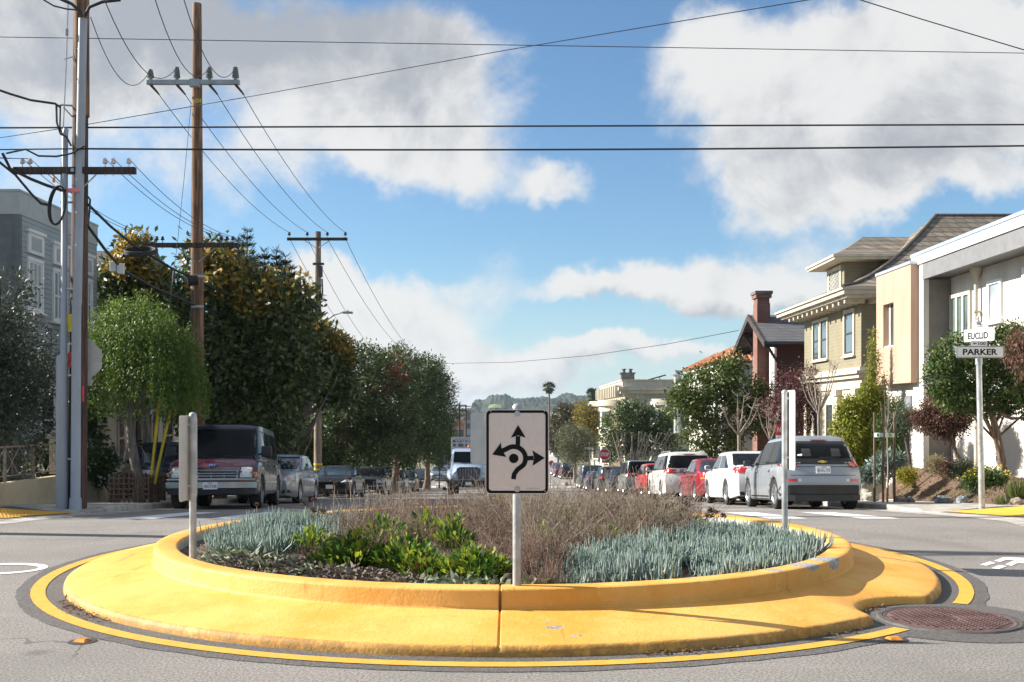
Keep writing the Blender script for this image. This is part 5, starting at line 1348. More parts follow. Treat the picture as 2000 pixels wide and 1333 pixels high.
def sub_leaves(parent, name, blobs, n, L, W_, leaf, clump=10, sd=.08, **kw):
    p, ax, nr, out, cr = leaves_in(blobs, n, clump, sd, **kw)
    V, F = leaf_quads(p, ax, nr, L * rng.uniform(.65, 1.3, n), W_ * rng.uniform(.7, 1.25, n))
    return np_mesh(name, V, F, leaf, parent, rng.random(n))
def lumpy(c, r, n, k=.55, s=.62):
    "a crown as one big blob and n smaller ones pushed out of it"
    c = Vector(c); out = [(*c, r[0] * .8, r[1] * .8, r[2] * .8)]
    for d in rball(n):
        out.append((c.x + d[0] * r[0] * k, c.y + d[1] * r[1] * k, c.z + d[2] * r[2] * k, r[0] * s * random.uniform(.7, 1.), r[1] * s * random.uniform(.7, 1.), r[2] * s * random.uniform(.65, 1.)))
    return out
def gh_(x, y): return G(y) + KH
# ---- left side
b = lumpy((-11.6, 22.9, 2.5), (1.35, 1.3, 1.75), 9) + [(-11.4, 23.2, 4.1, .75, .7, .65), (-10.9, 22.6, 1.3, .8, .8, .6), (-12.3, 25.2, 2.7, 1.35, 1.1, 1.6), (-12.2, 22.4, 3.2, .9, .8, 1.0)]
tree('olive_tree', 'dense grey green olive tree against the grey clapboard house, behind the lattice railing', 'tree', (-11.6, 23, G(23)), (-11.5, 23, 1.8), b, 26000, .12, .042, 'olive_leaf', 'bark_dark', .13, 30, .15)
b = lumpy((-11.3, 26.0, .6), (.8, 1.2, .7), 5)
t_, p, o = tree('flowering_shrub', 'dark shrub dotted with white flowers behind the corner pole', 'shrub', (-11.2, 26, G(26)), (-11.2, 26, .2), b, 5200, .10, .05, 'hedge_leaf', 'bark_dark', .04, 30, .1)
sub_leaves(t_, 'blossoms', [(x, y, z, a * 1.05, c * 1.05, d * 1.05) for x, y, z, a, c, d in b], 420, .085, .075, 'white_petal', 3, .06, shell=.95)
b = lumpy((-10.2, 25.8, .35), (.55, .5, .62), 5)
t_, p, o = tree('flowering_shrub', 'round white flowered shrub just right of the corner pole, behind the wall end', 'shrub', (-10.15, 27.0, G(27)), (-10.2, 25.9, .0), b, 3600, .09, .05, 'hedge_leaf', 'bark_dark', .04, 26, .08)
sub_leaves(t_, 'blossoms', [(x, y, z, a * 1.05, c * 1.05, d * 1.05) for x, y, z, a, c, d in b], 260, .08, .07, 'white_petal', 3, .05, shell=.95)
b = lumpy((-12.6, 24.6, .3), (1.2, .7, .75), 5)
tree('shrub', 'dark low shrubs between the olive tree and the railing', 'shrub', (-12.6, 24.6, G(24)), (-12.6, 24.6, 0), b, 4500, .09, .045, 'olive_leaf', 'bark_dark', .05, 26, .1)
b = lumpy((-14.6, 20.6, 4.2), (2.6, 2.3, 3.0), 12)
tree('olive_tree', 'broad tree just outside the frame whose shade falls across the far crossing', 'tree', (-14.6, 20.6, G(20)), (-14.6, 20.6, 2.2), b, 16000, .20, .10, 'olive_leaf', 'bark_dark', .2, 26, .22)
# weeping pepper tree in a slatted tree guard
WX, WY = PX(264, 24.5), 24.5
wt = thing('weeping_tree', 'bright green weeping tree with a pale trunk rising from a slatted timber guard', 'tree', (WX, WY, gh_(0, WY)))
mb = MB(); tp = [(WX + .1, WY, gh_(0, WY)), (WX + .08, WY, .0), (WX - .08, WY, .85), (WX - .12, WY, 1.55), (WX - .02, WY, 1.85)]
mb.tube(tp, [.16, .125, .105, .10, .09], 10); hub = Vector(tp[3])
wb = [(PX(a, WY + dy), WY + dy, PZ(b_, WY), r_, r_, r_ * .8) for a, b_, r_, dy in ((218, 645, .6, 0), (278, 618, .62, -.2), (325, 640, .52, .2), (352, 672, .42, 0), (200, 690, .45, .3), (270, 670, .8, .5), (245, 612, .45, .3), (305, 690, .7, -.3), (370, 715, .28, 0))]
for b in wb:
    e = Vector(b[:3]); mb.tube([hub, hub.lerp(e, .5) + Vector((0, 0, .18)), e], [.06, .04, .012], 6)
mb.tube([hub, (WX + .35, WY, 1.75), (WX + .5, WY - .1, 2.2)], [.07, .05, .03], 7)
mb.build('trunk', 'bark_pale', wt, smooth=50)
ns = 760; bi = rng.integers(0, len(wb), ns); B = np.array(wb); d = rball(ns); d[:, 2] = np.abs(d[:, 2]) * 1.0 - .15
st = B[bi, :3] + d * B[bi, 3:] ; ln = rng.uniform(.5, 1.08, ns) * np.clip((st[:, 2] - 1.5), .3, 2.6)
k = rng.integers(0, ns, 30000); tt = rng.random(30000) ** .8
p = st[k] + np.stack([d[k, 0] * .25 * np.sqrt(tt), d[k, 1] * .25 * np.sqrt(tt), -tt * ln[k]], 1) + rng.normal(size=(30000, 3)) * .02
ax = unit(np.concatenate([rng.normal(size=(30000, 2)) * .6, np.full((30000, 1), -.8)], 1)); nr = unit(rng.normal(size=(30000, 3)) + d[k])
V, F = leaf_quads(p, ax, nr, rng.uniform(.05, .10, 30000), rng.uniform(.018, .032, 30000)); np_mesh('crown', V, F, 'pepper_leaf', wt, np.clip(.7 * rng.random(ns)[k] + .3 * rng.random(30000), 0, 1))
sub_leaves(wt, 'foliage', wb, 14000, .075, .028, 'pepper_leaf', 40, .10, shell=.75, droop=.6)
tg = thing('tree_guard', 'weathered slatted timber guard standing round the weeping tree trunk', 'tree guard', (WX - .1, WY, gh_(0, WY)))
cx0, cx1 = PX(213, 24.0), PX(291, 24.0); zb_ = gh_(0, 24)
for (xa, ya, xb, yb_, nm) in ((cx0, 24.0, cx1, 24.0, 'panel'), (cx0, 25.1, cx1, 25.1, 'panel'), (cx0, 24.02, cx0, 25.08, 'panel'), (cx1, 24.02, cx1, 25.08, 'panel')):
    mb = MB(); n_ = 8
    for i in range(n_ + 1):
        x, y = xa + (xb - xa) * i / n_, ya + (yb_ - ya) * i / n_; mb.box((x, y, zb_ + .30), (.035, .035, .62 + .03 * (i % 3)))
    for j in range(5):
        mb.box(((xa + xb) / 2, (ya + yb_) / 2 - .022, zb_ + .08 + .12 * j), (abs(xb - xa) + .03, abs(yb_ - ya) + .02, .03))
    mb.build(nm, 'bark_brown', tg)
# magnolias
def P3(px, py, Y, rx, ry, rz): q = P(px, py, Y); return (q.x, q.y, q.z, rx, ry, rz)
def magnolia(label, base, top, blobs, n, gold, L=.24, W_=.10, r0=.16):
    t_, p, o = tree('magnolia_tree', label, 'tree', base, top, blobs, n, L, W_, 'magnolia_leaf', 'bark_pale', r0, 16, .22, group='magnolia trees', jitter=.5, shell=.45)
    if gold:
        # young growth with bronze undersides at the lit tips
        sub_leaves(t_, 'young_leaves', gold, int(n * .13), L * 1.05, W_ * 1.1, 'magnolia_gold', 26, .15, shell=.8, up=.2, jitter=.5)
    return t_
Y = 31.5
b = [P3(a, c, Y + dy, r, r, r * .9) for a, c, r, dy in ((408, 515, .62, 0), (438, 545, .85, 0), (492, 605, 1.0, .2), (545, 618, .95, -.3), (576, 600, .55, 0), (594, 572, .3, 0), (405, 600, 1.2, .3), (470, 665, 1.4, 0), (545, 690, 1.05, -.2), (420, 720, 1.3, 0), (500, 750, 1.25, .3), (365, 770, .85, .3), (440, 800, 1.05, 0), (575, 740, .9, .2), (395, 500, .4, -.2), (352, 700, .75, .8), (520, 572, .5, 0))]
gb = [P3(a, c, Y - .3, r, r, r * .85) for a, c, r in ((425, 505, .6), (455, 535, .6), (505, 575, .75), (560, 595, .6), (415, 560, .7), (592, 560, .3), (530, 625, .7), (600, 590, .25), (480, 610, .6))]
magnolia('tall dark magnolia with golden young leaves, right of the tall pole behind the van', (PX(430, Y), Y, gh_(0, Y)), P(440, 740, Y), b, 21000, gb, .21, .10)
Y = 33.5
b = [P3(a, c, Y + dy, r, r, r * .9) for a, c, r, dy in ((263, 492, .42, 0), (252, 525, .6, .3), (215, 560, .6, 0), (300, 560, .6, 0), (280, 610, 1.0, .2), (332, 605, .7, .3), (225, 600, .6, .3), (345, 560, .4, 0), (280, 690, 1.3, .5), (350, 650, .8, .5))]
gb = [P3(a, c, Y - .3, r, r, r * .8) for a, c, r in ((262, 485, .36), (250, 520, .45), (305, 550, .4))]
magnolia('dark magnolia rising behind the weeping tree, left of the tall pole', (PX(285, Y), Y, G(Y)), P(285, 700, Y), b, 10000, gb, .21, .10)
Y = 39.0
b = [P3(a, c, Y + dy, r, r, r * .85) for a, c, r, dy in ((610, 680, 1.05, 0), (650, 705, .75, -.2), (575, 700, .9, .3), (630, 745, 1.0, 0), (562, 770, .85, .3), (660, 760, .55, 0), (545, 800, .8, .4), (610, 655, .6, 0))]
gb = [P3(a, c, Y - .4, r, r, r * .8) for a, c, r in ((605, 650, .5), (660, 690, .45), (635, 670, .5))]
m3 = magnolia('shorter magnolia with bare forking stems, in front of the lamp pole', (PX(572, Y), Y, gh_(0, Y)), P(575, 800, Y), b, 11500, gb, .23, .11)
mb = MB()
for (a, c, e, f) in ((572, 930, 560, 800), (572, 930, 600, 790), (590, 860, 640, 770), (566, 860, 530, 790), (600, 800, 612, 720), (606, 790, 655, 715), (596, 815, 620, 760), (588, 830, 570, 740), (640, 770, 660, 730), (560, 800, 545, 730), (575, 880, 620, 815), (580, 920, 610, 850)):
    q0, q1 = P(a, c, Y - .6), P(e, f, Y - 1.0); m = q0.lerp(q1, .5) + Vector((random.uniform(-.15, .15), -.1, random.uniform(-.1, .15))); mb.tube([q0, m, q1], [.07, .05, .025], 6)
mb.build('stems', 'bark_pale', m3, smooth=50)
# conifer behind
Y = 47.
ct = thing('pine_tree', 'dark conifer whose spiky tips rise behind the golden magnolia', 'tree', (PX(520, Y), Y, G(Y)))
mb = MB(); p0 = []; p1_ = []
for (a, c, h) in ((483, 452, 3), (516, 490, 3.6), (540, 492, 3.2), (557, 500, 2.6), (500, 505, 3.), (465, 470, 2.6), (448, 478, 2.), (425, 470, 2.), (570, 525, 2.)):
    q = P(a, c, Y); mb.tube([(PX(520, Y) + (q.x - PX(520, Y)) * .2, Y, G(Y)), (q.x, Y, q.z - h), q], [.2, .07, .02], 5)
    m = int(900 * h / 3); zz = rng.random(m) ** .8 * h; rad = np.minimum(.12 + zz * .26, .6)
    an = rng.uniform(0, 6.283, m); whorl = np.round(zz / .32) * .32 + rng.normal(0, .05, m)
    st = np.stack([np.full(m, q.x), np.full(m, q.y), q.z - whorl], 1) + np.stack([np.cos(an) * rad * rng.random(m), np.sin(an) * rad * rng.random(m), np.zeros(m)], 1)
    p0.append(st); p1_.append(st + np.stack([np.cos(an) * .17, np.sin(an) * .17, rng.uniform(.02, .2, m)], 1))
mb.build('trunk', 'bark_dark', ct, smooth=50)
V, F = sticks(np.concatenate(p0), np.concatenate(p1_), .017, .008); np_mesh('crown', V, F, 'pine_needle', ct, rng.random(len(F)))
# the big clipped dark trees
for Y, bl, n, lab, bx, br in ((52., ((700, 740, 1.9, 0), (670, 790, 1.5, 0), (740, 780, 1.8, .3), (700, 830, 1.5, .3), (755, 730, 1.2, -.3), (665, 735, 1.1, .3), (770, 800, 1.3, .3), (720, 715, .9, 0), (650, 835, .9, 0), (690, 865, 1.2, .8), (740, 862, 1.3, .8), (775, 855, 1.0, .5)), 21000, 'nearest of the clipped dark green trees, flecked with red flowers, behind the black coupe', 655, .3),
                              ((62., ) + (((790, 745, 1.9, 0), (760, 720, 1.2, .5), (800, 800, 1.9, .3), (770, 840, 1.4, 0), (830, 770, 1.4, 0), (780, 705, 1.0, 0), (825, 730, 1.2, 0), (830, 830, 1.0, 0), (800, 868, 1.3, .6), (765, 872, 1.2, .8), (835, 860, 1.0, .5)), 18000, 'middle clipped dark green tree with a few red flower sprays on top', 770, .22)),
                              ((74., ) + (((830, 760, 1.9, 0), (850, 800, 1.7, .3), (838, 730, 1.3, -.3), (860, 760, 1.1, 0), (845, 845, 1.3, .3), (820, 820, 1.5, 0), (868, 800, .7, 0), (862, 835, .8, 0), (850, 868, 1.2, .5), (825, 872, 1.2, .5)), 18000, 'farthest clipped dark green tree, with the street beyond its right edge', 832, .22))):
    b = [P3(a, c, Y + dy, r, r * 1.1, r * .95) for a, c, r, dy in bl]
    t_, p, o = tree('clipped_tree', lab, 'tree', (PX(bx, Y), Y, gh_(0, Y)), P(bx + 8, 850, Y), b, n, .20, .075, 'gum_leaf', 'bark_brown', br, 20, .2, group='clipped dark street trees', shell=.6)
    if Y < 70: sub_leaves(t_, 'blossoms', [P3(770, 722, Y - 1.2, .5, .3, .3), P3(790, 735, Y - 1.2, .2, .2, .2), P3(745, 750, Y - 1.2, .2, .2, .2)] if Y < 60 else [P3(772, 700, Y - .8, .45, .3, .2)], 170, .15, .08, 'red_flower', 14, .16)
for (a, c, Y, rx, rz, lab) in ((858, 888, 84, .9, 1.1, 'low green hedge bush beyond the clipped trees'), (835, 880, 86, 1.2, 1.3, 'bushy green shrub at the foot of the farthest pole'), (790, 885, 80, 1.2, 1.2, 'dark green shrub under the clipped trees'), (876, 872, 100, 1.3, 1.5, 'rounded bright green shrub left of the truck roof')):
    q = P(a, c, Y); tree('shrub', lab, 'shrub', (q.x, Y, G(Y)), (q.x, Y, q.z - .3), lumpy(q, (rx, 1.2, rz), 5), 2500, .22, .10, 'hedge_leaf', 'bark_dark', .06, 20, .16)
for (a, c, Y, rx, rz, lab, lf) in ((720, 880, 64, 3.2, 1.7, 'deep shaded shrubbery behind the black parked cars', 'gum_leaf'), (585, 890, 51, 2.2, 1.2, 'shaded shrubs beside the lamp pole', 'gum_leaf'), (470, 800, 37, 2.6, 2.0, 'shaded greenery behind the dark van', 'gum_leaf'), (700, 800, 84, 5.0, 3.5, 'broad dark greenery closing the gap behind the clipped trees', 'gum_leaf'), (560, 860, 50, 2.6, 2.2, 'dim greenery between the magnolias and the lamp pole', 'hedge_leaf'), (115, 850, 31, 1.3, 1.6, 'dark shrub in the shade between the two left houses', 'gum_leaf')):
    q = P(a, c, Y); tree('shrub', lab, 'shrub', (q.x, Y, G(Y)), (q.x, Y, q.z - .3), lumpy(q, (rx, 1.3, rz), 7), 6000, .24, .11, lf, 'bark_dark', .08, 24, .25, shell=.2)
# bright sprays seen through the stems
# ---- right side
Y = 97.; q = P(1122, 868, Y)
tree('olive_tree', 'pale olive green tree behind the far street name post', 'tree', (q.x, Y, gh_(0, Y)), q - Vector((0, 0, 1.5)), lumpy(q, (2.2, 2.0, 2.1), 10), 11000, .22, .05, 'pale_olive', 'bark_pale', .14, 24, .2)
mb = MB()
q = P(1108, 805, 150.); tree('tree', 'dark brownish green tree left of the second palm', 'tree', (q.x, 150, G(150)), q - Vector((0, 0, 3)), lumpy(q + Vector((0, 0, -1)), (2.6, 2.4, 2.4), 7), 5000, .4, .16, 'brown_leaf', 'bark_dark', .2, 20, .3)
q = P(1150, 822, 115.); tree('tree', 'yellowish autumn tree below the second palm', 'tree', (q.x, 115, G(115)), q - Vector((0, 0, 2.5)), lumpy(q, (1.9, 1.9, 2.0), 8), 6000, .26, .10, 'yellow_leaf', 'bark_dark', .15, 20, .22)
q = P(1090, 850, 200.); tree('tree', 'small dark tree far off just right of the arrow sign', 'tree', (q.x, 200, G(200)), q - Vector((0, 0, 3)), lumpy(q + Vector((0, 0, -1)), (2.2, 2.4, 3.2), 5), 3000, .45, .2, 'brown_leaf', 'bark_dark', .2, 20, .3)
Y = 92.
b = [P3(a, c, Y + dy, r * 1.32, r * 1.32, r * 1.12) for a, c, r, dy in ((1200, 830, 1.0, 0), (1240, 815, 1.1, .3), (1280, 822, 1.0, 0), (1300, 850, .8, .3), (1215, 865, .9, 0), (1260, 860, 1.2, .5), (1185, 855, .6, 0), (1225, 800, .6, 0), (1300, 815, .5, 0), (1310, 880, .6, .4), (1190, 888, .5, .4))]
m4 = tree('street_tree', 'bushy many-stemmed green tree between the red STOP sign and the parked minivan', 'tree', (PX(1235, Y), Y, gh_(0, Y)), P(1240, 880, Y), b, 12500, .25, .12, 'bush_leaf', 'bark_pale', .12, 16, .22)[0]
mb = MB()
for k in range(16):
    a = 1195 + k * 7.4; q0, q1 = P(1215 + k * 3.2, 925, Y - .9), P(a + random.uniform(-8, 8), 845, Y - 1.6); mb.tube([q0, q0.lerp(q1, .5) + Vector((random.uniform(-.2, .2), 0, 0)), q1], [.085, .07, .04], 5)
mb.build('stems', 'bark_pale', m4, smooth=50)
Y = 100.; q = P(1330, 865, Y); tree('street_tree', 'dim olive tree filling the gap behind the many-stemmed tree', 'tree', (q.x, Y, gh_(0, Y)), q - Vector((0, 0, 1)), lumpy(q, (2.2, 2, 1.9), 7), 5000, .22, .06, 'olive_leaf', 'bark_dark', .12, 20, .2)
Y = 46.
b = [P3(a, c, Y + dy, r, r, r * .8) for a, c, r, dy in ((1410, 735, .9, 0), (1360, 760, .95, .2), (1450, 770, 1.0, 0), (1340, 800, .75, 0), (1400, 800, 1.1, .4), (1370, 850, .8, 0), (1465, 820, .8, .3), (1330, 775, .5, 0), (1425, 710, .5, 0), (1410, 865, .8, .4), (1375, 890, .55, .2), (1480, 780, .55, 0))]
tree('street_tree', 'full green glossy-leaved tree in front of the terracotta roof, behind the minivan', 'tree', (PX(1398, Y), Y, gh_(0, Y)), P(1400, 850, Y), b, 12000, .19, .085, 'laurel_leaf', 'bark_pale', .11, 15, .17)
def bare(name_lab, px, ptop, pyb, Y, spread, n, seedling=3, rr0=.05, lean=0.):
    random.seed(int(px)); x = PX(px, Y); base = Vector((x, Y, gh_(0, Y))); fork = Vector((x + lean, Y, PZ(pyb, Y))); H = PZ(ptop, Y) - fork.z
    t_ = thing('bare_tree', name_lab, 'tree', base, group='leafless young street trees')
    mb = MB(); mb.tube([base, base.lerp(fork, .5) + Vector((.02, 0, 0)), fork], [rr0 * 1.25, rr0, rr0 * .85], 8)
    mb.build('trunk', 'bark_pale', t_, smooth=50)
    mb = MB(); p0 = []; p1_ = []
    for k in range(n):
        a = 2 * math.pi * k / n + random.uniform(-.4, .4); s_ = spread * random.uniform(.45, 1.)
        e = fork + Vector((math.cos(a) * s_, math.sin(a) * s_ * .8, H * random.uniform(.55, 1.))); m = fork.lerp(e, .45) + Vector((math.cos(a), math.sin(a), -.2)) * .12 * spread
        mb.tube([fork, m, e], [rr0 * .5, rr0 * .34, rr0 * .12], 6)
        for j in range(seedling * 2):
            u_ = random.uniform(.35, .95); st = m.lerp(e, u_) if u_ > .45 else fork.lerp(m, u_ * 2)
            e2 = st + Vector((random.uniform(-1, 1), random.uniform(-1, 1), random.uniform(.1, 1))) * spread * .38; mb.tube([st, e2], [rr0 * .18, rr0 * .06], 4)
            for i in range(seedling): 
                s2 = st.lerp(e2, random.uniform(.3, 1)); p0.append(s2); p1_.append(s2 + Vector((random.uniform(-1, 1), random.uniform(-1, 1), random.uniform(0, .8))) * spread * .16)
    mb.build('branches', 'bark_pale', t_, smooth=50)
    V, F = sticks(np.array(p0), np.array(p1_), rr0 * .07, rr0 * .04); np_mesh('twigs', V, F, 'bare_twig', t_, rng.random(len(F)))
bare('leafless young tree in front of the glossy-leaved tree', 1443, 765, 850, 38.5, .85, 7, 3, .07)
bare('leafless thin tree behind the white sedan', 1505, 780, 862, 34., .55, 6, 3, .05)
bare('leafless pale tree in front of the cream lower storey of the olive house', 1599, 700, 810, 31., .62, 8, 3, .055)
bare('spindly leafless sapling tied between three stakes', 1733, 738, 850, 25., .32, 5, 2, .022)
Y = 39.5
b = [P3(a, c, Y + dy, r, r, r * .9) for a, c, r, dy in ((1545, 760, .75, 0), (1575, 745, .65, .2), (1520, 790, .6, 0), (1560, 800, .75, .3), (1590, 780, .5, 0), (1545, 840, .6, .2))]
tree('plum_tree', 'purple-leaved plum tree between the brick house and the olive house', 'tree', (PX(1555, Y), Y, G(Y)), P(1555, 850, Y), b, 6500, .10, .045, 'plum_leaf', 'bark_dark', .07, 22, .14)
# bamboo hedge
Y = 31.
b = [P3(a, c, Y + dy, r, r, rz) for a, c, r, rz, dy in ((1655, 850, .42, .85, 0), (1685, 840, .45, .95, .2), (1720, 850, .45, .95, 0), (1745, 870, .4, .7, .3), (1700, 790, .35, .5, .3), (1665, 795, .3, .3, 0), (1635, 880, .3, .4, 0), (1710, 900, .5, .5, 0), (1655, 905, .4, .4, 0), (1735, 805, .3, .45, .2))]
bt, p, o = tree('bamboo_hedge', 'tall yellow green bamboo hedge between the olive house and the white house', 'hedge', (PX(1690, Y), Y, G(Y) + .1), P(1690, 900, Y), b, 26000, .13, .042, 'bamboo_leaf', 'bamboo_leaf', .02, 20, .09, droop=.5, trunk=False)
for k, (a, c, e, f) in enumerate(((1690, 880, 1705, 640), (1700, 880, 1716, 690), (1710, 880, 1702, 720), (1680, 880, 1690, 745), (1720, 870, 1728, 730), (1700, 870, 1708, 665))):
    q0, q1 = P(a, c, Y), P(e, f, Y); 
    mb = MB(); mb.tube([q0, q0.lerp(q1, .6) + Vector((-.05, 0, 0)), q1], [.018, .014, .005], 5); mb.build('cane', 'pole_wood_grey', bt, smooth=50)
    m = 420; tt = rng.uniform(.25, 1, m); pos = np.array(q0)[None] + (np.array(q1 - q0))[None] * tt[:, None] + rng.normal(size=(m, 3)) * np.array([.13, .13, .08]) * (1.15 - tt[:, None] * .8)
    V, F = leaf_quads(pos, unit(rng.normal(size=(m, 3)) + [[0, 0, -.6]]), rball(m), rng.uniform(.08, .17, m), .028); np_mesh('leaves', V, F, 'bamboo_leaf', bt, rng.random(m))
# clipped topiary, purple ball, juniper
Y = 28.; b = lumpy(P(1764, 822, Y), (.48, .45, .38), 8, .5, .6); tree('topiary_tree', 'small clipped grey green tree with a crooked trunk beside the stakes', 'tree', (PX(1786, Y), Y, -.35), P(1766, 838, Y), b, 6000, .05, .025, 'topiary_leaf', 'bark_dark', .05, 22, .06)
Y = 28.8; b = lumpy(P(1745, 830, Y), (.62, .4, .75), 6, .5, .6); tree('shrub', 'rounded olive green shrub behind the clipped tree', 'shrub', (PX(1745, Y), Y, -.6), P(1745, 870, Y), b, 4500, .06, .03, 'hedge_leaf', 'bark_dark', .03, 22, .07)
Y = 26.; b = lumpy(P(1846, 818, Y), (.74, .66, .58), 12, .5, .6); tree('round_tree', 'round purple brown leaved tree with a slanting trunk', 'tree', (PX(1888, Y), Y, .12), P(1852, 850, Y), b, 17000, .06, .036, 'purple_leaf', 'bark_brown', .06, 20, .08)
Y = 23.2
b = [P3(a, c, Y + dy, r, r, rz) for a, c, r, rz, dy in ((1870, 690, .5, .42, 0), (1845, 730, .42, .4, 0), (1900, 730, .55, .4, .2), (1950, 690, .6, .45, .3), (1880, 775, .5, .3, 0), (1960, 760, .6, .38, 0), (2010, 720, .6, .6, .2), (1925, 790, .45, .22, .2), (2000, 790, .5, .25, 0), (1985, 655, .4, .3, .3), (2060, 760, .8, .7, .3), (1850, 765, .35, .25, 0), (2080, 680, .8, .6, .4))]
jt_, p, o = tree('juniper_tree', 'broad dark green clipped juniper on a leaning trunk behind the street name post', 'tree', (PX(1962, Y), Y, .12), P(1938, 805, Y), b, 34000, .085, .042, 'juniper_leaf', 'bark_brown', .055, 26, .07, jitter=.6, shell=.6)
sub_leaves(jt_, 'tufts', [(x, y, z, rx * 1.12, ry * 1.12, rz * 1.15) for x, y, z, rx, ry, rz in b], 5000, .09, .02, 'juniper_leaf', 18, .05, shell=.9)
mb = MB(); mb.tube([P(1940, 800, Y), P(1975, 818, Y - .2), P(2040, 815, Y - .2)], [.04, .035, .02], 6); mb.tube([P(1938, 805, Y), P(1895, 790, Y - .1)], [.06, .03], 6); mb.tube([P(1938, 805, Y), P(1952, 860, Y), P(1962, 925, Y)], [.055, .06, .075], 8); mb.build('limb', 'bark_brown', jt_, smooth=50)
Y = 22.2; q = P(2000, 685, Y); tree('shrub', 'drooping purple grey foliage at the right edge beside the juniper', 'tree', (q.x + .3, Y, .1), q, lumpy(q, (.42, .4, .5), 6), 2600, .10, .02, 'purple_leaf', 'bark_dark', .04, 18, .08, droop=1.2)
# palms
def palm(px, pyc, Y, rad, label, nf=46, trunk_to=None):
    q = P(px, pyc, Y); t_ = thing('palm_tree', label, 'palm tree', (q.x, Y, G(Y)), group='fan palms')
    mb = MB(); mb.tube([(q.x, Y, G(Y)), (q.x + .1, Y, q.z * .5), q], [.32, .24, .26], 8); mb.build('trunk', 'bark_brown', t_, smooth=50)
    Vs, Fs, Rn = [], [], []
    for k, d in enumerate(rball(nf)):
        d = Vector(d); d.z = d.z * .9 + .25; d.normalize(); e = q + d * rad * .45
        m = 14; a = np.linspace(-1.15, 1.15, m); sd = np.array(d.cross(Vector((0, 0, 1))).normalized()); up_ = np.cross(sd, np.array(d))
        ax = np.array(d)[None] * np.cos(a)[:, None] + sd[None] * np.sin(a)[:, None] - np.array([[0, 0, .22]])
        V, F = leaf_quads(np.tile(np.array(e), (m, 1)), ax, np.tile(up_, (m, 1)), rad * .62, rad * .085, .1)
        V2, F2 = sticks(np.array([q]), np.array([e]), .05, .04)
        Fs.append(F + sum(len(v_) for v_ in Vs)); Vs.append(V); Fs.append(F2 + sum(len(v_) for v_ in Vs)); Vs.append(V2); Rn += [random.random()] * (len(F) + len(F2))
    np_mesh('crown', np.concatenate(Vs), np.concatenate(Fs), 'palm_leaf', t_, Rn)
    m = 260; a = rng.uniform(0, 6.28, m); st = np.stack([q.x + np.cos(a) * rad * .3, Y + np.sin(a) * rad * .3, q.z - rng.uniform(.1, .9, m) * rad * .7], 1)
    V, F = leaf_quads(st, np.stack([np.cos(a) * .4, np.sin(a) * .4, np.full(m, -1.)], 1), rball(m), rad * .4, rad * .07); np_mesh('dead_fronds', V, F, 'palm_dead', t_, rng.random(m))
palm(1072, 757, 300., 2.1, 'tall thin fan palm standing free against the sky beyond the arrow sign')
palm(1157, 772, 240., 1.9, 'fan palm half sunk in the trees beside the cream flats')
# ---- right front garden
def gz2(x, y):
    a = min(1, max(0, (x - 10.35) / 1.0)); return G(y) + KH - .01 + a * (.12 - (G(y) + KH)) * .92 + .05 * mnoise.noise((x * 1.1, y * 1.1, 0)) * a
mb = MB(); mb.grid([[(x, y, gz2(x, y)) for x in np.linspace(10.38, 12.3, 14)] for y in np.linspace(15.2, 30, 50)]); tag(mb.build('garden_bed', 'bark_mulch', smooth=60), 'sloping bark mulch garden bed in front of the white house', 'garden bed')
def shrub(px, py, Y, rx, rz, leaf, n, L, W_, label, name='shrub', **kw):
    q = P(px, py, Y); return tree(name, label, 'shrub', (q.x, Y, gz2(q.x, Y)), q, lumpy(q, (rx, rx * .9, rz), 7, .45, .62), n, L, W_, leaf, 'bark_dark', .02, 16, .05, trunk=False, **kw)
shrub(1773, 933, 26., .27, .22, 'yellow_bush', 2600, .05, .025, 'small round yellow bush near the stakes')
shrub(1829, 910, 25.6, .31, .28, 'tan_bush', 3200, .04, .02, 'clipped tan ball shrub against the dark recess')
shrub(1852, 918, 24.8, .26, .27, 'purple_leaf', 2400, .045, .022, 'dark red low shrub beside the tan ball shrub')
shrub(1880, 915, 24.6, .32, .24, 'topiary_leaf', 2400, .07, .02, 'grey green spiky shrub at the foot of the purple tree')
shrub(1735, 908, 27., .5, .28, 'agave_leaf', 1500, .16, .05, 'pale blue green succulent clump behind the stakes')
shrub(1700, 925, 28., .35, .25, 'agave_leaf', 900, .15, .05, 'blue green succulents beside the silver hatchback')
for (a, c, Y, rx, lab) in ((1935, 930, 22.6, .42, 'green shrub with yellow flowers right of the street name post'), (1905, 940, 22.4, .26, 'small yellow flowered plant just left of the street name post')):
    t_, p, o = shrub(a, c, Y, rx, .2, 'hedge_leaf', 2600, .06, .03, lab); q = P(a, c - 4, Y); sub_leaves(t_, 'blossoms', lumpy(q, (rx * 1.05, rx * .8, .22), 4), 130, .05, .045, 'yellow_petal', 3, .04, shell=.9)
def tuft(px, py, Y, h, n, leaf, label, spread=.5, wdt=.018):
    q = P(px, py, Y); z = gz2(q.x, Y); t_ = thing('grass_tuft', label, 'plant', (q.x, Y, z)); m = n
    a = rng.uniform(0, 6.28, m); s_ = rng.uniform(.1, 1, m) * spread; ax = np.stack([np.cos(a) * s_, np.sin(a) * s_, np.ones(m)], 1)
    p0 = np.stack([q.x + rng.normal(0, .05, m), Y + rng.normal(0, .05, m), np.full(m, z)], 1)
    V, F = leaf_quads(p0, ax, np.stack([np.cos(a), np.sin(a), np.zeros(m)], 1), h * rng.uniform(.6, 1.2, m), wdt, .6); np_mesh('blades', V, F, leaf, t_, rng.random(m))
tuft(1985, 945, 22., .45, 160, 'grass_blade', 'spiky strap-leaved plant at the right edge of the garden', 1.0, .03)
tuft(1955, 965, 21.6, .22, 120, 'grass_blade', 'low grass tuft at the front of the mulch bed', .8)
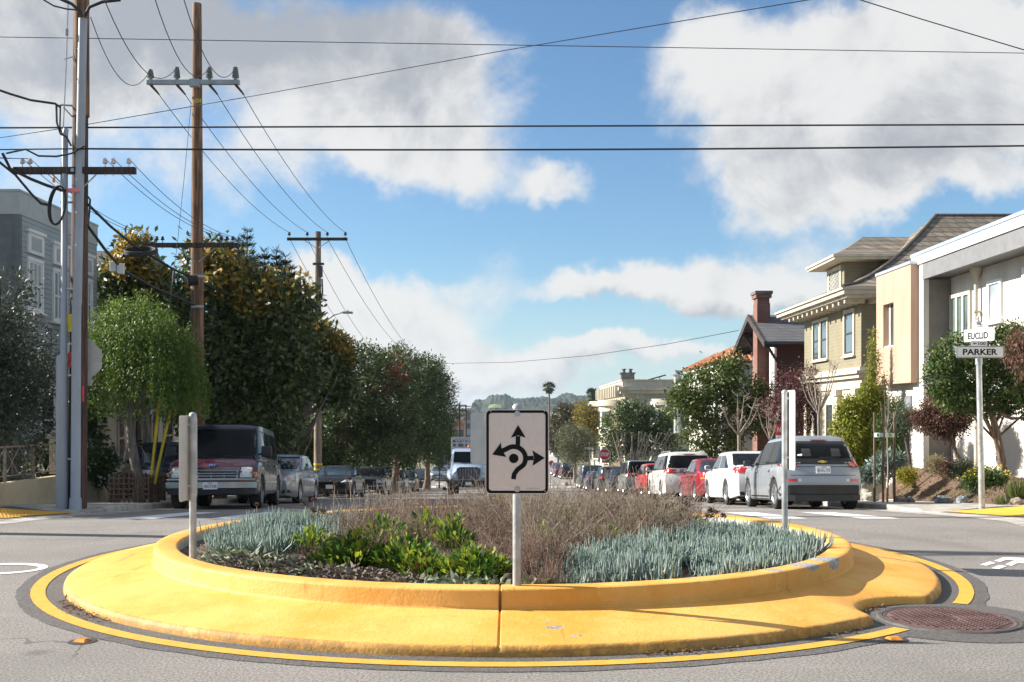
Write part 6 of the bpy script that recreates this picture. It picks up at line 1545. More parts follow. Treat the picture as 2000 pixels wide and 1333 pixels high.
M('rock_grey', (.22, .25, .27), .85, var=.35, sca=6, bump=.4, bsc=18); M('rock_tan', (.34, .27, .21), .85, var=.3, sca=6, bump=.4, bsc=18); M('rock_pale', (.46, .43, .37), .85, var=.25, sca=6, bump=.4, bsc=18)
for (px, py, Y, r, mt, lab, rz) in ((1843, 958, 23.6, (.24, .16, .12), 'rock_grey', 'angular blue grey rock lying flat in the mulch', .5), (1757, 951, 25., (.14, .13, .11), 'rock_tan', 'reddish tan rock next to the grey one by the stakes', .2), (1778, 957, 24.8, (.12, .1, .09), 'rock_grey', 'small grey rock in front of the yellow bush', .7), (1702, 946, 26.5, (.2, .16, .16), 'rock_pale', 'pale boulder beside the silver hatchback', .1),
                                (1880, 945, 23.8, (.13, .12, .12), 'rock_grey', 'grey rock standing near the yellow flowers', .4), (1901, 925, 24.5, (.18, .14, .14), 'rock_grey', 'dark grey rock behind the street name post', .9), (1988, 960, 21.5, (.16, .14, .1), 'rock_tan', 'brown rock at the right edge of the garden', .3), (1690, 915, 28, (.2, .18, .22), 'rock_pale', 'round pale boulder under the bamboo', .2)):
    bm = bmesh.new(); bmesh.ops.create_icosphere(bm, subdivisions=3, radius=1)
    q = P(px, py, Y); z = gz2(q.x, Y) if q.x > 10.38 else gh_(0, Y)
    for v_ in bm.verts:
        n1 = 1 + .28 * mnoise.noise(v_.co * 1.4 + Vector((px, 0, 0))) + .12 * mnoise.noise(v_.co * 3.5 + Vector((0, px, 0))); v_.co = Vector((v_.co.x * r[0], v_.co.y * r[1], v_.co.z * r[2])) * n1
    me = bpy.data.meshes.new('rock'); bm.to_mesh(me); bm.free(); o = bpy.data.objects.new('rock', me); COL.objects.link(o); setmat(o, mt); o.location = (q.x, Y, z + r[2] * .45); o.rotation_euler = (0, .15, rz); tag(o, lab, 'rock')
ti = 0
for (px, top, Y, lab) in ((1708, 806, 25.3, 'left stake of the three'), (1725, 800, 24.6, 'middle stake of the three'), (1747, 806, 25.0, 'right stake of the three')):
    q = P(px, top, Y); mb = MB(); mb.tube([(q.x, Y, gh_(0, Y) - .05), (q.x, Y, q.z)], .03, 8); tag(mb.build('tree_stake', 'bark_brown', smooth=50), 'round brown ' + lab + ' holding the leafless sapling', 'tree stake', 'sapling stakes')
M('strap_white', (.75, .76, .74), .5, var=.02); M('strap_green', (.16, .55, .10), .5, var=.05)
for (a0, a1, lab) in ((1707, 1724, 'white and green tree strap between the left and middle stakes'), (1727, 1746, 'white and green tree strap between the middle and right stakes')):
    mb = MB(); p0, p1_ = P(a0, 850, 24.9 if a0 < 1720 else 24.55), P(a1, 850, 24.55 if a0 < 1720 else 24.9); mb.add([p0 + Vector((0, -.04, -.05)), p1_ + Vector((0, -.04, -.05)), p1_ + Vector((0, -.04, .05)), p0 + Vector((0, -.04, .05)), p0 + Vector((0, -.032, -.05)), p1_ + Vector((0, -.032, -.05)), p1_ + Vector((0, -.032, .05)), p0 + Vector((0, -.032, .05))], [(0, 1, 2, 3), (7, 6, 5, 4), (0, 4, 5, 1), (3, 2, 6, 7)])
    o = tag(mb.build('tree_strap', 'strap_white'), lab, 'tree strap')
    mb = MB(); m = p0.lerp(p1_, .45); mb.box(m + Vector((0, -.055, 0)), (.09, .012, .08)); mb.build('green_mark', 'strap_green', o)
n = 2600; xs = rng.uniform(10.42, 12.0, n); ys_ = rng.uniform(16, 29.5, n); p0 = np.stack([xs, ys_, [gz2(x, y) + .008 for x, y in zip(xs, ys_)]], 1); V, F = leaf_quads(p0, rng.normal(size=(n, 3)) * [[1, 1, .35]], rng.normal(size=(n, 3)) * .5 + [[0, 0, 1]], rng.uniform(.03, .10, n), rng.uniform(.015, .04, n)); struct(np_mesh('leaf_litter', V, F, 'dead_leaf', rnd=rng.random(n)), 'stuff')
# sparse grass and weeds over the verge
n = 5200; xs = rng.uniform(10.4, 11.7, n); ys_ = rng.uniform(16, 29, n); keep = np.array([mnoise.noise((x * 1.3, y * .9, 4)) > .05 for x, y in zip(xs, ys_)]); xs, ys_ = xs[keep], ys_[keep]; n = len(xs)
p0 = np.stack([xs, ys_, [gz2(x, y) for x, y in zip(xs, ys_)]], 1); V, F = leaf_quads(p0, rng.normal(size=(n, 3)) * .5 + [[0, 0, 1]], rball(n), rng.uniform(.04, .10, n), .012); struct(np_mesh('grass', V, F, 'grass_blade', rnd=rng.random(n)), 'stuff')

n = 14000; k = rng.integers(0, 260, n); cy = rng.uniform(330, 1150, 260); cx = rng.uniform(-.32, .30, 260) * cy; cx = np.where(np.abs(cx) < 12, cx + 24, cx); cr = rng.uniform(3, 6, 260)
p = np.stack([cx[k], cy[k], np.full(n, G(600)) + cr[k] * .9], 1) + rball(n) * cr[k][:, None] * rng.uniform(.5, 1, n)[:, None]; V, F = leaf_quads(p, rball(n), rball(n), rng.uniform(.9, 1.8, n), rng.uniform(.7, 1.3, n)); struct(np_mesh('distant_woods', V, F, 'gum_leaf', rnd=rng.random(n)), 'stuff')
# ------------------------------------------------------------------ vehicles
def paint(name, c, metal=.0, rough=.25):
    m, t = newmat(name)
    o = t.n('ShaderNodeTexCoord').outputs['Object']
    f = t.noise(o, 3., 5., .6)
    cc = t.mix(t.smooth(f, .35, .7, 0., .10), c, tuple(min(1, x * .8 + .05) for x in c))
    bn = t.n('ShaderNodeBump', {'Height': t.noise(o, 2.2, 2.), 'Strength': .03, 'Distance': .05})
    p = t.n('ShaderNodeBsdfPrincipled', {'Base Color': cc, 'Roughness': t.smooth(f, .3, .7, rough, rough + .08), 'Metallic': metal, 'Coat Weight': .6, 'Specular IOR Level': .35, 'Coat Roughness': .04, 'Coat Normal': bn}); finish(t, p)
paint('paint_silver', (.30, .32, .345), .3, .28); paint('paint_white', (.62, .62, .60)); paint('paint_pearl', (.60, .59, .56)); paint('paint_red', (.22, .008, .018), .1); paint('paint_bright_red', (.36, .02, .018), .1); paint('paint_greygreen', (.17, .19, .175), .4, .3)
paint('paint_navy', (.012, .02, .045), .2); paint('paint_black', (.008, .008, .010)); paint('paint_charcoal', (.03, .032, .036), .3); paint('paint_maroon', (.022, .008, .018), .2); paint('paint_camry', (.34, .37, .40), .55, .3); paint('paint_blue', (.02, .045, .10), .3); paint('paint_truck', (.30, .38, .50), .1); paint('paint_plum', (.10, .018, .034), .2)
paint('paint_steel', (.16, .19, .22), .4)
M('trim_black', (.018, .018, .019), .55, var=.2); M('rubber', (.016, .016, .016), .85, var=.3, sca=12); M('alloy', (.50, .51, .53), .3, metal=.85, var=.1); M('alloy_dark', (.16, .16, .17), .35, metal=.8, var=.1); M('chrome', (.24, .245, .26), .2, metal=1., var=.05); M('seam', (.006, .006, .007), .9)
glass_mat('car_glass', (.010, .012, .014), .02, .12, 1.45); glass_mat('car_glass_blue', (.025, .04, .055), .02, .6, 1.55)
def lamp_mat(name, c, rough=.15):
    m, t = newmat(name); o = t.n('ShaderNodeTexCoord').outputs['Object']; f = t.n('ShaderNodeTexVoronoi', {'Vector': o, 'Scale': 45.}).outputs['Distance']
    cc = t.mix(t.smooth(f, .1, .7, 0., .22), c, tuple(x * .45 for x in c)); p = t.n('ShaderNodeBsdfPrincipled', {'Base Color': cc, 'Roughness': rough, 'Coat Weight': 1., 'Coat Roughness': .03}); finish(t, p)
lamp_mat('lamp_red', (.42, .012, .015)); lamp_mat('lamp_dark_red', (.16, .008, .012)); lamp_mat('lamp_clear', (.62, .64, .64)); lamp_mat('lamp_amber', (.72, .20, .02)); lamp_mat('plate_white', (.76, .76, .74), .4); M('plate_blue', (.03, .05, .22), .5); M('badge_gold', (.68, .45, .10), .3, metal=.7); M('badge_blue', (.02, .045, .20), .3); M('seat_cloth', (.028, .028, .03), .9); M('toy_pink', (.16, .05, .12), .9)

def lerp(pts, x):
    if x <= pts[0][0]: return pts[0][1:]
    for a, b in zip(pts, pts[1:]):
        if x <= b[0]:
            t = (x - a[0]) / (b[0] - a[0]); t = t * t * (3 - 2 * t) * .5 + t * .5
            return tuple(p + (q - p) * t for p, q in zip(a[1:], b[1:]))
    return pts[-1][1:]
def wheel_mesh(r, wd, style):
    tw = wd / 2; ri = r * .66
    mt_, mr, mh = MB(), MB(), MB()
    mt_.lathe([(ri, -tw * .75), (ri * 1.04, -tw), (r * .93, -tw), (r * .985, -tw * .82), (r, -tw * .5), (r, tw * .5), (r * .985, tw * .82), (r * .93, tw), (ri * 1.04, tw), (ri, tw * .75)], 32, axis='X')
    for sg in (1, -1):
        mr.lathe([(ri * 1.02, tw * .9 * sg), (ri * .96, tw * .98 * sg), (ri * .9, tw * .85 * sg), (ri * .88, tw * .1 * sg)], 32, axis='X')
        ns = {'five': 5, 'ten': 10, 'steel': 8, 'seven': 7}[style]
        for k in range(ns):
            a = 2 * math.pi * k / ns; w0 = .20 if style == 'five' else (.10 if style == 'ten' else .15)
            ca, sa = math.cos(a), math.sin(a); f = lambda rad, off, x: (x, rad * ca - off * sa, rad * sa + off * ca)
            mr.add([f(ri * .12, -ri * w0 * .8, tw * .78 * sg), f(ri * .12, ri * w0 * .8, tw * .78 * sg), f(ri * .92, ri * w0, tw * .86 * sg), f(ri * .92, -ri * w0, tw * .86 * sg), f(ri * .12, -ri * w0, tw * .5 * sg), f(ri * .12, ri * w0, tw * .5 * sg), f(ri * .92, ri * w0 * 1.1, tw * .5 * sg), f(ri * .92, -ri * w0 * 1.1, tw * .5 * sg)],
                   [(0, 1, 2, 3), (0, 4, 5, 1), (1, 5, 6, 2), (3, 2, 6, 7), (0, 3, 7, 4)])
        mr.lathe([(ri * .24, tw * .5 * sg), (ri * .22, tw * .84 * sg), (.001, tw * .88 * sg)], 14, axis='X')
    mh.lathe([(.001, -tw * .35), (ri * .9, -tw * .35), (ri * .9, tw * .35), (.001, tw * .35)], 20, axis='X')
    return mt_, mr, mh
WHEELS = {}
def add_wheels(root, spots, r, wd, style, rim='alloy'):
    key = (r, wd, style, rim)
    for (x, y, turn) in spots:
        if key not in WHEELS:
            a, b, c = wheel_mesh(*key[:3]); h = c.build('wheel', 'trim_black', root, smooth=40); a.build('tyre', 'rubber', h, smooth=35); b.build('rim', rim, h, smooth=30); WHEELS[key] = h
        else:
            h = copy_tree(WHEELS[key]); h.parent = root
        h.location = (x, y, r); h.rotation_euler = (0, 0, turn)

class Car:
    def __init__(s, label, cat, name, L, W, H, belt, hood, deck, gh, col, wr=.32, wy=None, style='five', zb=.2, group=None, rim='alloy', pill=(0.,), crown=.05, tumble=.17, nose=(.12, .55), tail=(.11, .55), fr=(.26, .9), rr=(.19, .75), steer=0., sidez=(.035, .08), flare=.0, belt_r=None, winx=.055):
        s.L, s.W, s.H = L, W, H; s.gh = gh
        s.root = thing(name, label, cat, (0, 0, 0), group=group, wc=False)
        w2 = W / 2; y0, y1 = -L / 2, L / 2; wy = wy or (y0 + .95, y1 - .9); s.wy = wy; ra = wr * 1.13
        belt_r = belt if belt_r is None else belt_r
        ybr, ytr, ytf, ybf = gh                                        # greenhouse: rear base, rear top, front top, front base
        prof = [(y0, deck[0], deck[0]), (y0 + .10, deck[1] - .02, deck[1]), (ybr + .05, belt_r - .02, deck[2] if len(deck) > 2 else belt_r), (ybf - .1, belt - .02, belt + .02), (ybf + (y1 - ybf) * .45, hood[0] - .05, hood[0]), (y1 - .22, hood[1] - .06, hood[1]), (y1, hood[2] - .03, hood[2])]
        if ybr + .05 <= y0 + .12: prof = [prof[0]] + [(y0 + .10, belt_r - .03, belt_r)] + prof[3:]
        ys = set(np.round(np.linspace(y0, y1, 64), 4)) | {y0 + .03, y0 + .07, y1 - .03, y1 - .07}
        for c in wy:
            for k in np.linspace(-1, 1, 19): ys.add(round(c + ra * math.sin(k * math.pi / 2), 4))
            ys.add(round(c - ra - .004, 4)); ys.add(round(c + ra + .004, 4))
        ys = sorted(ys); rows = []; s.ys = ys
        for y in ys:
            zs, zt = lerp(prof, y)
            df, dr = (y1 - y), (y - y0)
            f = 1 - fr[0] * max(0, 1 - df / fr[1]) ** 2.2 - rr[0] * max(0, 1 - dr / rr[1]) ** 2.2
            zl = zb + .06 * max(0, 1 - df / .5) + .08 * max(0, 1 - dr / .5); arch = 0
            for c in wy:
                if abs(y - c) < ra: zl = max(zl, wr + math.sqrt(ra * ra - (y - c) ** 2)); arch = 1
            zl = min(zl, zs - .12); w_ = w2 * f; h = zs - zl
            fl = flare * max([0] + [1 - (abs(y - c) / (ra * 1.35)) ** 4 for c in wy if abs(y - c) < ra * 1.35])
            sec = [(0, zl), (.80 * w_, zl), (.955 * w_ + fl, zl), (.985 * w_ + fl, zl + .06 * h), (.997 * w_ + fl, zl + .28 * h), (w_ + fl * .6, zl + .5 * h), (.996 * w_ + fl * .2, zl + .68 * h), (.983 * w_, zl + .84 * h), (.962 * w_, zs - .03), (.925 * w_, zs), (.84 * w_, zs + (zt - zs) * .55), (.62 * w_, zs + (zt - zs) * .88), (.32 * w_, zt), (0, zt + .004)]
            r = []
            for (x, z) in sec:
                yy = y
                for sg, d, (am, zc) in ((1, df, nose), (-1, dr, tail)):
                    if d < .55: k = (1 - d / .55) ** 1.5; yy -= sg * k * am * (((z - zc) / .42) ** 2 if z > zc else .35 * ((z - zc) / .3) ** 2); yy -= sg * k * .10 * (x / w2) ** 4
                r.append((x, yy, z))
            rows.append(r)
        mb = MB(); full = [[(-x, y, z) for x, y, z in r[::-1]] + r[1:] for r in rows]
        # close: ring of the section
        mb.grid(full)
        n = len(full[0])
        for idx in (0, -1):
            r = rows[idx]; cols = np.linspace(-1, 1, 9); g_ = []
            for (x, y, z) in r: 
                row = []
                for c in cols:
                    yy = y + (1 if idx == -1 else -1) * .10 * ((x / w2) ** 4 - (c * x / w2) ** 4)
                    row.append((c * x, yy, z))
                g_.append(row)
            mb.grid(g_)
        # greenhouse
        zb_ = belt - .05; zr = H - crown; ring = []; s.zr = zr
        wb, wt = w2 * .955 - .01, w2 - tumble; s.wb, s.wt = wb, wt; s.belt = belt
        def ghy(z): 
            t = min(1, max(0, (z - belt) / (zr - belt))); b = .06 * math.sin(math.pi * t)
            return (ybr + (ytr - ybr) * t - b * .6, ybf + (ytf - ybf) * t + b * .7)
        s.ghy = ghy
        def outline(ya, yb, hw, ex, n_=40):
            out = []
            for k in range(n_):
                a = 2 * math.pi * k / n_; ca, sa = math.cos(a), math.sin(a); e = 2 / ex
                out.append((hw * math.copysign(abs(ca) ** e, ca), (ya + yb) / 2 + (yb - ya) / 2 * math.copysign(abs(sa) ** e, sa)))
            return out
        rws = []
        for k in range(9):
            t = k / 8; z = zb_ + (zr - zb_) * t; a, b = ghy(z); hw = wb + (wt - wb) * max(0, (z - belt) / (zr - belt)) ** 1.15
            rws.append([(x, y, z) for x, y in outline(a, b, hw, 7)])
        a, b = ghy(zr)
        for (ins, dz) in ((.03, .35), (.09, .62), (.22, .85), (.42, .97), (.66, 1.0)):
            rws.append([(x, y, zr + crown * dz) for x, y in outline(a + ins * .8, b - ins * .8, wt * (1 - ins / max(.7, wt) * .9) if ins < .5 else wt * .12, 5)])
        for r in rws: r.append(r[0])
        mb.grid(rws); mb.quad(*rws[-1][:-1])
        s.body = mb.build('body', col, s.root, smooth=32)
        s.bvh = BVHTree.FromPolygons([Vector(v) for v in mb.v], [f for f in mb.f], epsilon=0.)
        mb = MB(); mb.b2(-w2 * .80, w2 * .80, y0 + .25, y1 - .3, zb - .02, .45); mb.b2(-w2 * .55, w2 * .55, y0 + .2, y1 - .2, zb + .05, .40); mb.build('underbody', 'trim_black', s.root)
        tw = .215 if wr < .36 else .25
        add_wheels(s.root, [(sx * (w2 - tw / 2 - .012), c, st) for sx in (1, -1) for c, st in ((wy[0], 0), (wy[1], steer))], wr, tw, style, rim)
        s.pill = pill; s.winx = winx
    def proj(s, name, poly, axis, mat, off=.006, parent=None, step=.07, smooth=60, far=8.):
        "lay a polygon (given flat) onto the body seen along axis, with a little thickness"
        D = {'F': Vector((0, -1, 0)), 'B': Vector((0, 1, 0)), 'R': Vector((-1, 0, 0)), 'L': Vector((1, 0, 0)), 'T': Vector((0, 0, -1))}[axis]
        def to3(p): return Vector((p[0], 0, p[1])) if axis in 'FB' else (Vector((0, p[0], p[1])) if axis in 'LR' else Vector((p[0], p[1], 0)))
        bm = bmesh.new(); vs = [bm.verts.new(to3(p)) for p in poly]; bm.faces.new(vs)
        ax = (Vector((1, 0, 0)), Vector((0, 0, 1))) if axis in 'FB' else ((Vector((0, 1, 0)), Vector((0, 0, 1))) if axis in 'LR' else (Vector((1, 0, 0)), Vector((0, 1, 0))))
        for a in ax:
            k = [v.co.dot(a) for v in bm.verts]; lo, hi = min(k), max(k); m = max(1, int((hi - lo) / step))
            for i in range(1, m): bmesh.ops.bisect_plane(bm, geom=bm.verts[:] + bm.edges[:] + bm.faces[:], plane_co=a * (lo + (hi - lo) * i / m), plane_no=a)
        bad = []
        for v in bm.verts:
            hit = s.bvh.ray_cast(v.co - D * far, D)
            k_ = 0
            while hit[0] is None and k_ < 14 and axis in 'FB': v.co.x *= .975; k_ += 1; hit = s.bvh.ray_cast(v.co - D * far, D)
            if hit[0] is None: bad.append(v)
            else: v.co = hit[0] - D * off
        if bad: bmesh.ops.delete(bm, geom=bad, context='VERTS')
        be = [e for e in bm.edges if e.is_boundary]
        if be:
            r = bmesh.ops.extrude_edge_only(bm, edges=be)
            for g_ in r['geom']:
                if isinstance(g_, bmesh.types.BMVert): g_.co += D * (off * 1.6 + .004)
        bmesh.ops.recalc_face_normals(bm, faces=bm.faces[:])
        me = bpy.data.meshes.new(name); bm.to_mesh(me); bm.free()
        me.polygons.foreach_set('use_smooth', [True] * len(me.polygons)); me.set_sharp_from_angle(angle=R(smooth))
        o = bpy.data.objects.new(name, me); COL.objects.link(o); setmat(o, mat); o.parent = parent or s.root
        return o
    def both(s, name, poly, axis, mat, **k):
        s.proj(name, poly, axis, mat, **k); s.proj(name, [(-x, z) for x, z in poly][::-1], axis, mat, **k)
    def side_glass(s, mat='car_glass', z0=None, z1=None, front=.16, rear=.14, sides='LR', surround=None):
        z0 = s.belt + .035 if z0 is None else z0; z1 = s.zr - .07 if z1 is None else z1
        e = [0] + list(s.pill) + [0]; nW = len(s.pill) + 1
        for sd in sides:
            if surround: s.proj('window_trim', [(s.ghy(z0)[0] + rear - .03, z0 - .025), (s.ghy(z0)[1] - front + .03, z0 - .025), (s.ghy(z1)[1] - front + .0, z1 + .025), (s.ghy(z1)[0] + rear - .0, z1 + .025)], sd, surround, off=.004)
            for i in range(nW):
                a0, a1 = (s.ghy(z0)[0] + rear, s.ghy(z1)[0] + rear) if i == 0 else (s.pill[i - 1] + .045,) * 2
                b0, b1 = (s.ghy(z0)[1] - front, s.ghy(z1)[1] - front) if i == nW - 1 else (s.pill[i] - .045,) * 2
                if b1 - a1 < .04: a1 = a0 if a0 < b1 else b1 - .04
                s.proj('side_window', [(a0, z0), (b0, z0), (b1, z1), (a1, z1)], sd, mat, off=.008)
    def screen(s, end, mat='car_glass', z0=None, z1=None, inset=None):
        z0 = s.belt + .05 if z0 is None else z0; z1 = s.zr - .03 if z1 is None else z1; i = s.winx if inset is None else inset
        hw = lambda z: s.wb + (s.wt - s.wb) * (z - s.belt) / (s.zr - s.belt)
        return s.proj('windscreen' if end == 'F' else 'rear_window', [(-hw(z0) + i, z0), (hw(z0) - i, z0), (hw(z1) - i - .01, z1), (-hw(z1) + i + .01, z1)], end, mat, off=.007)
    def seams(s, doors, zt=None, handles=True, hmat=None, sides='LR', zlo=.30):
        for sd in sides:
            sg = 1 if sd == 'R' else -1
            for y in doors: s.proj('door_seam', [(y - .005, zlo), (y + .005, zlo), (y + .005, s.belt), (y - .005, s.belt)], sd, 'seam', off=.002)
            if handles:
                for y in doors[:-1]:
                    s.proj('door_handle', [(y + .06, s.belt - .14), (y + .26, s.belt - .14), (y + .26, s.belt - .105), (y + .06, s.belt - .105)], sd, hmat or s.body.data.materials[0], off=.03)
    def mirrors(s, y, z, mat, sz=(.16, .10, .13)):
        for sg in (1, -1):
            x = sg * (s.W / 2 + .07); mb = MB(); mb.box((x, y, z), sz, bev=.035); mb.tube([(sg * (s.W / 2 - .12), y + .05, z - .07), (x, y, z - .03)], .025, 6); m = mb.build('mirror', mat, s.root, smooth=50)
            mb = MB(); mb.box((x, y - sz[1] / 2 - .003, z), (sz[0] * .8, .006, sz[2] * .78), bev=.002); mb.build('mirror_glass', 'chrome', m)
    def plate(s, end, z, txt=None, w_=.31, h_=.16, x=0.):
        o = s.proj('licence_plate', [(x - w_ / 2, z - h_ / 2), (x + w_ / 2, z - h_ / 2), (x + w_ / 2, z + h_ / 2), (x - w_ / 2, z + h_ / 2)], end, 'plate_white', off=.022, step=1.)
        if txt:
            D = -1 if end == 'B' else 1
            ys = [v.co.y for v in o.data.vertices]; y = (min(ys) if D < 0 else max(ys)) + D * .004
            # a flat plate, not a draped one
            for v in o.data.vertices: v.co.y = (min(ys) if D < 0 else max(ys)) if (v.co.y - y) * D > -.03 else v.co.y
            xd = (1, 0, 0) if D < 0 else (-1, 0, 0)
            text(txt, 'lettering', 'plate_blue', o, frame((x, y, z - .012), xd, (0, 0, 1)), width=w_ * .86, height=h_ * .46)
            mb = MB(); mb.box((x, y, z + h_ * .36), (w_ * .34, .002, h_ * .10)); mb.build('state_mark', 'lamp_red', o)
        return o
    def place(s, x, y, rz=0.):
        "stand on the sloping road, nose along +Y when rz is 0"
        f = s.L / 2
        dy = math.cos(rz) * f
        pit = math.atan2(G(y + .8 * dy) - G(y - .8 * dy), 1.6 * f)
        s.root.location = (x, y, G(y)); s.root.rotation_euler = (pit, 0, rz)
        return s
def rq(x0, x1, z0, z1): return [(x0, z0), (x1, z0), (x1, z1), (x0, z1)]
PK = 'cars parked along the kerb'
XR = 6.68
# silver electric hatchback, rear view, nearest on the right
c = Car('silver grey hatchback with black tailgate glass, nearest car parked on the sunny side', 'car', 'parked_car', 4.17, 1.80, 1.64, .99, (1.02, .92, .72), (.99, 1.02, 1.0), (-2.02, -1.62, .40, 1.35), 'paint_silver', .335, (-1.30, 1.30), 'ten', .20, PK, crown=.07, tumble=.25, pill=(-.72, .28), tail=(.14, .62), rr=(.10, .5), fr=(.26, .8), flare=.012)
c.side_glass('car_glass', rear=.24, surround='trim_black'); c.seams((-.98, .12, 1.05), hmat='paint_silver')
c.proj('tailgate_glass', [(-.62, .985), (.62, .985), (.76, 1.06), (.70, 1.30), (.60, 1.50), (-.60, 1.50), (-.70, 1.30), (-.76, 1.06)], 'B', 'trim_black', off=.006)
rg = c.proj('rear_window', [(-.60, 1.12), (.60, 1.12), (.66, 1.19), (.60, 1.36), (.52, 1.455), (-.52, 1.455), (-.60, 1.36), (-.66, 1.19)], 'B', 'car_glass', off=.012)
for sx in (-.32, .32):
    c.proj('headrest', [(sx - .10, 1.16), (sx + .10, 1.16), (sx + .09, 1.33), (sx - .09, 1.33)], 'B', 'seat_cloth', off=.0165, parent=rg)
c.both('tail_light', [(.55, .975), (.66, .93), (.90, .95), (.905, 1.10), (.86, 1.155), (.72, 1.11)], 'B', 'lamp_red', off=.04, step=.03)
c.proj('rear_bumper', [(-.86, .215), (.86, .215), (.90, .40), (.88, .50), (.72, .535), (-.72, .535), (-.88, .50), (-.90, .40)], 'B', 'trim_black', off=.014)
for sd in 'LR': c.proj('sill_cladding', rq(-.93, .93, .21, .30), sd, 'trim_black', off=.008)
for sd in 'LR':
    for wy_ in c.wy:
        pa = [(wy_ + .415 * math.cos(a), .335 + .415 * math.sin(a)) for a in np.linspace(.05, math.pi - .05, 16)] + [(wy_ + .378 * math.cos(a), .335 + .378 * math.sin(a)) for a in np.linspace(math.pi - .05, .05, 16)]
        for i in range(15): pass
        c.proj('arch_trim', pa, sd, 'trim_black', off=.006)
c.proj('bumper_chrome', rq(-.62, .62, .558, .568), 'B', 'paint_silver', off=.016)
mb = MB(); mb.prism([(-.84, -1.72), (-.80, -2.0), (-.62, -2.07), (.62, -2.07), (.80, -2.0), (.84, -1.72)], .20, .325); mb.build('rear_valance', 'trim_black', c.root)
c.both('reflector', rq(.56, .84, .61, .67), 'B', 'lamp_red', off=.016); c.both('reflector', rq(.48, .56, .61, .67), 'B', 'lamp_clear', off=.015)
c.proj('tailgate_seam', rq(-.70, .70, .742, .752), 'B', 'seam', off=.003); c.proj('crease', [(-.80, .925), (.80, .925), (.80, .932), (-.80, .932)], 'B', 'chrome', off=.003)
c.plate('B', .865, '8HVL759')
em = [(-.095, -.012), (-.042, -.012), (-.036, -.028), (.045, -.028), (.04, -.012), (.095, -.012), (.10, .012), (.042, .012), (.036, .028), (-.045, .028), (-.04, .012), (-.10, .012)]
c.proj('emblem', [(x, z + 1.042) for x, z in em], 'B', 'badge_gold', off=.022, step=1.)
c.proj('brake_light', rq(-.16, .16, 1.515, 1.535), 'B', 'lamp_dark_red', off=.02); c.proj('wiper', [(-.05, 1.115), (.38, 1.135), (.38, 1.147), (-.05, 1.14)], 'B', 'trim_black', off=.026)
mb = MB(); mb.add([(-.03, -1.36, 1.585), (.03, -1.36, 1.585), (.02, -1.46, 1.59), (-.02, -1.46, 1.59), (-.006, -1.42, 1.68), (.006, -1.42, 1.68)], [(0, 1, 5, 4), (1, 2, 5), (0, 4, 3), (2, 3, 4, 5), (3, 2, 1, 0)]); mb.build('antenna', 'paint_silver', c.root)
c.proj('sticker', [(-.52, 1.17), (-.36, 1.17), (-.35, 1.20), (-.42, 1.215), (-.52, 1.20)], 'B', 'plate_white', off=.015)
c.mirrors(.92, 1.06, 'trim_black', (.20, .10, .14))
c.place(6.72, 24.6)
# white sedan
c = Car('white sedan with dark windows, second car behind the silver hatchback', 'car', 'parked_car', 4.60, 1.80, 1.47, .96, (.98, .90, .70), (1.0, 1.07, 1.03), (-1.75, -.95, .35, 1.25), 'paint_white', .33, (-1.32, 1.37), 'seven', .19, PK, pill=(-.25,), flare=.012)
c.side_glass('car_glass_blue', rear=.30); c.screen('B', inset=.10); c.seams((-1.05, -.25, .92), hmat='paint_white')
c.both('tail_light', [(.50, .86), (.80, .85), (.79, 1.0), (.56, 1.03), (.49, .97)], 'B', 'lamp_red', off=.016); c.plate('B', .74); c.proj('rear_bumper', rq(-.7, .7, .27, .36), 'B', 'trim_black', off=.01)
for sd in 'LR': c.proj('tail_light', [(-2.26, .87), (-1.98, .92), (-1.92, 1.0), (-2.22, 1.03)], sd, 'lamp_red', off=.012)
c.mirrors(.82, 1.03, 'paint_white'); c.place(6.62, 29.4)
# red sedan of the nineties
c = Car('dark red older sedan, between the white sedan and the white minivan', 'car', 'parked_car', 4.72, 1.76, 1.40, .92, (.93, .86, .66), (.93, .98, .97), (-1.62, -1.05, .15, 1.0), 'paint_red', .31, (-1.40, 1.30), 'seven', .18, PK, pill=(-.35,), tumble=.19)
c.side_glass('car_glass_blue', rear=.22, surround='trim_black'); c.screen('B', inset=.10, mat='car_glass_blue'); c.seams((-1.1, -.35, .7), hmat='trim_black')
c.both('tail_light', [(.42, .78), (.86, .76), (.87, .90), (.44, .92)], 'B', 'lamp_red', off=.014); c.both('tail_light', rq(.50, .86, .72, .765), 'B', 'lamp_amber', off=.014); c.plate('B', .79); c.proj('bumper_strip', rq(-.84, .84, .50, .53), 'B', 'trim_black', off=.012)
for sd in 'LR': c.proj('side_moulding', rq(-1.0, .95, .47, .51), sd, 'paint_red', off=.015)
c.mirrors(.62, 1.0, 'paint_red'); c.place(6.65, 34.6)
# white minivan
c = Car('white minivan with big red tail lights and roof rails, beyond the red sedan', 'minivan', 'parked_van', 5.05, 1.93, 1.75, 1.05, (1.06, .98, .75), (1.04, 1.06, 1.05), (-2.46, -2.2, .75, 1.7), 'paint_pearl', .345, (-1.55, 1.48), 'seven', .19, PK, pill=(-1.35, -.25, .75), tumble=.22, crown=.07, rr=(.07, .4))
c.side_glass('car_glass', rear=.2); c.proj('rear_window', [(-.80, 1.14), (.80, 1.14), (.66, 1.60), (-.66, 1.60)], 'B', 'car_glass', off=.012); c.seams((-1.2, -.2, .95), hmat='paint_pearl')
c.both('tail_light', [(.50, .97), (.95, .96), (.955, 1.10), (.80, 1.14), (.50, 1.09)], 'B', 'lamp_red', off=.02)
for sd in 'LR': c.proj('tail_light', [(-2.5, .96), (-2.1, 1.0), (-2.12, 1.10), (-2.48, 1.13)], sd, 'lamp_red', off=.012)
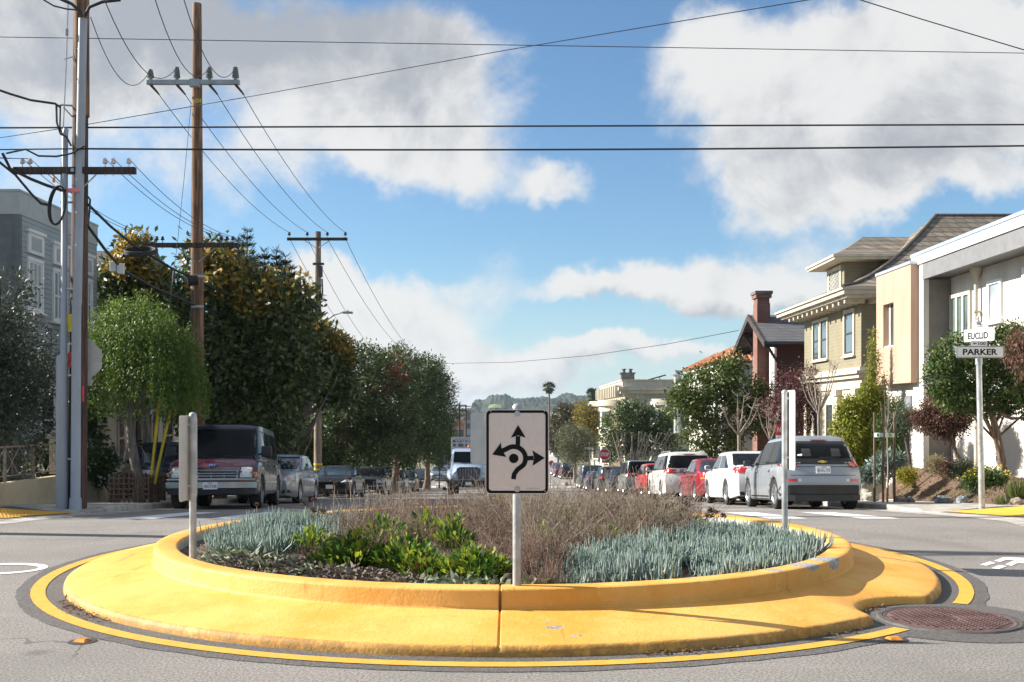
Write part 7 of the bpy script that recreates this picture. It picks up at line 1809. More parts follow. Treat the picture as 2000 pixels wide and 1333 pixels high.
for sx in (-.62, .62):
    mb = MB(); mb.tube([(sx, -1.9, 1.70), (sx, -1.8, 1.765), (sx, .3, 1.79), (sx, .4, 1.74)], .018, 6); mb.build('roof_rail', 'alloy', c.root)
c.proj('spoiler_light', rq(-.2, .2, 1.64, 1.66), 'B', 'lamp_dark_red', off=.02); c.plate('B', .90); c.mirrors(1.25, 1.14, 'paint_pearl'); c.place(6.4, 40.0)
# small bright red hatch
c = Car('small bright red hatchback half hidden behind the white minivan', 'car', 'parked_car', 3.95, 1.70, 1.48, .96, (.98, .9, .7), (.96, .98, .97), (-1.9, -1.5, .3, 1.15), 'paint_bright_red', .30, (-1.2, 1.22), 'seven', .18, PK, pill=(-.3,))
c.side_glass('car_glass'); c.screen('B'); c.both('tail_light', [(.62, .78), (.84, .78), (.84, 1.04), (.70, 1.04)], 'B', 'lamp_red', off=.014); c.plate('B', .7); c.mirrors(.75, 1.02, 'paint_bright_red'); c.place(6.5, 47.0)
# boxy grey green wagon
c = Car('boxy grey green utility wagon with upright red tail lights', 'car', 'parked_car', 4.30, 1.82, 1.79, 1.08, (1.08, 1.0, .8), (1.06, 1.08, 1.07), (-2.08, -1.95, .55, 1.2), 'paint_greygreen', .34, (-1.3, 1.28), 'seven', .24, PK, pill=(-.95, .1), tumble=.15, rr=(.06, .3), crown=.05)
c.side_glass('car_glass', rear=.12); c.screen('B', inset=.09); c.both('tail_light', rq(.70, .88, .88, 1.22), 'B', 'lamp_red', off=.016); c.proj('rear_bumper', rq(-.88, .88, .42, .62), 'B', 'alloy_dark', off=.02); c.plate('B', .82); c.mirrors(.85, 1.16, 'trim_black'); c.place(6.6, 55.0)
# the dark ones beyond
for (lab, col, L_, W_, H_, Y, X, kind) in (('navy blue sedan with a curved roof, next beyond the boxy grey green wagon', 'paint_navy', 4.6, 1.78, 1.45, 62., 6.55, 's'), ('black wagon with a wide dark rear window and red lights', 'paint_black', 4.7, 1.85, 1.70, 69., 6.45, 'w'),
                                           ('small dark blue sedan left of the black wagon', 'paint_blue', 4.4, 1.75, 1.42, 76., 6.15, 's'), ('tall black van at the far end of the sunny row', 'paint_charcoal', 5.0, 1.95, 1.85, 83., 6.2, 'w'),
                                           ('dark grey sport utility parked beyond the far crossing', 'paint_charcoal', 4.7, 1.9, 1.75, 112., 6.0, 'w'), ('maroon car parked beyond the far crossing', 'paint_plum', 4.4, 1.75, 1.5, 119., 5.6, 's'), ('silver blue car farthest down the sunny side', 'paint_steel', 4.4, 1.75, 1.5, 127., 5.6, 's')):
    if kind == 's': c = Car(lab, 'car', 'parked_car', L_, W_, H_, .94, (.95, .88, .68), (.96, 1.02, 1.0), (-1.7, -1.0, .3, 1.15), col, .32, None, 'seven', .18, PK, pill=(-.3,))
    else: c = Car(lab, 'car', 'parked_car', L_, W_, H_, 1.04, (1.05, .97, .75), (1.02, 1.05, 1.04), (-L_ / 2 + .08, -L_ / 2 + .35, .5, 1.3), col, .34, None, 'seven', .2, PK, pill=(-1.0, .0))
    c.side_glass('car_glass_blue'); c.screen('B', 'car_glass_blue'); z = .86 if kind == 's' else .98
    c.both('tail_light', rq(.52, .87, z - .07, z + .06), 'B', 'lamp_red', off=.016); c.plate('B', .74); c.mirrors(.75, 1.0, col); c.place(X, Y)

# ---- shady side, seen from the front (they face the camera)
# the van
c = Car('dark blue and plum full-size van with a chrome grille, nearest vehicle on the shady side', 'van', 'parked_van', 4.95, 2.0, 1.98, 1.12, (1.13, 1.04, .84), (1.10, 1.12, 1.12), (-2.42, -2.34, .98, 1.62), 'paint_navy', .37, (-1.55, 1.56), 'steel', .32, PK, pill=(-1.45, -.35, .62), tumble=.17, crown=.06, fr=(.07, .35), rr=(.05, .25), nose=(.05, .7), rim='alloy_dark', winx=.07)
c.side_glass('car_glass_blue', rear=.15, z0=1.17, z1=1.78, surround='trim_black'); ws = c.screen('F', 'car_glass', z0=1.16, z1=1.87); c.seams((-.95, .35, 1.35), hmat='trim_black')
c.proj('hood_panel', rq(-.90, .90, 1.66, 2.43), 'T', 'paint_plum', off=.004); c.proj('hood_front', rq(-.94, .94, .945, 1.03), 'F', 'paint_plum', off=.004)
c.proj('grille_surround', [(-.56, .66), (.56, .66), (.60, .92), (-.60, .92)], 'F', 'chrome', off=.012); c.proj('grille', [(-.53, .685), (.53, .685), (.565, .895), (-.565, .895)], 'F', 'trim_black', off=.026)
for z in (.735, .79, .845): c.proj('grille_bar', rq(-.54, .54, z - .009, z + .009), 'F', 'chrome', off=.036)
for x in (-.28, .0, .28): c.proj('grille_bar', rq(x - .008, x + .008, .69, .89), 'F', 'chrome', off=.034)
c.both('headlight', [(.615, .70), (.86, .70), (.86, .93), (.635, .93)], 'F', 'lamp_clear', off=.014); c.both('headlight', [(.865, .70), (.985, .72), (.985, .92), (.865, .93)], 'F', 'lamp_amber', off=.014)
for sd in 'LR': c.proj('side_lamp', rq(2.30, 2.50, .72, .91), sd, 'lamp_amber', off=.014)
c.both('headlight_lens', [(.745 + .085 * math.cos(a), .815 + .085 * math.sin(a)) for a in np.linspace(0, 6.28, 17)[:-1]], 'F', 'plate_white', off=.02)
mb = MB(); mb.prism([(-1.0, 2.30), (-.98, 2.47), (-.75, 2.585), (.75, 2.585), (.98, 2.47), (1.0, 2.30), (.9, 2.30), (-.9, 2.30)], .47, .60); mb.box((0, 2.52, .66), (1.9, .05, .03)); mb.build('front_bumper', 'chrome', c.root, smooth=40)
mb = MB(); mb.prism([(-.97, 2.28), (-.95, 2.44), (-.72, 2.55), (.72, 2.55), (.95, 2.44), (.97, 2.28)], .33, .468); mb.build('bumper_reflection', 'trim_black', c.root)  # the bumper's dark reflection, built as a black strip below the chrome
mb = MB(); mb.box((0, 2.60, .52), (.31, .012, .16), bev=.004); pl_ = mb.build('licence_plate', 'plate_white', c.root); text('4BDY248', 'lettering', 'plate_blue', pl_, frame((0, 2.608, .508), (-1, 0, 0), (0, 0, 1)), width=.265, height=.072)
mb = MB(); mb.box((0, 2.607, .58), (.10, .002, .016)); mb.build('state_mark', 'lamp_red', pl_)
el = [(.105 * math.cos(a), .985 + .042 * math.sin(a)) for a in np.linspace(0, 6.283, 25)[:-1]]
em_ = c.proj('emblem', el, 'F', 'chrome', off=.014, step=1.); c.proj('emblem_field', [(x * .88, .985 + (z - .985) * .82) for x, z in el], 'F', 'badge_blue', off=.019, step=1., parent=em_)
ysm = max(v.co.y for v in em_.data.vertices); text('Ford', 'lettering', 'plate_white', em_, frame((0, ysm + .012, .985), (-1, 0, 0), (0, 0, 1)), width=.12, height=.045)
text('VAN SUPER CLUB', 'lettering', 'chrome', c.root, frame((-.68, 2.56, .985), (-1, 0, 0), (0, 0, 1)), width=.36, height=.035)
for sd in 'LR': c.proj('lower_panel', rq(-2.3, 2.35, .40, .60), sd, 'paint_steel', off=.006, smooth=30); c.proj('side_stripe', rq(-2.35, 2.35, .62, .65), sd, 'chrome', off=.008)
for x0 in (-.75, .05): c.proj('wiper', [(x0, 1.165), (x0 + .62, 1.20), (x0 + .62, 1.212), (x0, 1.18)], 'F', 'trim_black', off=.018)
c.mirrors(1.52, 1.30, 'trim_black', (.24, .12, .26)); c.place(-6.88, 25.5, math.pi + R(6))
# silver sedan
c = Car('silver sedan tucked in close behind the dark van', 'car', 'parked_car', 4.80, 1.82, 1.47, .95, (.97, .88, .68), (.98, 1.03, 1.0), (-1.8, -1.1, .35, 1.25), 'paint_camry', .33, (-1.45, 1.38), 'seven', .18, PK, pill=(-.3,))
c.side_glass('car_glass_blue', rear=.25); c.screen('F', 'car_glass_blue'); c.seams((-1.1, -.3, .9), hmat='paint_camry')
c.both('headlight', [(.50, .66), (.86, .68), (.88, .80), (.70, .80)], 'F', 'lamp_clear', off=.014); c.both('fog_recess', [(.50, .30), (.78, .30), (.74, .40), (.58, .40)], 'F', 'trim_black', off=.01); c.both('headlight', [(.66, .69), (.74, .69), (.74, .77), (.66, .77)], 'F', 'lamp_amber', off=.018)
c.proj('grille', rq(-.44, .44, .60, .76), 'F', 'trim_black', off=.01); c.proj('grille', rq(-.45, .45, .28, .44), 'F', 'trim_black', off=.01); c.plate('F', .5)
for sd in 'LR': c.proj('headlight', [(2.08, .70), (2.36, .68), (2.30, .80), (1.9, .84)], sd, 'lamp_clear', off=.01)
c.mirrors(.8, 1.03, 'paint_camry'); c.place(-7.12, 32.0, math.pi + R(1.5))
# black coupe
c = Car('glossy black coupe with pale headlights in front of the lamp pole', 'car', 'parked_car', 4.45, 1.76, 1.38, .90, (.93, .84, .66), (.94, .99, .96), (-1.75, -1.0, .2, 1.25), 'paint_black', .32, (-1.35, 1.32), 'five', .18, PK, pill=(-.35,))
c.side_glass('car_glass_blue', rear=.3); c.screen('F', 'car_glass_blue'); c.seams((-.6, .9), hmat='paint_black')
c.both('headlight', [(.44, .64), (.84, .66), (.86, .76), (.60, .74)], 'F', 'lamp_clear', off=.014); c.both('headlight', rq(.78, .86, .67, .73), 'F', 'lamp_amber', off=.018); c.plate('F', .46); c.proj('grille', rq(-.40, .40, .27, .40), 'F', 'trim_black', off=.01); c.proj('badge', [(.05 * math.cos(a), .70 + .04 * math.sin(a)) for a in np.linspace(0, 6.28, 13)[:-1]], 'F', 'chrome', off=.012, step=1.)
c.mirrors(.8, .98, 'paint_black'); c.place(-7.42, 44.8, math.pi)
# black pickup-like sedan with chrome bumper
c = Car('black square-fronted truck with chrome bumper behind the black coupe', 'truck', 'parked_truck', 4.8, 1.72, 1.52, 1.0, (1.0, .95, .82), (.98, 1.0, 1.0), (-1.0, -.75, .35, .85), 'paint_black', .33, (-1.5, 1.45), 'steel', .26, PK, pill=(-.1,), fr=(.08, .4), nose=(.04, .6))
c.side_glass('car_glass'); c.screen('F', 'car_glass'); c.proj('grille', rq(-.45, .45, .66, .80), 'F', 'trim_black', off=.01)
for z in (.68, .73, .78): c.proj('grille_bar', rq(-.45, .45, z - .012, z + .012), 'F', 'chrome', off=.016)
c.both('headlight', rq(.50, .80, .64, .82), 'F', 'lamp_clear', off=.014); mb = MB(); mb.box((0, 2.42, .50), (1.7, .10, .13), bev=.03); mb.build('front_bumper', 'chrome', c.root, smooth=40); c.plate('F', .38); c.mirrors(.7, 1.1, 'chrome'); c.place(-7.5, 56.4, math.pi)
for (lab, col, H_, Y, X, kind) in (('black sedan with bright headlights, third dark car of the shady row', 'paint_black', 1.45, 64.5, -7.35, 's'), ('grey saloon with a rounded bright roofline behind the black sedan', 'paint_charcoal', 1.45, 71., -7.3, 's'), ('charcoal wagon just left of the white truck', 'paint_charcoal', 1.6, 77.5, -7.0, 'w'),
                                   ('steel blue sedan beyond the far crossing, left of the truck', 'paint_steel', 1.45, 106., -7.3, 's'), ('pale silver sedan farthest down the shady side', 'paint_camry', 1.45, 113., -6.8, 's'), ('dark blue hatchback between the two distant silver sedans', 'paint_blue', 1.5, 121., -6.9, 'w')):
    if kind == 's': c = Car(lab, 'car', 'parked_car', 4.5, 1.76, H_, .94, (.95, .87, .68), (.96, 1.0, .98), (-1.7, -1.0, .3, 1.2), col, .32, None, 'seven', .18, PK, pill=(-.3,))
    else: c = Car(lab, 'car', 'parked_car', 4.5, 1.78, H_, 1.0, (1.0, .93, .72), (.98, 1.0, 1.0), (-2.1, -1.8, .4, 1.25), col, .33, None, 'seven', .2, PK, pill=(-1.0, .0))
    c.side_glass('car_glass_blue'); c.screen('F', 'car_glass_blue'); c.both('headlight', [(.48, .64), (.84, .66), (.84, .77), (.52, .75)], 'F', 'lamp_clear', off=.016); c.proj('grille', rq(-.4, .4, .56, .70), 'F', 'trim_black', off=.01); c.plate('F', .45); c.mirrors(.8, 1.0, col); c.place(X, Y, math.pi)
# dark car in the driveway behind the weeping tree
c = Car('dark sport utility parked in the driveway behind the weeping tree', 'car', 'parked_car', 4.6, 1.85, 1.68, 1.02, (1.04, .96, .75), (1.02, 1.04, 1.03), (-2.2, -1.9, .5, 1.3), 'paint_navy', .34, None, 'seven', .22, 'cars in driveways', pill=(-1.0, .05))
c.side_glass('car_glass_blue'); c.screen('F', 'car_glass_blue'); c.both('headlight', [(.5, .70), (.86, .72), (.86, .84), (.54, .82)], 'F', 'lamp_clear', off=.016); c.proj('grille', rq(-.42, .42, .62, .8), 'F', 'chrome', off=.01); c.plate('F', .5); c.mirrors(.8, 1.1, 'paint_navy')
for sx in (-.62, .62):
    mb = MB(); mb.box((sx, -.1, 1.71), (.05, 1.5, .05), bev=.02); mb.build('roof_rail', 'trim_black', c.root)
c.place(-10.6, 31.6, math.pi + R(28)); c.root.location.z = G(31.6) + KH + .02
# the utility truck coming up the street
tk = thing('utility_truck', 'pale blue utility truck with tall chrome grille and steel rack driving up the street', 'truck', (0, 0, 0), wc=False)
mb = MB()
def loft(mb, secs):
    "sections (y, half width bottom, half width top, z bottom, z top)"
    rows = []
    for (y, wb_, wt_, z0, z1) in secs: rows.append([(-wb_, y, z0), (-wb_, y, (z0 + z1) / 2), (-wt_, y, z1 - .1), (-wt_ + .12, y, z1), (wt_ - .12, y, z1), (wt_, y, z1 - .1), (wb_, y, (z0 + z1) / 2), (wb_, y, z0)])
    mb.grid(rows); mb.quad(*rows[0]); mb.quad(*rows[-1])
loft(mb, [(1.6, 1.02, .98, .75, 1.72), (2.6, .98, .88, .75, 1.64), (3.4, .90, .72, .75, 1.50), (3.52, .86, .66, .8, 1.42)])
for sx in (-1, 1):
    mb.tube([(sx * .98, 1.75, .82), (sx * 1.02, 2.1, 1.12), (sx * 1.02, 2.55, 1.22), (sx * 1.0, 2.95, 1.12), (sx * .95, 3.4, .98), (sx * .9, 3.5, .82)], [.16, .18, .2, .2, .18, .12], 10)
hood_ = mb.build('hood', 'paint_truck', tk, smooth=40)
mb = MB(); loft(mb, [(.1, 1.1, 1.02, .8, 2.55), (1.2, 1.1, 1.02, .8, 2.55), (1.75, 1.08, .98, .8, 2.30), (1.95, 1.05, .98, .8, 1.70)]); mb.build('cab', 'paint_truck', tk, smooth=35)
mb = MB(); mb.add([(-.90, 1.955, 1.76), (.90, 1.955, 1.76), (.86, 1.745, 2.36), (-.86, 1.745, 2.36), (-.9, 1.93, 1.76), (.9, 1.93, 1.76), (.86, 1.72, 2.36), (-.86, 1.72, 2.36)], [(0, 1, 2, 3), (7, 6, 5, 4), (0, 4, 5, 1), (3, 2, 6, 7)]); mb.v = [(x, y + .06, z) for x, y, z in mb.v]; mb.build('windscreen', 'car_glass', tk)
for sx in (-1, 1):
    mb = MB(); mb.b2(sx * 1.055, sx * 1.075, .35, 1.5, 1.65, 2.25); mb.build('side_window', 'car_glass', tk)
    mb = MB(); mb.box((sx * 1.32, 1.75, 1.9), (.14, .10, .5), bev=.03); mb.tube([(sx * 1.05, 1.6, 2.2), (sx * 1.3, 1.72, 2.1)], .02, 5); mb.tube([(sx * 1.05, 1.6, 1.6), (sx * 1.3, 1.72, 1.7)], .02, 5); mb.build('mirror', 'trim_black', tk)
    mb = MB(); mb.box((sx * .80, 3.53, 1.02), (.30, .08, .17), bev=.03); mb.build('headlight', 'lamp_clear', tk, smooth=40); mb = MB(); mb.box((sx * .97, 3.45, 1.02), (.1, .12, .14), bev=.03); mb.build('turn_signal', 'lamp_amber', tk, smooth=40)
mb = MB(); mb.prism([(-.52, .86), (.52, .86), (.60, 1.40), (.44, 1.47), (-.44, 1.47), (-.60, 1.40)], 3.50, 3.56, 'Y'); gr = mb.build('grille', 'trim_black', tk)
mb = MB()
for x in np.linspace(-.5, .5, 13): mb.box((x, 3.575, 1.15), (.03, .03, .56 - .08 * abs(x)))
mb.build('grille_bars', 'chrome', gr)
mb = MB(); mb.prism([(-.56, .83), (.56, .83), (.65, 1.42), (.47, 1.51), (-.47, 1.51), (-.65, 1.42)], 3.48, 3.52, 'Y'); mb.build('grille_frame', 'chrome', gr)
mb = MB(); mb.b2(-1.15, 1.15, 3.35, 3.66, .42, .76, bev=.05); mb.build('front_bumper', 'trim_black', tk, smooth=40); mb = MB(); mb.box((0, 3.67, .62), (.32, .01, .17)); mb.build('licence_plate', 'plate_white', tk)
mb = MB(); mb.b2(-.5, .5, -5, 3.3, .5, .8); mb.build('chassis', 'trim_black', tk)
mb = MB(); mb.b2(-1.18, 1.18, -5, -.15, .85, 1.75); mb.build('service_body', 'paint_white', tk)
mb = MB()
for sx in (-1.1, 1.1):
    mb.tube([(sx, -4.8, 1.75), (sx, -4.8, 3.2), (sx, -.3, 3.2), (sx, -.3, 1.75)], .05, 6); mb.tube([(sx, -.3, 2.5), (sx, -4.8, 2.5)], .04, 6); mb.tube([(sx, -.3, 1.8), (sx * .6, -.3, 3.15)], .04, 6)
for z in (2.65, 2.9, 3.2): mb.tube([(-1.1, -.3, z), (1.1, -.3, z)], .045, 6)
for y in (-1.5, -2.7, -3.9): mb.tube([(-1.1, y, 3.2), (1.1, y, 3.2)], .045, 6)
mb.build('rack', 'alloy', tk)
mb = MB(); mb.tube([(-.75, .0, 1.0), (-.75, .0, 3.5), (-.70, -.2, 3.7)], .06, 8); mb.build('exhaust_stack', 'chrome', tk)
mb = MB(); mb.b2(-.75, .75, .4, .9, 2.552, 2.62); mb.lathe([(.08, 2.62), (.08, 2.74), (.001, 2.76)], 10, (.1, .6, 0)); mb.build('beacon', 'lamp_amber', tk)
add_wheels(tk, [(sx * 1.0, y, 0) for sx in (-1, 1) for y in (2.5, -3.2)], .48, .28, 'steel', 'alloy_dark')
tk.location = (-2.3, 59, G(59)); tk.rotation_euler = (.06, 0, math.pi)
# ------------------------------------------------------------------ planting on the island
leafM('chalk_stick', [(.16, .23, .19), (.30, .39, .34), (.46, .55, .50), (.22, .31, .15)], .15, .55)
leafM('dead_stem', [(.11, .065, .045), (.20, .12, .085), (.46, .35, .27), (.14, .07, .05)], .05, .85)
leafM('pale_stem', [(.33, .26, .19), (.46, .38, .29), (.24, .18, .13)], .05, .8)
leafM('seed_head', [(.10, .055, .04), (.16, .09, .065), (.22, .13, .10)], .05, .9)
leafM('sorrel_leaf', [(.035, .10, .018), (.07, .17, .022), (.18, .30, .03), (.42, .45, .04), (.05, .13, .03)], .4, .6)
leafM('red_sorrel', [(.20, .05, .03), (.26, .10, .03), (.24, .20, .03)], .35, .45)
leafM('lamb_leaf', [(.15, .19, .10), (.26, .30, .20), (.38, .40, .31), (.20, .25, .08)], .2, .8)
leafM('dried_leaf', [(.10, .075, .055), (.18, .14, .11), (.27, .23, .19), (.13, .09, .065)], .1, .9)
def inbed(x, y, m=.06): return (x - IC.x) ** 2 + (y - IC.y) ** 2 < (RWI - m) ** 2
def zbed(x, y):
    r = math.hypot(x - IC.x, y - IC.y); return .225 + .10 * max(0, 1 - (r / 2.9) ** 2)
def scatter(n, f):
    "n points of the bed where f(x, y) says so"
    out = []
    while len(out) < n:
        x, y = IC.x + random.uniform(-RWI, RWI), IC.y + random.uniform(-RWI, RWI)
        if inbed(x, y) and f(x, y): out.append((x, y, zbed(x, y)))
    return np.array(out)
def polyin(poly):
    def f(x, y):
        c = False; j = len(poly) - 1
        for i in range(len(poly)):
            (xi, yi), (xj, yj) = poly[i], poly[j]
            if (yi > y) != (yj > y) and x < (xj - xi) * (y - yi) / (yj - yi) + xi: c = not c
            j = i
        return c
    return f
random.seed(11)
def chalk(poly, n, hmin, hmax, label, gaps=.07):
    f0 = polyin(poly); f = lambda x, y: f0(x, y) and mnoise.noise((x * 3.1, y * 3.1, 7.)) > -gaps * 2.2
    # rosettes of fingers sharing a root
    nr_ = n // 20; root = scatter(nr_, f); k = rng.integers(0, nr_, n); hscale = np.array([.9 + .75 * mnoise.noise((q[0] * 3.4, q[1] * 3.4, 1.)) + random.uniform(-.2, .2) for q in root])
    off = rng.normal(size=(n, 2)) * .034; lean = off * 9. + rng.normal(size=(n, 2)) * .22; p0 = root[k] + np.concatenate([off, rng.uniform(-.02, .05, (n, 1))], 1)
    h = rng.uniform(hmin, hmax, n) * hscale[k]
    mid = p0 + np.stack([lean[:, 0] * h * .55, lean[:, 1] * h * .55, h * .5], 1); top = mid + np.stack([lean[:, 0] * h * .12, lean[:, 1] * h * .12, h * .5], 1)
    V1, F1 = sticks(p0, mid, .0042, .0068, 4); V2, F2 = sticks(mid, top, .0068, .0022, 4)
    rn = np.clip(.5 * rng.random(nr_)[k] + .5 * rng.random(n), 0, 1)
    o = np_mesh('succulent_cover', np.concatenate([V1, V2]), np.concatenate([F1, F2 + len(V1)]), 'chalk_stick', rnd=np.concatenate([np.tile(rn, 4), np.tile(rn, 4)]))
    struct(o, 'stuff'); o['label'] = label
chalk([(.30, 7.5), (.34, 8.75), (.9, 9.3), (1.6, 9.9), (2.1, 10.9), (2.3, 11.2), (2.7, 10.7), (2.9, 9.9), (2.6, 8.8), (2.3, 8.4), (1.2, 7.6)], 11500, .085, .19, 'mat of blue green finger-leaved succulents filling the right of the planted bed')
chalk([(-3.0, 10.4), (-2.75, 9.75), (-2.0, 9.65), (-1.6, 10.4), (-1.7, 11.6), (-2.6, 12.2), (-3.1, 11.4)], 5200, .09, .19, 'patch of blue green finger-leaved succulents at the left rear of the planted bed', .1)
# dry brush across the middle and rear
def brush(f, n, h0, h1, spread, mat, label, r=.0022, segs=1, clump=14):
    nr_ = max(1, n // clump); root = scatter(nr_, f); k = rng.integers(0, nr_, n); a = rng.uniform(0, 6.28, n); s_ = np.abs(rng.normal(0, spread, n)); h = rng.uniform(h0, h1, n) * np.clip(.85 + 1.5 * np.array([mnoise.noise((q[0] * 2.1, q[1] * 1.6, 9.)) for q in root]), .35, 1.7)[k]
    p0 = root[k] + np.concatenate([rng.normal(size=(n, 2)) * .03, np.zeros((n, 1))], 1)
    p1_ = p0 + np.stack([np.cos(a) * s_ * h, np.sin(a) * s_ * h, h], 1)
    V, F = sticks(p0, p1_, r, r * .55); rn = np.tile(np.clip(.5 * rng.random(nr_)[k] + .5 * rng.random(n), 0, 1), 3)
    Vs, Fs, Rs = [V], [F], [rn]
    m = n * 3; kk = rng.integers(0, n, m); t = rng.uniform(.35, 1, m)[:, None]; q0 = p0[kk] * (1 - t) + p1_[kk] * t; d = rng.normal(size=(m, 3)); d[:, 2] = np.abs(d[:, 2]) * .7
    V2, F2 = sticks(q0, q0 + unit(d) * rng.uniform(.02, .075, m)[:, None], r * .55, r * .35); Fs.append(F2 + len(V)); Vs.append(V2); Rs.append(np.tile(rng.random(m), 3))
    o = np_mesh('dry_brush', np.concatenate(Vs), np.concatenate(Fs), mat, rnd=np.concatenate(Rs)); struct(o, 'stuff'); o['label'] = label
    return p1_
mid_ = polyin([(-1.9, 9.5), (-1.0, 9.0), (-.2, 8.6), (.05, 8.2), (.35, 8.6), (1.3, 9.6), (2.1, 11.0), (2.3, 12.2), (1.2, 13.6), (-.6, 13.9), (-1.9, 12.9), (-1.75, 10.6)])
tips = brush(mid_, 8500, .07, .30, .65, 'dead_stem', 'tangle of dry brown stems across the middle of the planted bed', .0024)
tips2 = brush(polyin([(.1, 9.0), (1.4, 9.6), (2.1, 11.0), (1.2, 12.5), (-.2, 12.), (.0, 9.6)]), 2700, .16, .44, .7, 'pale_stem', 'pale dry straw stalks leaning over the right middle of the planted bed', .0031)
tips3 = brush(polyin([(-1.7, 10.2), (-.2, 10.0), (-.2, 13.), (-1.7, 12.8)]), 650, .18, .42, .4, 'pale_stem', 'pale dry grass stalks rising at the rear left of the planted bed', .0029)
f_ = polyin([(.05, 7.5), (.32, 7.5), (.4, 8.6), (-.05, 8.7)]); brush(f_, 1500, .06, .26, .45, 'dead_stem', 'dark dead twiggy mass right behind the arrow sign post', .0024)
m = 2600; k = rng.integers(0, len(tips), m); q = tips[k] + rng.normal(size=(m, 3)) * [[.03, .03, .02]]
V, F = leaf_quads(q, rball(m), rball(m), rng.uniform(.008, .02, m), rng.uniform(.006, .013, m)); o = np_mesh('dry_seeds', V, F, 'seed_head', rnd=rng.random(m)); struct(o, 'stuff')
for gx, gy, gn, gs in ((.9, 10.6, 420, .5), (-.6, 11.4, 300, .45), (1.5, 11.3, 420, .4), (-1.2, 9.9, 220, .3)):
    p = np.stack([gx + rng.normal(0, gs, gn), gy + rng.normal(0, gs * .6, gn), rng.uniform(.30, .46, gn)], 1); V, F = leaf_quads(p, rball(gn) + [[0, 0, .5]], rball(gn), rng.uniform(.03, .06, gn), rng.uniform(.015, .03, gn)); o = np_mesh('weeds', V, F, 'sorrel_leaf', rnd=rng.random(gn)); struct(o, 'stuff')
# a few taller stalks carrying seed heads, each its own thing
def stalk(x, y, h, lean, label, heads=3, hr=.03):
    z = zbed(x, y); t_ = thing('seed_stalk', label, 'plant', (x, y, z), group='dry seed stalks')
    e = Vector((x + lean, y, z + h)); b0 = Vector((x, y, z)); mb = MB(); mb.tube([b0, b0.lerp(e, .5) + Vector((lean * .15, 0, 0)), e], [.005, .004, .0025], 5)
    hp = [e] + [b0.lerp(e, random.uniform(.62, .95)) + Vector((random.uniform(-.1, .1), random.uniform(-.05, .05), random.uniform(.0, .06))) for _ in range(heads - 1)]
    for q in hp[1:]: mb.tube([b0.lerp(e, .55), q], .0022, 4)
    o = mb.build('stem', 'pale_stem', t_, fix=True); at = o.data.attributes.new('rnd', 'FLOAT', 'FACE'); at.data.foreach_set('value', [.3] * len(o.data.polygons))
    for q in hp:
        m = 90; d = rball(m) * hr * rng.uniform(.2, 1, m)[:, None] * np.array([1.2, 1.2, .8]); V, F = leaf_quads(np.array(q)[None] + d, rball(m), rball(m), .018, .014); np_mesh('seed_head', V, F, 'seed_head', t_, rng.random(m))
for i, (px, Y, top, hd, hr, lab) in enumerate(((603, 10.6, 976, 4, .035, 'cluster of shaggy brown seed heads above the left succulents'), (509, 10.3, 985, 1, .015, 'slim upright brown seed spike among the left succulents'), (1213, 11.4, 985, 5, .03, 'bunch of brown seed heads right of centre of the bed'), (1290, 11.2, 975, 5, .04, 'shaggy brown seed heads left of the right post'), (1345, 11.3, 985, 6, .045, 'widest cluster of dark seed heads above the right succulents'),
                                              (1250, 11.8, 960, 3, .03, 'tall thin stalk with seed heads in front of the red sedan'), (877, 11.0, 940, 2, .02, 'thin upright stalk before the truck'), (690, 11.2, 935, 1, .012, 'bare thin stalk before the black coupe'), (1180, 12.0, 915, 1, .012, 'curved bare stalk reaching up before the dark parked cars'), (1120, 11.6, 925, 2, .015, 'forked stalk just right of the arrow sign'), (780, 11.5, 925, 1, .012, 'bare stalk before the dark cars left of the truck'), (1400, 11.0, 1000, 6, .035, 'low dark seed heads over the right rear of the bed'), (645, 10.9, 945, 1, .014, 'leaning bare stalk beside the shaggy seed heads'))):
    x = PX(px, Y); stalk(x, Y, PZ(top, Y) - zbed(x, Y), random.uniform(-.06, .06), lab, hd, hr)
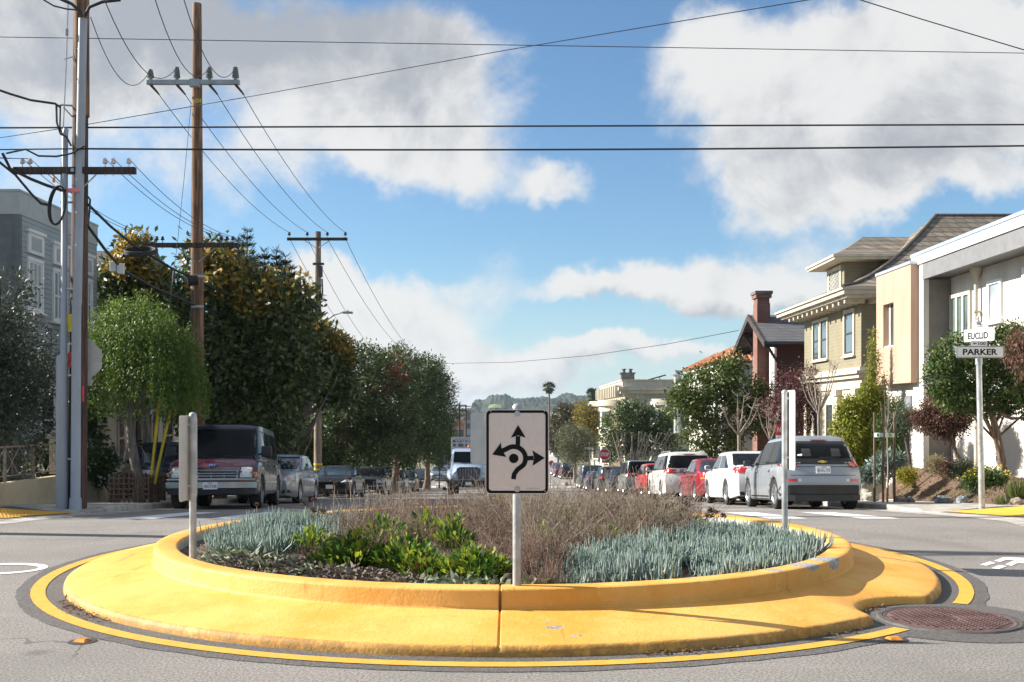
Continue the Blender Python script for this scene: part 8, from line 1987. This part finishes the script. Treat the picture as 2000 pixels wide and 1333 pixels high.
# leafy sorrel clumps
def sorrel(px, py, Y, r, h, n, label, red=0.):
    n = int(n * 2.8)
    x = PX(px, Y); z = zbed(x, Y); t_ = thing('leafy_plant', label, 'plant', (x, Y, z), group='leafy green plants')
    a = rng.uniform(0, 6.28, n); rad = rng.random(n) ** .6; lean = rad * .75; st = np.stack([x + np.cos(a) * rad * r * .35, Y + np.sin(a) * rad * r * .35, np.full(n, z)], 1)
    hh = h * (1.05 - .65 * rad) * rng.uniform(.6, 1.1, n); p = st + np.stack([np.cos(a) * rad * r * .65, np.sin(a) * rad * r * .65, hh * .82], 1)
    V0, F0 = sticks(st, p, .004, .003); ax = np.stack([np.cos(a) * lean, np.sin(a) * lean, np.full(n, .9)], 1) + rng.normal(size=(n, 3)) * .22
    nr = np.stack([-np.cos(a), -np.sin(a), np.full(n, .6)], 1) + rng.normal(size=(n, 3)) * .45
    # broad wavy blades, six points each
    d = unit(ax); s_ = unit(np.cross(d, nr)); nn = np.cross(s_, d); L = (rng.uniform(.03, .092, n) * (h / .32) ** .5)[:, None]; W_ = L * rng.uniform(.28, .5, n)[:, None]
    w1, w2 = rng.normal(0, .05, (n, 1)) * L * 2, rng.normal(0, .06, (n, 1)) * L * 2
    pts = [p, p + d * L * .28 + s_ * W_ * .42 + nn * (.06 * L + w1), p + d * L * .68 + s_ * W_ * .48 + nn * (.05 * L + w2), p + d * L - nn * L * .12, p + d * L * .68 - s_ * W_ * .48 + nn * (.05 * L - w1), p + d * L * .28 - s_ * W_ * .42 + nn * (.06 * L - w2), p + d * L * .3, p + d * L * .68]
    V = np.stack(pts, 1).reshape(-1, 3); b_ = np.arange(n)[:, None] * 8
    F = np.concatenate([b_ + np.array([[0, 6, 1, 1]]), b_ + np.array([[1, 6, 7, 2]]), b_ + np.array([[2, 7, 3, 3]]), b_ + np.array([[3, 7, 4, 4]]), b_ + np.array([[4, 7, 6, 5]]), b_ + np.array([[5, 6, 0, 0]])])
    quads = F[[len(b_) + i for i in range(len(b_))] + [4 * len(b_) + i for i in range(len(b_))]]
    tris = np.concatenate([F[i * len(b_):(i + 1) * len(b_)][:, :3] for i in (0, 2, 3, 5)])
    me = bpy.data.meshes.new('leaves'); me.from_pydata(V.tolist(), [], quads.tolist() + tris.tolist())
    rn = np.clip(rng.random(n), 0, 1); at = me.attributes.new('rnd', 'FLOAT', 'FACE'); at.data.foreach_set('value', np.tile(rn, 6).astype(np.float32)); me.polygons.foreach_set('use_smooth', [True] * len(me.polygons))
    o = bpy.data.objects.new('leaves', me); COL.objects.link(o); setmat(o, 'red_sorrel' if red else 'sorrel_leaf'); pinv(o, t_)
    np_mesh('stems', V0, F0, 'sorrel_leaf', t_, rng.random(len(F0)))
for a in ((610, 1060, 9.8, .22, .26, 40, 'thin leafy green clump behind the dead leaves, right of the left succulents'), (745, 1040, 10.0, .24, .34, 45, 'loose yellow green clump standing in the dry brush left of centre'), (830, 1035, 10.2, .2, .34, 36, 'loose leafy stems in the dry brush behind the centre clumps'), (1060, 1050, 9.6, .18, .26, 34, 'yellow green leaves in the straw right of the arrow sign post'), (1330, 1020, 11.4, .26, .24, 44, 'dull green leaves under the dark seed heads at the right rear'), (690, 1090, 8.75, .30, .34, 95, 'upright leafy green clump, leftmost, at the edge of the succulents'), (640, 1095, 8.9, .2, .2, 45, 'low leafy green clump beside the leftmost tall one'), (795, 1090, 8.6, .28, .32, 90, 'leafy green clump midway between the left clump and the arrow sign'), (885, 1070, 9.3, .18, .44, 45, 'tall narrow green clump with large leaves behind the others'), (840, 1100, 8.35, .26, .24, 80, 'low leafy clump with yellowing leaves at the front centre'),
          (925, 1100, 8.2, .30, .32, 110, 'full leafy green clump just left of the arrow sign post'), (750, 1110, 8.9, .2, .2, 40, 'dark low leafy plant behind the centre clumps'), (965, 1095, 8.35, .16, .2, 40, 'small yellow green clump nearest the arrow sign post'), (1110, 1020, 10.9, .2, .3, 40, 'yellow green leaves poking through straw right of the sign'), (1230, 1020, 11.0, .3, .25, 60, 'leafy green clump at the right rear of the bed'), (1180, 1090, 9.9, .25, .2, 50, 'low green leaves between the straw and the right succulents')):
    sorrel(*a)
sorrel(835, 1085, 8.3, .16, .2, 26, 'reddish leaves among the green clump at the front centre', 1.)
# lamb's ear and dead litter along the front left
def rosette(px, Y, r, n, mat, label, h=.10, Ls=.10):
    x = PX(px, Y); z = zbed(x, Y); a = rng.uniform(0, 6.28, n); rad = np.sqrt(rng.random(n)); p = np.stack([x + np.cos(a) * rad * r, Y + np.sin(a) * rad * r * .6, z + rng.uniform(0, h, n) * (1 - rad * .6)], 1)
    V, F = leaf_quads(p, np.stack([np.cos(a), np.sin(a) * .9, rng.uniform(-.1, .9, n)], 1) + rng.normal(size=(n, 3)) * .4, rng.normal(size=(n, 3)) * .5 + [[0, 0, 1]], Ls * rng.uniform(.6, 1.2, n), Ls * .42 * rng.uniform(.7, 1.2, n), .5)
    keep = [inbed(v[0], v[1], .03) for v in p]; o = np_mesh('low_plant', V, F, mat, rnd=rng.random(n)); tag(o, label, 'plant', 'low grey plants')
for a in ((820, 7.95, .22, 120, 'lamb_leaf', 'grey green woolly-leaved plant at the front edge, left of centre'), (900, 7.85, .26, 160, 'lamb_leaf', 'grey green woolly-leaved plant hugging the kerb in front of the leafy clumps'), (975, 7.80, .20, 120, 'lamb_leaf', 'grey green woolly-leaved plant right at the arrow sign post'), (1045, 7.75, .12, 60, 'lamb_leaf', 'small grey green rosette just right of the arrow sign post'),
          (480, 9.2, .34, 150, 'lamb_leaf', 'grey green leaves below the left succulents'), (560, 8.9, .34, 150, 'lamb_leaf', 'mixed green and dead leaves left of the leafy clumps'), (620, 8.6, .26, 110, 'lamb_leaf', 'sparse grey green leaves in the dead litter at front left'), (1545, 10.2, .2, 70, 'lamb_leaf', 'grey green leaves at the far right end of the bed'), (1500, 9.9, .16, 60, 'lamb_leaf', 'small grey green leaves before the right post'), (440, 9.6, .2, 80, 'lamb_leaf', 'grey green leaves beside the left sign post')):
    rosette(*a)
for a in ((690, 8.3, .36, 520, 'dried_leaf', 'heaped mat of curled dead leaves at the front left of the bed'), (600, 8.65, .28, 380, 'dried_leaf', 'dead curled leaves below the left leafy clump'), (500, 8.95, .36, 380, 'dried_leaf', 'dead brown leaves near the left sign post'), (780, 8.0, .24, 260, 'dried_leaf', 'dead leaf mat between the front woolly plants')):
    rosette(*a, h=.13, Ls=.06)
# bark chips
n = 4200; pts = scatter(n, lambda x, y: y < 10.6 and x < .3); V, F = leaf_quads(pts + [[0, 0, .012]], rng.normal(size=(n, 3)) * [[1, 1, .3]], rng.normal(size=(n, 3)) * .5 + [[0, 0, 1]], rng.uniform(.02, .055, n), rng.uniform(.008, .02, n), .1)
struct(np_mesh('bark_mulch', V, F, 'dried_leaf', rnd=rng.random(n)), 'stuff')
b = lumpy((1.55, 11.9, .42), (.34, .3, .14), 6); tree('shrub', 'low moss green shrub at the right rear of the planted bed', 'shrub', (1.55, 11.9, .3), (1.55, 11.9, .35), b, 3600, .05, .012, 'hedge_leaf', trunk=False, clump=14, sd=.05)

# ------------------------------------------------------------------ thin air towards the hills
m, t = newmat('haze_air')
pv = t.n('ShaderNodeVolumePrincipled', {'Color': (.70, .83, .97, 1), 'Density': .00011, 'Anisotropy': .2})
t.n('ShaderNodeOutputMaterial', {'Volume': pv})
mb = MB(); mb.b2(-3600, 3600, -420, 4600, -11, 75)
o = struct(mb.build('haze', 'haze_air'), 'stuff')
